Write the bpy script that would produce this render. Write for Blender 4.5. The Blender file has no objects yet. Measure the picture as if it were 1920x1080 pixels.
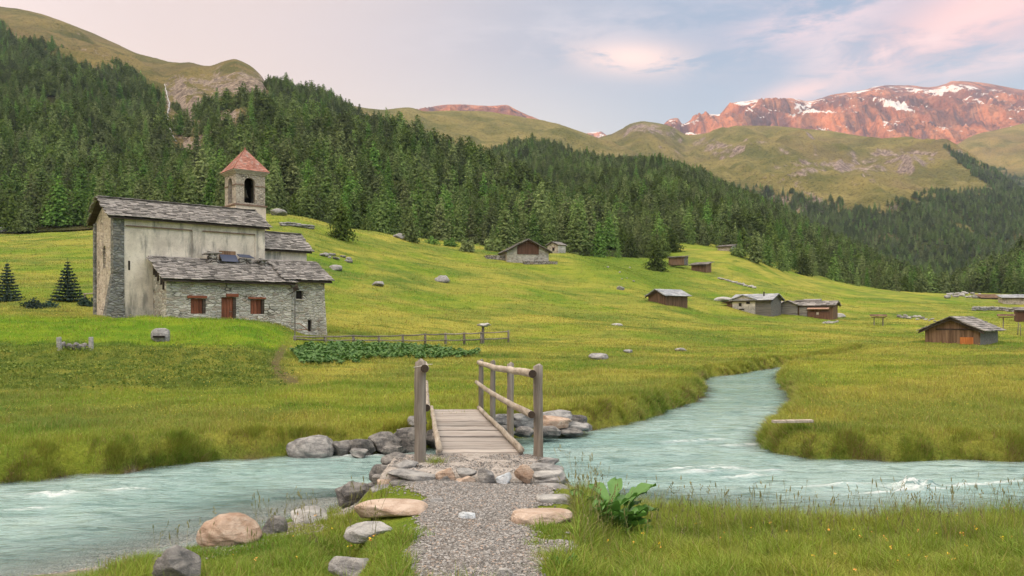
import bpy, bmesh, math, random
import numpy as np
from mathutils import Vector, Matrix
SC = bpy.context.scene
COL = SC.collection
R = math.radians
F = 1500.0; CX = 960.0; HY = 600.0; CZ = 2.7      # focal length in photo pixels, horizon row, eye height above the water
rng = np.random.default_rng(7)
random.seed(7)

def at(px, py, d):
    return Vector(((px-CX)/F*d, d, CZ+(HY-py)/F*d))

# ------------------------------------------------------------------ tags
def tag(o, label=None, cat=None, group=None, kind=None):
    if label: o['label'] = label
    if cat: o['category'] = cat
    if group: o['group'] = group
    if kind: o['kind'] = kind
    return o

def empty(name, loc, rz=0.0, label=None, cat=None, group=None):
    o = bpy.data.objects.new(name, None)
    o.empty_display_size = .2
    COL.objects.link(o); o.location = loc; o.rotation_euler = (0, 0, rz)
    return tag(o, label, cat, group)

def link(name, me, parent=None, loc=None):
    o = bpy.data.objects.new(name, me); COL.objects.link(o)
    if parent is not None: o.parent = parent
    if loc is not None: o.location = loc
    return o

# ------------------------------------------------------------------ numpy mesh
def np_mesh(name, verts, faces, mat=None, smooth=False, attrs=None):
    """verts (n,3); faces: array (m,k) or list of such arrays"""
    me = bpy.data.meshes.new(name)
    if not isinstance(faces, list): faces = [faces]
    faces = [np.asarray(f, dtype=np.int32) for f in faces if len(f)]
    verts = np.asarray(verts, dtype=np.float32)
    me.vertices.add(len(verts)); me.vertices.foreach_set('co', verts.ravel())
    nl = sum(f.size for f in faces); nf = sum(len(f) for f in faces)
    me.loops.add(nl); me.polygons.add(nf)
    me.loops.foreach_set('vertex_index', np.concatenate([f.ravel() for f in faces]))
    tot = np.concatenate([np.full(len(f), f.shape[1], dtype=np.int32) for f in faces])
    st = np.concatenate([[0], np.cumsum(tot)[:-1]]).astype(np.int32)
    me.polygons.foreach_set('loop_start', st)
    me.polygons.foreach_set('use_smooth', np.full(nf, smooth))
    if attrs:
        for k, v in attrs.items():
            a = me.attributes.new(k, 'FLOAT', 'POINT'); a.data.foreach_set('value', np.asarray(v, dtype=np.float32).ravel())
    me.update(calc_edges=True)
    if mat: me.materials.append(mat)
    return me

def grid_faces(nu, nv):
    i = np.arange(nu*nv).reshape(nu, nv)
    return np.stack([i[:-1, :-1], i[1:, :-1], i[1:, 1:], i[:-1, 1:]], -1).reshape(-1, 4)

# ------------------------------------------------------------------ noise
def _h(ix, iy, seed):
    n = (ix.astype(np.int64)*374761393 + iy.astype(np.int64)*668265263 + seed*1442695041) & 0xffffffff
    n = ((n ^ (n >> 13))*1274126177) & 0xffffffff
    n = (n ^ (n >> 16))
    return n/4294967295.0

def vnoise(x, y, seed=0):
    x = np.asarray(x, float); y = np.asarray(y, float)
    ix = np.floor(x); iy = np.floor(y); fx = x-ix; fy = y-iy
    a = 2*math.pi
    def g(dx, dy):
        t = _h(ix+dx, iy+dy, seed)*a
        return np.cos(t)*(fx-dx)+np.sin(t)*(fy-dy)
    u = fx**3*(fx*(fx*6-15)+10); v = fy**3*(fy*(fy*6-15)+10)
    return ((g(0, 0)*(1-u)+g(1, 0)*u)*(1-v)+(g(0, 1)*(1-u)+g(1, 1)*u)*v)*1.5

def fbm(x, y, seed=0, oct=4, gain=.5):
    s = 0; a = 1.0
    for i in range(oct):
        s = s+a*vnoise(np.asarray(x)*2**i, np.asarray(y)*2**i, seed+i*17); a *= gain
    return s

def sstep(a, b, x):
    t = np.clip((np.asarray(x, float)-a)/(b-a), 0, 1)
    return t*t*(3-2*t)

def pchip(xs, ys, x):
    xs = np.asarray(xs, float); ys = np.asarray(ys, float); x = np.clip(np.asarray(x, float), xs[0], xs[-1])
    h = np.diff(xs); dl = np.diff(ys)/h; n = len(xs)
    m = np.zeros(n)
    if n > 2:
        w1 = 2*h[1:]+h[:-1]; w2 = h[1:]+2*h[:-1]
        ok = dl[:-1]*dl[1:] > 0
        with np.errstate(divide='ignore', invalid='ignore'):
            mm = (w1+w2)/(w1/dl[:-1]+w2/dl[1:])
        m[1:-1] = np.where(ok, mm, 0)
    m[0] = dl[0]; m[-1] = dl[-1]
    i = np.clip(np.searchsorted(xs, x, side='right')-1, 0, n-2)
    t = (x-xs[i])/h[i]
    return ((1+2*t)*(1-t)**2*ys[i]+t*(1-t)**2*h[i]*m[i]+t*t*(3-2*t)*ys[i+1]+t*t*(t-1)*h[i]*m[i+1])

def poly_sd(px, py, poly):
    """signed distance to a closed polygon, negative inside"""
    poly = np.asarray(poly, float); px = np.asarray(px, float); py = np.asarray(py, float)
    d2 = np.full(px.shape, 1e18); ins = np.zeros(px.shape, bool)
    for i in range(len(poly)):
        ax, ay = poly[i-1]; bx, by = poly[i]
        ex, ey = bx-ax, by-ay
        t = np.clip(((px-ax)*ex+(py-ay)*ey)/max(ex*ex+ey*ey, 1e-12), 0, 1)
        d2 = np.minimum(d2, (px-ax-t*ex)**2+(py-ay-t*ey)**2)
        c = ((ay > py) != (by > py))
        with np.errstate(divide='ignore', invalid='ignore'):
            xi = ax+(py-ay)*ex/(ey if ey != 0 else 1e-12)
        ins ^= c & (px < xi)
    d = np.sqrt(d2)
    return np.where(ins, -d, d)

# ------------------------------------------------------------------ small mesh builder
class MB:
    def __init__(s): s.v = []; s.f = []
    def quad(s, *p):
        b = len(s.v); s.v += [tuple(q) for q in p]; s.f.append(tuple(range(b, b+len(p))))
    def hexa(s, p):          # 8 points: bottom 4 ccw, top 4
        b = len(s.v); s.v += [tuple(q) for q in p]
        for f in ((3, 2, 1, 0), (4, 5, 6, 7), (0, 1, 5, 4), (1, 2, 6, 5), (2, 3, 7, 6), (3, 0, 4, 7)):
            s.f.append(tuple(b+i for i in f))
    def box(s, x0, x1, y0, y1, z0, z1):
        s.hexa([(x0, y0, z0), (x1, y0, z0), (x1, y1, z0), (x0, y1, z0), (x0, y0, z1), (x1, y0, z1), (x1, y1, z1), (x0, y1, z1)])
    def obox(s, c, ux, uy, uz):   # centre and half-axis vectors
        c = Vector(c); ux = Vector(ux); uy = Vector(uy); uz = Vector(uz)
        s.hexa([c-ux-uy-uz, c+ux-uy-uz, c+ux+uy-uz, c-ux+uy-uz, c-ux-uy+uz, c+ux-uy+uz, c+ux+uy+uz, c-ux+uy+uz])
    def prism(s, pts, d):         # convex polygon pts extruded by vector d
        b = len(s.v); n = len(pts); d = Vector(d)
        s.v += [tuple(p) for p in pts]+[tuple(Vector(p)+d) for p in pts]
        s.f.append(tuple(range(b+n-1, b-1, -1))); s.f.append(tuple(range(b+n, b+2*n)))
        for i in range(n):
            j = (i+1) % n
            s.f.append((b+i, b+j, b+n+j, b+n+i))
    def tube(s, pts, rad, n=10, wob=0.0, cap=True):
        pts = [Vector(p) for p in pts]
        if not hasattr(rad, '__len__'): rad = [rad]*len(pts)
        b = len(s.v); m = len(pts)
        ph = [random.uniform(0, 6) for _ in range(4)]
        for i, p in enumerate(pts):
            t = (pts[min(i+1, m-1)]-pts[max(i-1, 0)]).normalized()
            a = t.orthogonal().normalized() if abs(t.z) < .95 else Vector((1, 0, 0))
            a = (a-t*a.dot(t)).normalized(); c = t.cross(a)
            for k in range(n):
                th = 2*math.pi*k/n
                r = rad[i]*(1+wob*(math.sin(2*th+ph[0]+i*.7)+.6*math.sin(3*th+ph[1]-i*.9)+.5*math.sin(5*th+ph[2]+i*1.7)))
                s.v.append(tuple(p+(a*math.cos(th)+c*math.sin(th))*r))
        for i in range(m-1):
            for k in range(n):
                k2 = (k+1) % n
                s.f.append((b+i*n+k, b+i*n+k2, b+(i+1)*n+k2, b+(i+1)*n+k))
        if cap:
            s.f.append(tuple(b+k for k in range(n-1, -1, -1))); s.f.append(tuple(b+(m-1)*n+k for k in range(n)))
    def build(s, name, mat, parent=None, smooth=False, bevel=0.0, fix=True):
        me = bpy.data.meshes.new(name); me.from_pydata(s.v, [], s.f); me.update()
        if fix:
            bm = bmesh.new(); bm.from_mesh(me); bmesh.ops.recalc_face_normals(bm, faces=bm.faces); bm.to_mesh(me); bm.free()
        if mat: me.materials.append(mat)
        if smooth:
            me.polygons.foreach_set('use_smooth', [True]*len(me.polygons))
        o = link(name, me, parent)
        if bevel:
            m = o.modifiers.new('bevel', 'BEVEL'); m.width = bevel; m.segments = 2; m.limit_method = 'ANGLE'; m.angle_limit = R(40)
        return o

# ------------------------------------------------------------------ material nodes
class NT:
    def __init__(s, tree): s.t = tree; s.n = tree.nodes; s.l = tree.links
    def node(s, ty, ins=None, **kw):
        n = s.n.new(ty)
        for k, v in kw.items(): setattr(n, k, v)
        for k, v in (ins or {}).items(): s.put(n.inputs[k], v)
        return n
    def put(s, sock, v):
        if isinstance(v, bpy.types.NodeSocket): s.l.new(v, sock)
        elif v is not None:
            if sock.type == 'RGBA' and hasattr(v, '__len__') and len(v) == 3: v = (*v, 1)
            sock.default_value = v
    def math(s, op, a, b=None, c=None, clamp=False):
        n = s.n.new('ShaderNodeMath'); n.operation = op; n.use_clamp = clamp
        s.put(n.inputs[0], a)
        if b is not None: s.put(n.inputs[1], b)
        if c is not None: s.put(n.inputs[2], c)
        return n.outputs[0]
    def vmath(s, op, a, b=None):
        n = s.n.new('ShaderNodeVectorMath'); n.operation = op
        s.put(n.inputs[0], a)
        if b is not None:
            if op == 'SCALE': s.put(n.inputs[3], b)
            else: s.put(n.inputs[1], b)
        return n.outputs['Value'] if op in ('DOT_PRODUCT', 'LENGTH') else n.outputs[0]
    def sstep(s, x, a, b, lo=0.0, hi=1.0):
        n = s.n.new('ShaderNodeMapRange'); n.interpolation_type = 'SMOOTHSTEP'
        s.put(n.inputs[0], x)
        for i, v in enumerate((a, b, lo, hi)): s.put(n.inputs[1+i], v)
        return n.outputs[0]
    def mix(s, f, a, b, mode='MIX'):
        n = s.n.new('ShaderNodeMix'); n.data_type = 'RGBA'; n.blend_type = mode; n.clamp_factor = True
        s.put(n.inputs[0], f); s.put(n.inputs[6], a); s.put(n.inputs[7], b)
        return n.outputs[2]
    def noise(s, vec, scale, detail=4, rough=.55, dist=0.0, out=0):
        n = s.n.new('ShaderNodeTexNoise'); s.put(n.inputs['Vector'], vec)
        n.inputs['Scale'].default_value = scale; n.inputs['Detail'].default_value = detail
        n.inputs['Roughness'].default_value = rough; n.inputs['Distortion'].default_value = dist
        return n.outputs[out]
    def voro(s, vec, scale, feature='F1', out='Distance', rand=1.0):
        n = s.n.new('ShaderNodeTexVoronoi'); n.feature = feature; s.put(n.inputs['Vector'], vec)
        n.inputs['Scale'].default_value = scale; n.inputs['Randomness'].default_value = rand
        return n.outputs[out]
    def mapping(s, vec, scale=(1, 1, 1), rot=(0, 0, 0), loc=(0, 0, 0)):
        n = s.n.new('ShaderNodeMapping'); s.put(n.inputs[0], vec)
        n.inputs['Scale'].default_value = scale; n.inputs['Rotation'].default_value = rot; n.inputs['Location'].default_value = loc
        return n.outputs[0]
    def attr(s, name):
        n = s.n.new('ShaderNodeAttribute'); n.attribute_name = name; return n.outputs['Fac']
    def bump(s, h, dist=.02, strength=1.0, normal=None):
        n = s.n.new('ShaderNodeBump'); s.put(n.inputs['Height'], h); n.inputs['Distance'].default_value = dist; n.inputs['Strength'].default_value = strength
        if normal is not None: s.put(n.inputs['Normal'], normal)
        return n.outputs[0]
    def geo(s, o='Position'): return s.n.new('ShaderNodeNewGeometry').outputs[o]
    def obj(s): return s.n.new('ShaderNodeTexCoord').outputs['Object']
    def rand(s): return s.n.new('ShaderNodeObjectInfo').outputs['Random']
    def hue(s, col, h=.5, sat=1.0, val=1.0):
        n = s.n.new('ShaderNodeHueSaturation'); s.put(n.inputs['Color'], col); s.put(n.inputs['Hue'], h); s.put(n.inputs['Saturation'], sat); s.put(n.inputs['Value'], val)
        return n.outputs[0]

def material(name, fn, rough=.9, spec=.2):
    m = bpy.data.materials.new(name); m.use_nodes = True
    t = m.node_tree; t.nodes.clear(); k = NT(t)
    out = t.nodes.new('ShaderNodeOutputMaterial')
    p = t.nodes.new('ShaderNodeBsdfPrincipled')
    p.inputs['Roughness'].default_value = rough; p.inputs['Specular IOR Level'].default_value = spec
    r = fn(k, p)
    t.links.new(r if r is not None else p.outputs[0], out.inputs[0])
    return m
# ================================================================== camera, light, sky
cam = bpy.data.objects.new('camera', bpy.data.cameras.new('camera')); COL.objects.link(cam)
cam.location = (0, 0, CZ); cam.rotation_euler = (R(90), 0, 0)
cam.data.sensor_width = 36; cam.data.lens = 36*F/1920; cam.data.shift_y = (HY-540)/1920
cam.data.clip_start = .1; cam.data.clip_end = 60000
SC.camera = cam
SC.view_settings.view_transform = 'Standard'; SC.view_settings.look = 'None'
SC.view_settings.exposure = .16; SC.view_settings.gamma = 1
SC.cycles.max_bounces = 5; SC.cycles.diffuse_bounces = 3; SC.cycles.glossy_bounces = 2; SC.cycles.transmission_bounces = 3
SC.cycles.transparent_max_bounces = 6; SC.cycles.volume_bounces = 0
SC.cycles.use_denoising = True
SC.cycles.sample_clamp_indirect = 4
SC.render.film_transparent = False

SUN_AZ, SUN_EL = -112.0, 6.0          # degrees from the view direction (negative = left), elevation
sd_ = Vector((math.sin(R(SUN_AZ))*math.cos(R(SUN_EL)), math.cos(R(SUN_AZ))*math.cos(R(SUN_EL)), math.sin(R(SUN_EL))))
sl = bpy.data.lights.new('sun', 'SUN'); sl.energy = 5.0; sl.angle = R(.5); sl.color = (1, .52, .28)
so = bpy.data.objects.new('sun', sl); COL.objects.link(so)
so.rotation_euler = sd_.to_track_quat('Z', 'Y').to_euler(); so.location = (0, 0, 50)

W = bpy.data.worlds.new('World'); SC.world = W; W.use_nodes = True
W.node_tree.nodes.clear(); k = NT(W.node_tree)
wout = k.n.new('ShaderNodeOutputWorld'); bg = k.n.new('ShaderNodeBackground'); k.l.new(bg.outputs[0], wout.inputs[0])
dirv = k.node('ShaderNodeTexCoord').outputs['Generated']
sx = k.node('ShaderNodeSeparateXYZ', {0: dirv})
X_, Y_, Z_ = sx.outputs
az = k.math('ARCTAN2', X_, Y_)
hyp = k.math('SQRT', k.math('ADD', k.math('MULTIPLY', X_, X_), k.math('MULTIPLY', Y_, Y_)))
el = k.math('ARCTAN2', Z_, hyp)
# twilight colours: peach towards the glow, blue grey away from it, paler near the horizon
side = k.sstep(az, -.42, .34)
hi = k.sstep(el, .12, .36)
lo_c = k.mix(side, (1.06, .745, .51, 1), (.57, .625, .635, 1))
hi_c = k.mix(side, (.80, .62, .55, 1), (.25, .355, .50, 1))
skyc = k.mix(hi, lo_c, hi_c)
mid = k.math('MULTIPLY', k.math('MULTIPLY', k.sstep(az, -.30, -.02), k.sstep(az, .26, -.02)), k.sstep(el, .33, .15))
skyc = k.mix(k.math('MULTIPLY', mid, .75), skyc, (.94, .83, .71, 1))
# thin rosy clouds: streaky noise on the direction, gathered in patches
def pxdir(px, py):
    a = math.atan((px-CX)/F); e = math.atan((HY-py)/math.hypot(F, px-CX)); return a, e
cu = k.node('ShaderNodeCombineXYZ', {0: az, 1: el}).outputs[0]
cm = k.mapping(cu, scale=(7, 20, 1), rot=(0, 0, R(-14)))
cn = k.noise(cm, 1.0, 6, .56, .5)
cn2 = k.noise(k.mapping(cu, scale=(14, 60, 1), rot=(0, 0, R(-22))), 1.0, 6, .65, .8)
tex = k.math('ADD', k.math('MULTIPLY', cn, .72), k.math('MULTIPLY', cn2, .28))
cloud = None
def patch(px, py, wx, wy, rot, amt, lo=.36, hi_=.66):
    global cloud, skyc
    a, e = pxdir(px, py)
    du = k.math('SUBTRACT', az, a); dv = k.math('SUBTRACT', el, e)
    c, s_ = math.cos(R(rot)), math.sin(R(rot))
    u = k.math('DIVIDE', k.math('ADD', k.math('MULTIPLY', du, c), k.math('MULTIPLY', dv, s_)), wx/F)
    v = k.math('DIVIDE', k.math('SUBTRACT', k.math('MULTIPLY', dv, c), k.math('MULTIPLY', du, s_)), wy/F)
    r2 = k.math('ADD', k.math('MULTIPLY', u, u), k.math('MULTIPLY', v, v))
    g = k.math('POWER', 2.718, k.math('MULTIPLY', r2, -1.0))
    m = k.math('MULTIPLY', g, k.math('MULTIPLY', k.sstep(tex, lo, hi_), amt), clamp=True)
    return m
PATCHES = [((1185, 108), (105, 30), -5, 1.0, .39, .51, (1.18, .82, .68)),
           ((1840, 20), (175, 64), 14, 1.0, .30, .52, (1.12, .64, .56)),
           ((1700, 92), (150, 22), 12, .9, .42, .56, (1.06, .72, .66)),
           ((1900, 105), (160, 22), 4, .7, .36, .56, (1.06, .74, .68)),
           ((1540, 30), (150, 45), 12, .9, .40, .60, (1.0, .70, .68)),
           ((1560, 95), (60, 24), 20, .6, .42, .60, (1.0, .74, .70)),
           ((1500, 172), (70, 16), 8, .9, .34, .52, (1.06, .70, .62)),
           ((1300, 25), (200, 30), 6, .4, .40, .62, (.80, .66, .68)),
           ((1010, 60), (240, 40), 4, .3, .38, .62, (.92, .80, .78))]
for (pc, w_, rt, am, lo, hh, colr) in PATCHES:
    skyc = k.mix(patch(pc[0], pc[1], w_[0], w_[1], rt, am, lo, hh), skyc, (*colr, 1))
# unseen sky overhead, behind and left boosted and warmed to light the valley
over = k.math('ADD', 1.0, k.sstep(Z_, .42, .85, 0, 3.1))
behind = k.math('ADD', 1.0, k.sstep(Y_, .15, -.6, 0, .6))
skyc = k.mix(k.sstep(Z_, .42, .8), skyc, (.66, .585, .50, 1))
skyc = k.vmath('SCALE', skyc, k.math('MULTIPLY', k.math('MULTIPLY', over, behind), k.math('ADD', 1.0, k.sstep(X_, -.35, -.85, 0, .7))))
nish = k.node('ShaderNodeTexSky', sky_type='NISHITA', sun_disc=False)
nish.sun_elevation = R(SUN_EL); nish.sun_rotation = R(SUN_AZ); nish.altitude = 1800
skyc = k.vmath('ADD', skyc, k.vmath('SCALE', nish.outputs[0], .02))
skyc = k.mix(k.sstep(Z_, -.02, -.06), skyc, (.10, .11, .06, 1))
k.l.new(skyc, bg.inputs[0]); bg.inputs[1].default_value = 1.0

# ================================================================== materials
def grass_col(k, pos, lush=None):
    n1 = k.noise(pos, .085, 5, .65, .4); n2 = k.noise(pos, .55, 3, .6); n3 = k.noise(pos, 3.2, 3)
    band = k.noise(k.mapping(pos, scale=(.022, .022, .42)), 1.0, 3, .6)
    band2 = k.noise(k.mapping(pos, scale=(.07, .07, 1.5)), 1.0, 4, .65, .3)
    f = k.math('ADD', k.math('MULTIPLY', k.sstep(n1, .40, .60), .52), k.math('MULTIPLY', k.sstep(band, .36, .62), .28))
    f = k.math('ADD', f, k.math('MULTIPLY', k.sstep(band2, .38, .62), .24))
    f = k.math('ADD', f, k.math('MULTIPLY', k.math('SUBTRACT', n3, .5), .8), clamp=True)
    c = k.mix(f, (.092, .165, .026, 1), (.338, .318, .058, 1))
    c = k.mix(k.math('MULTIPLY', k.sstep(n2, .57, .75), .45), c, (.33, .235, .055, 1))
    c = k.mix(k.math('MULTIPLY', k.sstep(k.noise(k.mapping(pos, scale=(.7, 1.6, 1)), .21, 4, .65), .53, .66), .7), c, (.070, .130, .016, 1))
    if lush is not None: c = k.mix(lush, c, k.mix(k.sstep(n2, .35, .65), (.10, .215, .010, 1), (.19, .285, .016, 1)))
    return c

def f_ground(k, p):
    pos = k.geo()
    c = grass_col(k, pos, k.math('MULTIPLY', k.attr('lush'), .85))
    fine = k.noise(pos, 14, 4, .7)
    c = k.mix(k.math('MULTIPLY', k.sstep(fine, .35, .65), .5), c, k.vmath('SCALE', c, .45))
    # low plants on the slope, darker green below the terrace and in the hollow
    c = k.mix(k.math('MULTIPLY', k.attr('dark'), .85), c, k.mix(k.sstep(k.noise(pos, 1.6, 3), .4, .65), (.045, .085, .016, 1), (.10, .14, .022, 1)))
    soil = k.mix(k.noise(pos, 5, 4), (.05, .035, .022, 1), (.16, .12, .07, 1))
    c = k.mix(k.attr('soil'), c, soil)
    cell = k.voro(k.vmath('ADD', pos, k.vmath('SCALE', k.noise(pos, 12, 2, out=1), .04)), 22, out='Color')
    gv = k.mix(k.noise(cell, 1, 0), (.20, .185, .17, 1), (.46, .43, .40, 1))
    gv = k.mix(k.sstep(k.voro(pos, 22, 'DISTANCE_TO_EDGE'), .09, .0), gv, (.07, .065, .055, 1))
    c = k.mix(k.attr('gravel'), c, gv)
    k.put(p.inputs['Base Color'], c)
    h = k.math('ADD', k.noise(pos, 11, 5, .7), k.math('MULTIPLY', k.noise(pos, 2.2, 3), 1.4))
    k.put(p.inputs['Normal'], k.bump(h, .12, .9))
M = {}
M['ground'] = material('meadow_ground', f_ground, .95, .05)

def f_blade(dry):
    def fn(k, p):
        pos = k.geo()
        c = grass_col(k, pos, k.math('MULTIPLY', k.attr('lush'), .85))
        r = k.geo('Random Per Island')
        c = k.hue(c, k.math('ADD', .485, k.math('MULTIPLY', r, .03)), 1.0, k.math('ADD', .85, k.math('MULTIPLY', r, .70)))
        c = k.mix(k.math('MULTIPLY', k.sstep(k.math('FRACT', k.math('MULTIPLY', r, 7.31)), 1-dry, 1-dry*.6), .8), c, (.36, .27, .09, 1))
        c = k.mix(k.attr('dry'), c, k.mix(r, (.20, .13, .05, 1), (.34, .27, .12, 1)))
        c = k.mix(k.math('MULTIPLY', k.attr('dark'), .8), c, k.mix(r, (.045, .10, .012, 1), (.12, .19, .025, 1)))
        k.put(p.inputs['Base Color'], c)
        tr = k.node('ShaderNodeBsdfTranslucent', {0: c})
        mx = k.node('ShaderNodeMixShader', {0: .28, 1: p.outputs[0], 2: tr.outputs[0]})
        return mx.outputs[0]
    return fn
M['blade'] = material('grass_blade', f_blade(.10), .6, .25)
M['stalk'] = material('seed_stalk', lambda k, p: k.put(p.inputs['Base Color'], k.mix(k.geo('Random Per Island'), (.12, .13, .045, 1), (.27, .25, .11, 1))), .8)
M['flower'] = material('flower_petals', lambda k, p: k.put(p.inputs['Base Color'], k.mix(k.sstep(k.geo('Random Per Island'), .3, .7), (.75, .55, .03, 1), (.80, .36, .10, 1))), .7)

def f_leaf(c1, c2):
    def fn(k, p):
        r = k.geo('Random Per Island')
        c = k.mix(r, (*c1, 1), (*c2, 1))
        k.put(p.inputs['Base Color'], c)
        k.put(p.inputs['Normal'], k.bump(k.noise(k.obj(), 30, 3), .01, .5))
        tr = k.node('ShaderNodeBsdfTranslucent', {0: c})
        return k.node('ShaderNodeMixShader', {0: .22, 1: p.outputs[0], 2: tr.outputs[0]}).outputs[0]
    return fn
M['dock'] = material('broad_leaf', f_leaf((.045, .14, .02), (.13, .28, .055)), .45, .4)
M['nettle'] = material('nettle_leaf', f_leaf((.035, .105, .016), (.105, .205, .045)), .6, .3)
M['yellow_plant'] = material('yellow_plant', f_leaf((.25, .24, .02), (.50, .45, .03)), .7)

def f_crown(a, b, hue_spread=.03):
    def fn(k, p):
        r = k.rand(); isl = k.geo('Random Per Island')
        c = k.mix(isl, (*a, 1), (*b, 1))
        c = k.hue(c, k.math('ADD', .5-hue_spread*.5, k.math('MULTIPLY', r, hue_spread)), k.math('ADD', .8, k.math('MULTIPLY', r, .3)),
                  k.math('ADD', .62, k.math('MULTIPLY', k.math('FRACT', k.math('MULTIPLY', r, 13.7)), .86)))
        k.put(p.inputs['Base Color'], c)
        tr = k.node('ShaderNodeBsdfTranslucent', {0: c})
        return k.node('ShaderNodeMixShader', {0: .32, 1: p.outputs[0], 2: tr.outputs[0]}).outputs[0]
    return fn
M['larch'] = material('larch_needles', f_crown((.098, .165, .046), (.215, .300, .082), .05), .8, .1)
M['larch_light'] = material('light_larch_needles', f_crown((.075, .120, .034), (.155, .205, .055), .01), .8, .1)
M['spruce'] = material('blue_spruce_needles', f_crown((.022, .060, .045), (.055, .105, .075), .01), .7, .2)
M['bark'] = material('bark', lambda k, p: (k.put(p.inputs['Base Color'], k.mix(k.noise(k.mapping(k.obj(), scale=(6, 6, 1)), 2, 4), (.05, .038, .03, 1), (.16, .13, .10, 1))), k.put(p.inputs['Normal'], k.bump(k.noise(k.mapping(k.obj(), scale=(8, 8, 1)), 2, 4), .05)))[1], .95)

def f_rock(c1, c2, c3, lichen=.4, sc=2.6):
    def fn(k, p):
        o = k.geo()
        n = k.noise(o, 2.4*sc, 6, .65, .4); n2 = k.noise(o, 9*sc, 5, .7)
        w = k.noise(k.mapping(o, scale=(1.2*sc, 1.2*sc, 7*sc), rot=(.5, .35, 0)), 1.0, 5, .6, .5)
        c = k.mix(k.sstep(n, .33, .66), (*c1, 1), (*c2, 1))
        c = k.mix(k.math('MULTIPLY', k.sstep(w, .45, .65), .6), c, (*c3, 1))
        c = k.mix(k.math('MULTIPLY', k.sstep(n2, .56, .72), lichen), c, (.50, .48, .42, 1))
        c = k.mix(k.math('MULTIPLY', k.sstep(k.noise(o, 26*sc, 3, .7), .58, .7), .55), c, k.vmath('SCALE', c, .4))
        k.put(p.inputs['Base Color'], c)
        h = k.math('ADD', k.math('MULTIPLY', n, 2.0), k.math('ADD', n2, k.math('MULTIPLY', k.noise(o, 30*sc, 4, .7), .5)))
        h = k.math('ADD', h, k.math('MULTIPLY', w, 1.2))
        k.put(p.inputs['Normal'], k.bump(h, .06/sc, .9))
    return fn
M['rock'] = material('grey_rock', f_rock((.17, .17, .17), (.36, .355, .34), (.10, .10, .105)), .85, .25)
M['rock_dark'] = material('dark_rock', f_rock((.085, .085, .085), (.25, .24, .225), (.05, .05, .052), .5), .8, .25)
M['rock_warm'] = material('orange_rock', f_rock((.36, .25, .18), (.50, .40, .32), (.25, .165, .115), .35), .85, .2)
M['rock_pink'] = material('pinkish_slab', f_rock((.42, .315, .24), (.55, .45, .37), (.33, .23, .17), .35), .85, .2)
M['rock_pale'] = material('pale_rock', f_rock((.30, .30, .29), (.46, .455, .435), (.20, .20, .195), .45), .85, .2)
M['rock_white'] = material('bluish_white_stone', f_rock((.45, .50, .54), (.66, .69, .71), (.34, .39, .43), .2), .75, .25)

def f_gravel(k, p):
    pos = k.geo(); r = k.geo('Random Per Island')
    c = k.mix(r, (.10, .096, .09, 1), (.35, .34, .325, 1))
    c = k.mix(k.sstep(k.math('FRACT', k.math('MULTIPLY', r, 9.7)), .86, .95), c, (.33, .26, .21, 1))
    k.put(p.inputs['Base Color'], c)
M['pebble'] = material('pebbles', f_gravel, .9, .2)
def f_path(k, p):
    pos = k.geo()
    cell = k.voro(pos, 75, out='Color'); e = k.voro(pos, 75, 'DISTANCE_TO_EDGE')
    c = k.mix(k.noise(cell, 1.3, 0), (.17, .165, .155, 1), (.42, .41, .395, 1))
    c = k.mix(k.sstep(e, .10, .0), c, (.10, .09, .08, 1))
    c = k.mix(k.math('MULTIPLY', k.sstep(k.noise(pos, 1.6, 3), .42, .68), .4), c, (.30, .24, .19, 1))
    k.put(p.inputs['Base Color'], c)
    k.put(p.inputs['Normal'], k.bump(k.math('ADD', k.sstep(e, 0, .25), k.math('MULTIPLY', k.noise(pos, 60, 3), .5)), .02))
M['path'] = material('gravel_path', f_path, .95, .15)
M['gravel_pale'] = material('pale_packed_gravel', f_rock((.27, .245, .22), (.43, .395, .36), (.23, .205, .18), .3, 9), .95, .1)

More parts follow.
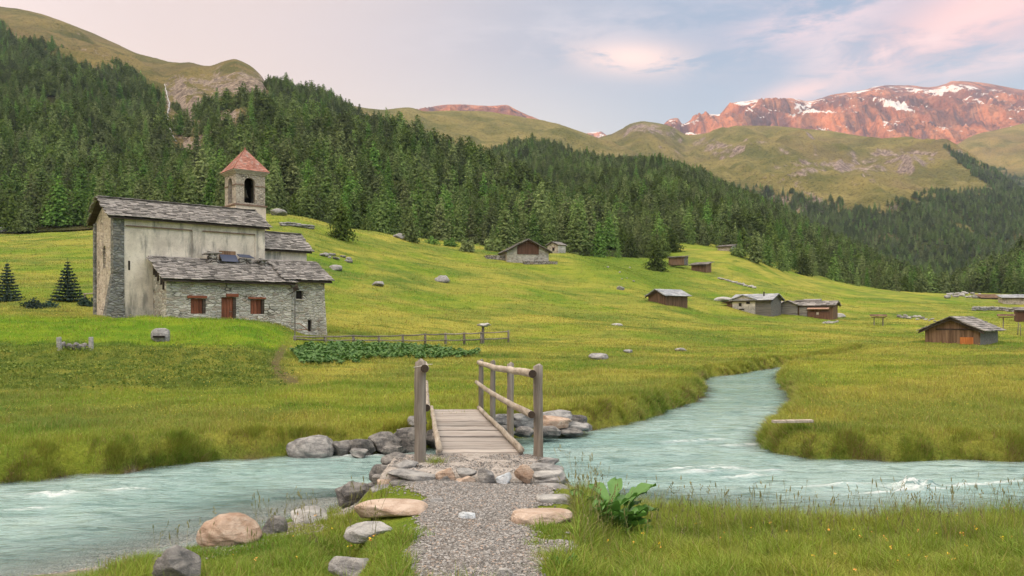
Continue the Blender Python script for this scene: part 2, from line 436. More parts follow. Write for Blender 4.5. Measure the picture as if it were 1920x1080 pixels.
def f_water(k, p):
    pos = k.geo()
    fl = k.mapping(pos, scale=(.55, 1.5, 1), rot=(0, 0, R(-12)))
    n1 = k.noise(fl, 1.1, 5, .62, .9); n2 = k.noise(fl, 4.5, 5, .65, .7); n3 = k.noise(fl, 17, 4, .6, .4)
    n0 = k.noise(k.mapping(pos, scale=(.12, .35, 1), rot=(0, 0, R(-14))), 1.0, 4, .55, .4)
    c = k.mix(k.sstep(n0, .34, .66), (.215, .362, .345, 1), (.365, .505, .480, 1))
    c = k.mix(k.math('MULTIPLY', k.sstep(k.noise(fl, 2.6, 5, .6, 1.0), .50, .38), .62), c, (.095, .20, .19, 1))
    c = k.mix(k.math('MULTIPLY', k.sstep(n2, .5, .72), .35), c, (.50, .61, .59, 1))
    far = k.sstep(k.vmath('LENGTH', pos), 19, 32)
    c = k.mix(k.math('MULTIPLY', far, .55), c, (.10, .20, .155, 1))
    streak = k.math('MULTIPLY', k.sstep(k.noise(fl, 2.2, 7, .75, 1.2), .60, .72), k.sstep(n0, .40, .62))
    foam = k.math('MAXIMUM', k.math('MULTIPLY', streak, .25), k.math('MULTIPLY', k.attr('foam'), k.sstep(k.noise(fl, 3.4, 7, .75, 1.4), .40, .56)), clamp=True)
    c = k.mix(foam, c, (.82, .86, .86, 1))
    k.put(p.inputs['Base Color'], c)
    k.put(p.inputs['Roughness'], k.math('ADD', .12, k.math('MULTIPLY', foam, .5)))
    h = k.math('ADD', k.math('MULTIPLY', n1, 2.2), k.math('ADD', k.math('MULTIPLY', n2, .65), k.math('MULTIPLY', n3, .26)))
    k.put(p.inputs['Normal'], k.bump(h, .20, .9))
    tp = k.node('ShaderNodeBsdfTransparent')
    a = k.math('MULTIPLY', k.math('SUBTRACT', 1.0, k.attr('depth')), .85)
    return k.node('ShaderNodeMixShader', {0: a, 1: p.outputs[0], 2: tp.outputs[0]}).outputs[0]
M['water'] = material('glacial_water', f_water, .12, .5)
M['foam'] = material('white_foam', lambda k, p: (k.put(p.inputs['Base Color'], k.mix(k.noise(k.geo(), 14, 4), (.62, .72, .72, 1), (.86, .89, .89, 1))), k.put(p.inputs['Normal'], k.bump(k.noise(k.geo(), 22, 5, .7), .05)))[1], .5, .4)
M['weed'] = material('slope_weeds', f_leaf((.065, .125, .018), (.22, .265, .045)), .7, .2)
M['fleck'] = material('meadow_flowers', f_leaf((.40, .33, .03), (.62, .52, .10)), .8)
M['fall'] = material('falling_water', lambda k, p: k.put(p.inputs['Base Color'], k.mix(k.noise(k.mapping(k.geo(), scale=(.5, .5, .06)), 1.0, 3), (.26, .26, .26, 1), (.46, .46, .46, 1))), .6)

def f_wood(c1, c2, c3, axis=1, sc=1.0):
    def fn(k, p):
        o = k.obj()
        s = [16*sc]*3; s[axis] = .9*sc
        g = k.noise(k.mapping(o, scale=s), 1.0, 5, .65, .5); n = k.noise(o, 1.7*sc, 4)
        r = k.math('FRACT', k.math('ADD', k.geo('Random Per Island'), k.math('MULTIPLY', k.rand(), 3.7)))
        c = k.mix(k.sstep(g, .3, .7), (*c1, 1), (*c2, 1))
        c = k.mix(k.math('MULTIPLY', k.sstep(n, .45, .7), .5), c, (*c3, 1))
        c = k.hue(c, .5, 1.0, k.math('ADD', .70, k.math('MULTIPLY', r, .5)))
        c = k.mix(k.sstep(g, .36, .27), c, k.vmath('SCALE', c, .35))
        k.put(p.inputs['Base Color'], c)
        k.put(p.inputs['Normal'], k.bump(g, .012/sc, .9))
    return fn
M['post'] = material('weathered_post', f_wood((.13, .115, .10), (.30, .27, .235), (.19, .15, .11), 2), .9, .15)
M['rail'] = material('peeled_log', f_wood((.30, .255, .20), (.56, .50, .42), (.38, .31, .23), 1), .9, .15)
M['plank'] = material('grey_planks', f_wood((.23, .205, .185), (.44, .405, .37), (.33, .28, .24), 0), .9, .15)
M['log_end'] = material('dark_log_end', lambda k, p: k.put(p.inputs['Base Color'], k.mix(k.noise(k.obj(), 40, 4), (.02, .016, .013, 1), (.085, .065, .05, 1))), .95)
M['timber'] = material('old_brown_timber', f_wood((.09, .055, .035), (.24, .155, .10), (.15, .11, .085), 2, .35), .9, .15)
M['timber_grey'] = material('silvered_timber', f_wood((.11, .105, .10), (.27, .255, .235), (.17, .18, .175), 0, .35), .9, .15)
M['timber_red'] = material('reddish_timber', f_wood((.10, .035, .018), (.27, .10, .055), (.16, .06, .035), 2, 1.0), .8, .2)
M['timber_dark_red'] = material('dark_red_timber', f_wood((.075, .038, .026), (.175, .095, .065), (.11, .07, .05), 2, .4), .85, .15)
M['lintel'] = material('red_stained_lintel', f_wood((.20, .065, .035), (.34, .125, .075), (.25, .09, .05), 0, 1.0), .85, .2)
M['beam_dark'] = material('dark_beam', f_wood((.03, .024, .02), (.10, .08, .065), (.06, .045, .035), 0, 1.0), .9, .15)

def f_masonry(stone1, stone2, mortar, sc=2.2, flat=2.6, warm=(.34, .27, .21), base_dark=0.0):
    def fn(k, p):
        o = k.obj()
        d = k.vmath('ADD', o, k.vmath('SCALE', k.noise(o, 2.2, 3, out=1), .22))
        v = k.mapping(d, scale=(sc, sc, sc*flat))
        e = k.voro(v, 1.0, 'DISTANCE_TO_EDGE'); cc = k.voro(v, 1.0, out='Color')
        r = k.noise(cc, 2.0, 0)
        c = k.mix(k.sstep(r, .3, .7), (*stone1, 1), (*stone2, 1))
        c = k.mix(k.math('MULTIPLY', k.sstep(k.noise(cc, 5.0, 0), .56, .66), .6), c, (*warm, 1))
        c = k.mix(k.math('MULTIPLY', k.sstep(k.noise(o, 9, 5, .7), .45, .7), .35), c, (.10, .10, .09, 1))
        joint = k.mix(k.sstep(k.noise(o, 1.1, 3), .52, .66), (*mortar, 1), (.10, .095, .08, 1))
        c = k.mix(k.sstep(e, .09, .02), c, joint)
        st = k.noise(k.mapping(o, scale=(1, 1, .35)), .8, 4, .6)
        c = k.mix(k.math('MULTIPLY', k.sstep(st, .5, .72), .45), c, k.vmath('SCALE', c, .5))
        k.put(p.inputs['Base Color'], c)
        k.put(p.inputs['Normal'], k.bump(k.math('ADD', k.sstep(e, 0, .16), k.math('MULTIPLY', k.noise(o, 12, 4, .7), .6)), .09, 1.0))
    return fn
M['masonry'] = material('pale_rubble_wall', f_masonry((.42, .42, .38), (.66, .645, .59), (.58, .56, .50)), .95, .1)
M['masonry_warm'] = material('sandy_rubble_wall', f_masonry((.47, .42, .36), (.66, .60, .52), (.64, .58, .50), 2.6, 2.0), .95, .1)
M['gable_stone'] = material('cream_gable_stone', f_masonry((.56, .49, .42), (.72, .65, .565), (.70, .63, .55), 3.2, 1.6, (.46, .37, .29)), .95, .1)
M['belfry_stone'] = material('speckled_belfry_stone', f_masonry((.47, .42, .355), (.61, .56, .48), (.57, .52, .44), 4.2, 1.4, (.40, .33, .27)), .95, .1)
M['masonry_dark'] = material('grey_quoin_stone', f_masonry((.17, .185, .185), (.33, .345, .335), (.20, .20, .19), 2.4, 2.4, (.25, .24, .21)), .95, .1)
M['drystone'] = material('dry_stone', f_masonry((.20, .195, .185), (.42, .40, .37), (.05, .045, .04), 1.6, 2.0), .95, .1)

def f_plaster(c1, c2, stain=.6):
    def fn(k, p):
        o = k.obj()
        a = k.noise(o, .55, 6, .65, .3); b = k.noise(k.mapping(o, scale=(1.6, 1.6, .3)), 1.0, 5, .65); g = k.noise(o, 6, 6, .7)
        c = k.mix(k.sstep(a, .35, .65), (*c1, 1), (*c2, 1))
        c = k.mix(k.math('MULTIPLY', k.sstep(b, .48, .70), stain), c, (.23, .225, .205, 1))
        c = k.mix(k.math('MULTIPLY', k.sstep(g, .52, .70), .55), c, (.30, .275, .24, 1))
        c = k.mix(k.math('MULTIPLY', k.sstep(k.noise(o, 19, 4, .7), .56, .66), .5), c, (.22, .21, .19, 1))
        sz = k.node('ShaderNodeSeparateXYZ', {0: o}).outputs[2]
        low = k.math('ADD', sz, k.math('MULTIPLY', k.math('SUBTRACT', k.noise(o, 1.2, 5, .7), .5), 3.0))
        c = k.mix(k.math('MULTIPLY', k.sstep(low, 1.5, .5), .75), c, k.mix(k.sstep(g, .45, .6), (.17, .18, .17, 1), (.36, .36, .335, 1)))
        k.put(p.inputs['Base Color'], c)
        k.put(p.inputs['Normal'], k.bump(k.math('ADD', g, k.math('MULTIPLY', k.noise(o, 30, 4, .7), .4)), .03, .9))
    return fn
M['plaster'] = material('stained_lime_plaster', f_plaster((.50, .455, .395), (.72, .665, .58), .95), .95, .1)
M['plaster_tower'] = material('cream_tower_plaster', f_plaster((.56, .49, .40), (.72, .645, .545), .3), .95, .1)
M['whitewash'] = material('patchy_whitewash', f_plaster((.52, .49, .46), (.70, .67, .63), .35), .95, .1)

def f_slate(c1, c2):
    def fn(k, p):
        o = k.obj(); r = k.geo('Random Per Island')
        c = k.mix(r, (*c1, 1), (*c2, 1))
        c = k.mix(k.math('MULTIPLY', k.sstep(k.noise(o, 2.2, 5, .7), .5, .66), .6), c, (.40, .385, .36, 1))
        c = k.mix(k.math('MULTIPLY', k.sstep(k.noise(o, 11, 4, .7), .54, .66), .6), c, (.08, .075, .07, 1))
        k.put(p.inputs['Base Color'], c)
        k.put(p.inputs['Normal'], k.bump(k.noise(o, 9, 5, .7), .04, .8))
    return fn
M['slate'] = material('grey_stone_slates', f_slate((.10, .095, .090), (.34, .32, .305)), .85, .2)
M['slate_blue'] = material('bluish_slates', f_slate((.22, .24, .27), (.40, .42, .45)), .85, .2)
M['tile'] = material('red_roof_tiles', f_slate((.28, .115, .085), (.46, .22, .17)), .85, .15)
M['cornice'] = material('pale_cornice_stone', f_rock((.40, .37, .32), (.55, .51, .45), (.30, .27, .23), .3), .9, .1)
M['string'] = material('brown_string_course', f_rock((.18, .12, .09), (.28, .20, .16), (.12, .08, .06), .15), .9, .1)
M['void'] = material('dark_interior', lambda k, p: k.put(p.inputs['Base Color'], k.mix(k.noise(k.obj(), 3, 3), (.012, .010, .009, 1), (.03, .026, .022, 1))), .95)
M['panel'] = material('blue_panel_glass', lambda k, p: (k.put(p.inputs['Base Color'], (.045, .060, .11, 1)), k.put(p.inputs['Roughness'], .35))[0], .35, .4)
M['metal'] = material('dull_metal', lambda k, p: (k.put(p.inputs['Base Color'], k.mix(k.noise(k.obj(), 8, 3), (.12, .12, .12, 1), (.24, .23, .22, 1))), k.put(p.inputs['Metallic'], .7))[0], .5)
M['bronze'] = material('bell_bronze', lambda k, p: (k.put(p.inputs['Base Color'], (.10, .085, .05, 1)), k.put(p.inputs['Metallic'], .8))[0], .45)
M['wire'] = material('pale_wire', lambda k, p: k.put(p.inputs['Base Color'], (.65, .64, .62, 1)), .5)
M['soil'] = material('bare_soil', f_rock((.13, .095, .065), (.26, .20, .145), (.08, .06, .045), .1), .95, .05)
# ================================================================== ground
_near = [(2, 1.22), (3, 1.16), (5, 1.05), (8, .86), (10, .74), (12, .55), (14, .46), (18, .45), (24, .46)]
_nearL = [(2, 1.15), (3, 1.05), (5, .86), (6, .66), (7, .48), (8, .36), (9, .28), (10.5, .2), (12, .3), (14, .45), (18, .45), (24, .46)]
_nearR = [(2, 1.20), (3, 1.12), (5, .95), (6, .78), (7, .62), (8, .46), (9, .32), (10.3, .2), (12, .3), (14, .45), (18, .45), (24, .46)]
_r = [(27, 732), (33, 693), (38, 655), (43, 637)]
COLS = {
 -900: [(30, 707), (38, 655), (46, 610), (60, 580), (70, 560), (120, 500), (230, 437), (300, 425), (420, 400)],
 0: [(27, 731), (33, 690), (37.5, 655), (41, 645), (46, 612), (51, 599), (60, 578), (70, 563), (120, 502), (230, 436), (300, 430), (420, 415)],
 200: [(27, 731), (33, 690), (37.5, 656), (41, 646), (46, 614), (51, 600), (57, 590), (70, 566), (120, 500), (230, 430), (300, 420), (420, 410)],
 300: [(27, 731), (33, 692), (38, 656), (42, 646), (46, 626), (50.5, 603), (57, 596), (70, 574), (120, 500), (200, 424), (300, 410), (420, 405)],
 450: [(27, 732), (33, 695), (38.5, 657), (43, 646), (49, 614), (53, 603), (60, 599), (75, 560), (110, 490), (165, 405), (200, 408), (300, 402), (420, 400)],
 525: [(27, 735), (33, 702), (40, 668), (45, 652), (50, 640), (54, 618), (60, 607), (75, 570), (110, 480), (165, 402), (200, 410), (300, 410), (420, 405)],
 575: [(27, 737), (33, 704), (40, 674), (47, 656), (54, 641), (61, 629), (75, 587), (110, 498), (165, 407), (200, 415), (300, 415), (420, 405)],
 640: [(30, 715), (40, 678), (48, 656), (56, 641), (64, 628), (75, 598), (110, 521), (165, 425), (200, 432), (300, 422), (420, 410)],
 700: [(30, 716), (40, 680), (50, 656), (62, 635), (75, 604), (100, 551), (125, 500), (150, 455), (165, 434), (205, 440), (300, 430), (420, 420)],
 850: [(30, 717), (45, 673), (58, 650), (70, 632), (95, 584), (120, 545), (150, 495), (180, 462), (225, 455), (300, 440), (420, 430)],
 985: [(30, 717), (45, 675), (62, 647), (78, 624), (100, 588), (120, 560), (150, 515), (170, 491), (190, 478), (230, 472), (300, 455), (420, 440)],
 1060: [(30, 717), (45, 675), (65, 645), (90, 608), (120, 572), (150, 530), (175, 490), (190, 480), (235, 476), (300, 460), (420, 440)],
 1150: [(45, 675), (65, 646), (90, 612), (110, 592), (130, 565), (150, 533), (163, 510), (195, 503), (240, 482), (300, 460), (420, 440)],
 1250: [(45, 675), (65, 648), (90, 620), (110, 602), (135, 571), (145, 564), (190, 530), (240, 490), (262, 472), (290, 460), (420, 430)],
 1360: [(45, 675), (65, 650), (90, 627), (120, 604), (150, 584), (190, 545), (230, 505), (260, 473), (290, 466), (420, 440)],
 1500: [(45, 675), (65, 651), (90, 631), (120, 612), (150, 594), (200, 560), (250, 530), (290, 513), (420, 490)],
 1650: [(45, 675), (65, 652), (90, 635), (130, 611), (170, 590), (220, 567), (300, 545), (420, 530)],
 1800: [(45, 675), (65, 654), (80, 645), (110, 625), (150, 603), (220, 570), (300, 556), (420, 548)],
 1950: [(45, 675), (65, 654), (80, 646), (110, 628), (150, 606), (220, 572), (300, 558), (420, 552)],
 4900: [(45, 675), (65, 654), (80, 646), (110, 628), (150, 606), (220, 572), (300, 558), (420, 552)],
}
_lg = np.linspace(math.log(1.6), math.log(420), 700)
_cx = np.array(sorted(COLS)); _tab = []
for c in _cx:
    nA = [(a_[0], .75*a_[1]+.25*float(np.interp(a_[0], *zip(*_nearL)))) for a_ in _near]
    pts = (_nearL if c < 690 else nA if c == 700 else _nearR if c > 1100 else _near)+[(d, CZ+(HY-y)*d/F) for d, y in COLS[c]]
    _tab.append(pchip([math.log(p[0]) for p in pts], [p[1] for p in pts], _lg))
_tab = np.array(_tab)
_px = np.linspace(-3000, 4900, 1581)
_cc = np.concatenate([[-3000], _cx]); _tt = np.concatenate([_tab[:1], _tab])
TAB = np.array([pchip(_cc, _tt[:, j], _px) for j in range(len(_lg))]).T     # px, lnd
_k = np.exp(-np.linspace(-2, 2, 9)**2); _k /= _k.sum()
TAB = np.apply_along_axis(lambda a: np.convolve(np.pad(a, 4, 'edge'), _k, 'valid'), 0, TAB)
def base_z(px, d):
    a = np.clip((px+3000)/5.0, 0, 1579.999); b = np.clip((np.log(d)-_lg[0])/(_lg[1]-_lg[0]), 0, 698.999)
    i = a.astype(int); j = b.astype(int); u = a-i; v = b-j
    return (TAB[i, j]*(1-u)+TAB[i+1, j]*u)*(1-v)+(TAB[i, j+1]*(1-u)+TAB[i+1, j+1]*u)*v

_far = [(-900, 1010), (-400, 952), (-150, 925), (0, 908), (70, 903), (150, 891), (220, 889), (280, 880), (350, 875), (420, 864), (480, 862), (540, 858), (650, 853), (780, 846), (900, 830), (1000, 820),
        (1110, 806), (1180, 796), (1250, 775), (1300, 756), (1325, 742), (1330, 728), (1318, 714), (1345, 707), (1400, 699), (1450, 690), (1520, 680), (1580, 670), (1640, 659)]
_rgt = [(1650, 660), (1590, 671), (1530, 682), (1480, 692), (1455, 703), (1452, 716), (1470, 735), (1478, 752), (1468, 775), (1440, 800), (1415, 820), (1413, 834), (1440, 848),
        (1500, 858), (1600, 865), (1750, 869), (1920, 869), (2200, 868), (2800, 868)]
_nr = [(2800, 985), (1920, 987), (1700, 987), (1500, 985), (1380, 972), (1300, 962), (1150, 948), (1080, 940), (1010, 965), (800, 965), (720, 945), (640, 938), (560, 957), (450, 985), (350, 1018), (200, 1062), (0, 1105), (-400, 1190), (-900, 1280)]
def w_xy(pts): return [((x-CX)/F*F*CZ/(y-HY), F*CZ/(y-HY)) for x, y in pts]
RIVER = w_xy(_far)+w_xy(_rgt)+w_xy(_nr)
FARBANK = w_xy(_far)
def near_side(px, d):
    return d < np.interp(px, [-900, -400, 0, 500, 700, 1200, 1450, 1900, 2800], [8.5, 9.3, 10.6, 13.0, 13.9, 14.0, 13.0, 12.3, 12.3])
def ground_all(px, d):
    px = np.asarray(px, float); d = np.asarray(d, float)
    X = (px-CX)/F*d; Y = d
    z = base_z(px, d)
    z = z+fbm(X/5, Y/5, 3, 3)*.06+fbm(X/3, Y/2.2, 4, 2)*.07*sstep(14, 20, d)*sstep(90, 40, d)+fbm(X/22, Y/16, 5, 4)*.34*sstep(18, 70, d)+fbm(X/55, Y/55, 9, 3)*.9*sstep(80, 170, d)
    sd = np.full(z.shape, 50.0)
    m = (d < 95)
    sd[m] = poly_sd(X[m], Y[m], RIVER)
    ns = near_side(px, d)
    wob = fbm(X/1.1, Y/1.1, 21, 3)*.16
    s1 = sd+wob*np.where(ns, .7, 1)
    out_far = -.12+(z+.12)*sstep(-.05, .62, s1)
    out_near = -.10+(z+.10)*sstep(-.1, 1.5, s1)
    o = np.where(ns, out_near, out_far)
    ins = -.12-.4*np.clip(-s1/1.5, 0, 1)
    ins_near = -.05-.33*np.clip(-s1/4.2, 0, 1)
    o = np.where(s1 < 0, np.where(ns & (d < 12.8), ins_near, ins), o)
    o = np.where(m, o, z)
    return o, sd, ns
def gz(X, Y):
    X = np.atleast_1d(np.asarray(X, float)); Y = np.atleast_1d(np.asarray(Y, float))
    return ground_all(CX+F*X/Y, Y)[0]
def gz1(X, Y): return float(gz(X, Y)[0])
_scan = np.exp(np.linspace(math.log(4.2), math.log(415), 1500))
def gd(px, py, dmin=4.3):
    """first depth at which the ground shows at photo pixel (px, py)"""
    z, _, _ = ground_all(np.full(1500, float(px)), _scan)
    y = HY+F*(CZ-z)/_scan
    ok = np.nonzero((y <= py) & (_scan >= dmin))[0]
    return float(_scan[ok[0]]) if len(ok) else 400.0
def gp(px, py, dmin=4.3):
    d = gd(px, py, dmin); X = (px-CX)/F*d
    return Vector((X, d, gz1(X, d)))

def lush_dark(px, d, sd, ns):
    X = (px-CX)/F*d
    w = fbm(X/3, d/3, 31, 3)*1.2
    l = sstep(39.5, 42, d+w)*sstep(56, 51.5, d)*sstep(556, 520, px)*sstep(-400, -100, px)
    l = np.maximum(l, .8*sstep(1050, 1110, px)*sstep(1320, 1240, px)*sstep(140, 170, d)*sstep(262, 235, d))
    l = np.maximum(l, .45*sstep(.35, .65, fbm(X/14, d/14, 41, 3)+.3))
    dk = sstep(26, 28.5, d+w)*sstep(39.5, 37.5, d)*sstep(560, 500, px)*(.45+.75*sstep(-.3, .3, fbm(X/.9, d/.9, 33, 3)))
    dk = np.maximum(dk, 1.0*sstep(38.6, 40, d+w*.4)*sstep(43.6, 41.6, d+w*.4)*sstep(545, 500, px)*sstep(-.4, .1, fbm(X/2.5, d/2, 35, 2)+.2))
    dk = np.maximum(dk, .55*sstep(1050, 1120, px)*sstep(1330, 1250, px)*sstep(150, 172, d)*sstep(262, 235, d))
    return l, np.clip(dk, 0, 1)

pxs = np.concatenate([np.linspace(-1900, -520, 30), np.linspace(-500, 2420, 390), np.linspace(2440, 3800, 30)])
ds = np.concatenate([np.exp(np.linspace(math.log(1.9), math.log(415), 520)), np.exp(np.linspace(math.log(430), math.log(2600), 16))])
PX, D = np.meshgrid(pxs, ds, indexing='ij')
gZ, gSD, gNS = ground_all(PX, np.minimum(D, 415))
gZ = np.where(D > 415, gZ*np.clip(1-(D-415)/900, 0, 1)+6*np.clip((D-415)/900, 0, 1), gZ)
gl, gdk = lush_dark(PX, D, gSD, gNS)
GX = (PX-CX)/F*D
wob = fbm(GX/.9, D/.9, 51, 3)
soil = np.where(gNS, 0, sstep(.18, .0, gSD+wob*.15))
# bare earth track beside the plant patch
trk = [(532, 655), (522, 668), (516, 685), (522, 700), (540, 710), (552, 712)]
pys = HY+F*(CZ-gZ)/D
tr = np.full(PX.shape, 1e9)
for (ax, ay), (bx, by) in zip(trk[:-1], trk[1:]):
    t = np.clip(((PX-ax)*(bx-ax)+(pys-ay)*(by-ay))/((bx-ax)**2+(by-ay)**2), 0, 1)
    tr = np.minimum(tr, np.hypot(PX-ax-t*(bx-ax), pys-ay-t*(by-ay)))
soil = np.maximum(soil, .8*sstep(16, 5, tr+wob*5)*(D > 28)*(D < 50))
gravel = np.where(gNS | (gSD < 0), sstep(1.9, 1.1, gSD+wob*.5), 0)*(D < 14.5)
gravel = np.where(gNS, gravel*np.where(PX > 1250, .6, 1), gravel)
gverts = np.stack([GX, D, gZ], -1).reshape(-1, 3)
gfaces = grid_faces(len(pxs), len(ds))
# plain valley floor all round, a metre lower than the sheet above
base = [(4600*math.cos(a), 4600*math.sin(a)+2650, -1.2) for a in np.linspace(0, 2*math.pi, 48, endpoint=False)]
nb = len(gverts)
gverts = np.concatenate([gverts, np.array(base), [[0, 2650, -1.2]]])
fan = np.array([[nb+i, nb+(i+1) % 48, nb+48] for i in range(48)])
z49 = np.zeros(49)
me = np_mesh('ground', gverts, [gfaces, fan], M['ground'], True,
             dict(lush=np.concatenate([gl.ravel(), z49]), dark=np.concatenate([gdk.ravel(), z49]),
                  soil=np.concatenate([soil.ravel(), z49]), gravel=np.concatenate([gravel.ravel(), z49])))
tag(link('ground', me), 'yellow green alpine meadow rising to the forest edge', 'ground', kind='structure')

# ------------------------------------------------------------------ water
wp = np.linspace(-520, 2440, 620); wd = np.exp(np.linspace(math.log(6.6), math.log(76), 330))
PXw, Dw = np.meshgrid(wp, wd, indexing='ij'); Xw = (PXw-CX)/F*Dw
ca, sa = math.cos(R(12)), math.sin(R(12))
fx = Xw*ca+Dw*sa; fy = -Xw*sa+Dw*ca
sdw = poly_sd(Xw, Dw, RIVER)
zw = fbm(fx/1.5, fy/.55, 61, 4)*.028+fbm(fx/5, fy/2.0, 63, 2)*.035
zb = ground_all(PXw, Dw)[0]
foam = np.zeros(Xw.shape)
RIPPLES = [(1712, 912, .42, .22, .17), (1690, 920, .8, .08, .05), (1340, 884, .55, .12, .05), (1290, 880, .8, .08, .03), (1400, 893, .5, .1, .04), (1440, 884, .35, .07, .03), (1580, 910, .8, .06, .03),
           (100, 930, .30, .14, .07), (670, 855, .6, .10, .05), (240, 920, .3, .1, .03), (1830, 905, 1.4, .08, .03), (1390, 832, .8, .10, .02), (1300, 824, .7, .10, .03), (60, 955, .35, .06, .025)]
for (x, y, rx, ry, h) in RIPPLES:
    (cx_, cy_), = w_xy([(x, y)])
    u = ((Xw-cx_)*ca+(Dw-cy_)*sa)/rx; v = (-(Xw-cx_)*sa+(Dw-cy_)*ca)/ry
    g = np.exp(-(u*u+v*v)); foam = np.maximum(foam, g*(1.0 if h > .045 else .75))
    zw = zw+g*h*(.7+.9*fbm(Xw*3.5, Dw*3.5, 71, 4))
depth = sstep(.0, .26, -zb+zw*.3)
okc = sdw < .9
fw = grid_faces(len(wp), len(wd)); fw = fw[okc.ravel()[fw].all(1)]
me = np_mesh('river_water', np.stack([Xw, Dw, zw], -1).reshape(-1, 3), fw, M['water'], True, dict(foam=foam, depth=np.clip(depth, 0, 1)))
tag(link('river_water', me), 'milky turquoise mountain stream with small white ripples', 'water', kind='structure')

# ------------------------------------------------------------------ gravel path
PATH = [(770, 1110), (765, 1040), (790, 985), (800, 950), (795, 925), (760, 905), (735, 897), (1040, 897), (1030, 925), (985, 950), (970, 985), (1000, 1010), (1075, 1030), (1010, 1055), (1010, 1110)]
def on_path(px, py): return poly_sd(px, py, PATH)
pp, pd = np.meshgrid(np.linspace(690, 1100, 300), np.exp(np.linspace(math.log(4.2), math.log(9.9), 280)), indexing='ij')
pX = (pp-CX)/F*pd; pz = gz(pX.ravel(), pd.ravel()).reshape(pp.shape)
pyy = HY+F*(CZ-pz)/pd
psd = on_path(pp, pyy)+fbm(pX*2.2, pd*2.2, 81, 3)*16+fbm(pX*14, pd*14, 85, 3)*9
fp = grid_faces(300, 280); fp = fp[(psd < 4).ravel()[fp].all(1)]
me = np_mesh('path', np.stack([pX, pd, pz+.012+fbm(pX*9, pd*9, 83, 3)*.006], -1).reshape(-1, 3), fp, M['path'], True)
tag(link('path', me), 'grey gravel path leading onto the footbridge', 'path', kind='structure')

# ================================================================== hills and mountains
def sheet(ridge, foot, px0, px1, nu, nv, power=1.0, amp=10, L=80, seed=1, ridge_amp=.3, gully=None, back=.35, ridged=0.0, backdrop=.6, top=.82):
    pu = np.linspace(px0, px1, nu) if px0 > -400 else np.concatenate([np.linspace(px0, -60, 50)[:-1], np.linspace(-60, px1, nu)])
    vv = np.concatenate([np.linspace(0, 1, nv), 1+np.linspace(0, 1, 9)[1:]**1.3])
    rx, ry, rd = zip(*ridge); fx_, fy_, fd = zip(*foot)
    yr, dr, yf, df = pchip(rx, ry, pu), pchip(rx, rd, pu), pchip(fx_, fy_, pu), pchip(fx_, fd, pu)
    zr = CZ+(HY-yr)*dr/F; zf = CZ+(HY-yf)*df/F-.5
    U, V = np.meshgrid(pu, vv, indexing='ij')
    b = np.clip(V-1, 0, 1)
    t = np.clip(V, 0, 1)
    d = df[:, None]+(dr-df)[:, None]*t+b*back*dr[:, None]
    z = zf[:, None]+(zr-zf)[:, None]*t**power-b*(zr-zf)[:, None]*backdrop
    X = (U-CX)/F*d
    w = sstep(0, .12, V)*(ridge_amp+(1-ridge_amp)*sstep(1.0, top, V))
    n = fbm(X/L, d/L, seed, 6, .52)
    if ridged:
        n = n*(1-ridged)+ridged*(1-2.2*np.abs(fbm(X/L*1.6, d/L*.7+z/L*.5, seed+5, 5, .55)))
    z = z+amp*np.clip((zr-zf)/110, .10, 1)[:, None]*n*w
    if gully is not None: z = z-gully(U, V, X, d)
    return pu, vv, X, d, z

def sheet_obj(name, S, mat, label, cat, attrs=None):
    pu, vv, X, d, z = S
    me = np_mesh(name, np.stack([X, d, z], -1).reshape(-1, 3), grid_faces(len(pu), len(vv)), mat, True, attrs)
    return tag(link(name, me), label, cat, kind='structure')

def f_alp(grass1, grass2, rock1, rock2, rock_amt, sc):
    def fn(k, p):
        pos = k.geo(); nz = k.node('ShaderNodeSeparateXYZ', {0: k.geo('Normal')}).outputs[2]
        n = k.noise(pos, sc, 6, .62); n2 = k.noise(pos, sc*7, 5, .7); n3 = k.noise(pos, sc*.35, 4, .6)
        c = k.mix(k.sstep(n, .35, .65), (*grass1, 1), (*grass2, 1))
        c = k.mix(k.math('MULTIPLY', k.sstep(n3, .45, .65), .5), c, (.17, .12, .06, 1))
        r = k.math('ADD', k.math('MULTIPLY', k.math('SUBTRACT', n2, .5), 1.1), k.math('ADD', k.math('MULTIPLY', k.math('SUBTRACT', n, .5), 1.2), k.math('MULTIPLY', k.math('SUBTRACT', rock_amt, nz), 1.6)))
        r = k.math('ADD', r, k.attr('bare'))
        rc = k.mix(k.sstep(k.noise(pos, sc*11, 5, .7), .35, .65), (*rock1, 1), (*rock2, 1))
        c = k.mix(k.sstep(r, .06, .30), c, rc)
        c = k.mix(k.attr('wood'), c, k.mix(n2, (.022, .040, .012, 1), (.055, .075, .020, 1)))
        c = k.mix(k.math('MULTIPLY', k.sstep(k.noise(pos, sc*20, 4, .75), .50, .63), .78), c, k.vmath('SCALE', c, .38))
        k.put(p.inputs['Base Color'], c)
        k.put(p.inputs['Normal'], k.bump(k.math('ADD', n2, k.math('MULTIPLY', k.noise(pos, sc*25, 4, .7), .45)), .10/sc, .8))
    return fn
M['alp_near'] = material('alpine_slope', f_alp((.095, .095, .028), (.21, .165, .060), (.15, .12, .10), (.36, .29, .225), .72, 1/60), .95, .05)
M['alp_far'] = material('alpine_ridge', f_alp((.115, .115, .030), (.235, .195, .065), (.15, .11, .095), (.38, .30, .255), .60, 1/110), .95, .05)
M['forest_floor'] = material('forest_floor', f_alp((.030, .048, .014), (.060, .075, .020), (.20, .17, .15), (.40, .35, .31), .25, 1/40), .95, .05)

WFALL = [(309, 158), (314, 180), (318, 195), (313, 215), (317, 238), (322, 252), (331, 266)]
def wf_x(y): return np.interp(y, [p[1] for p in WFALL], [p[0] for p in WFALL])

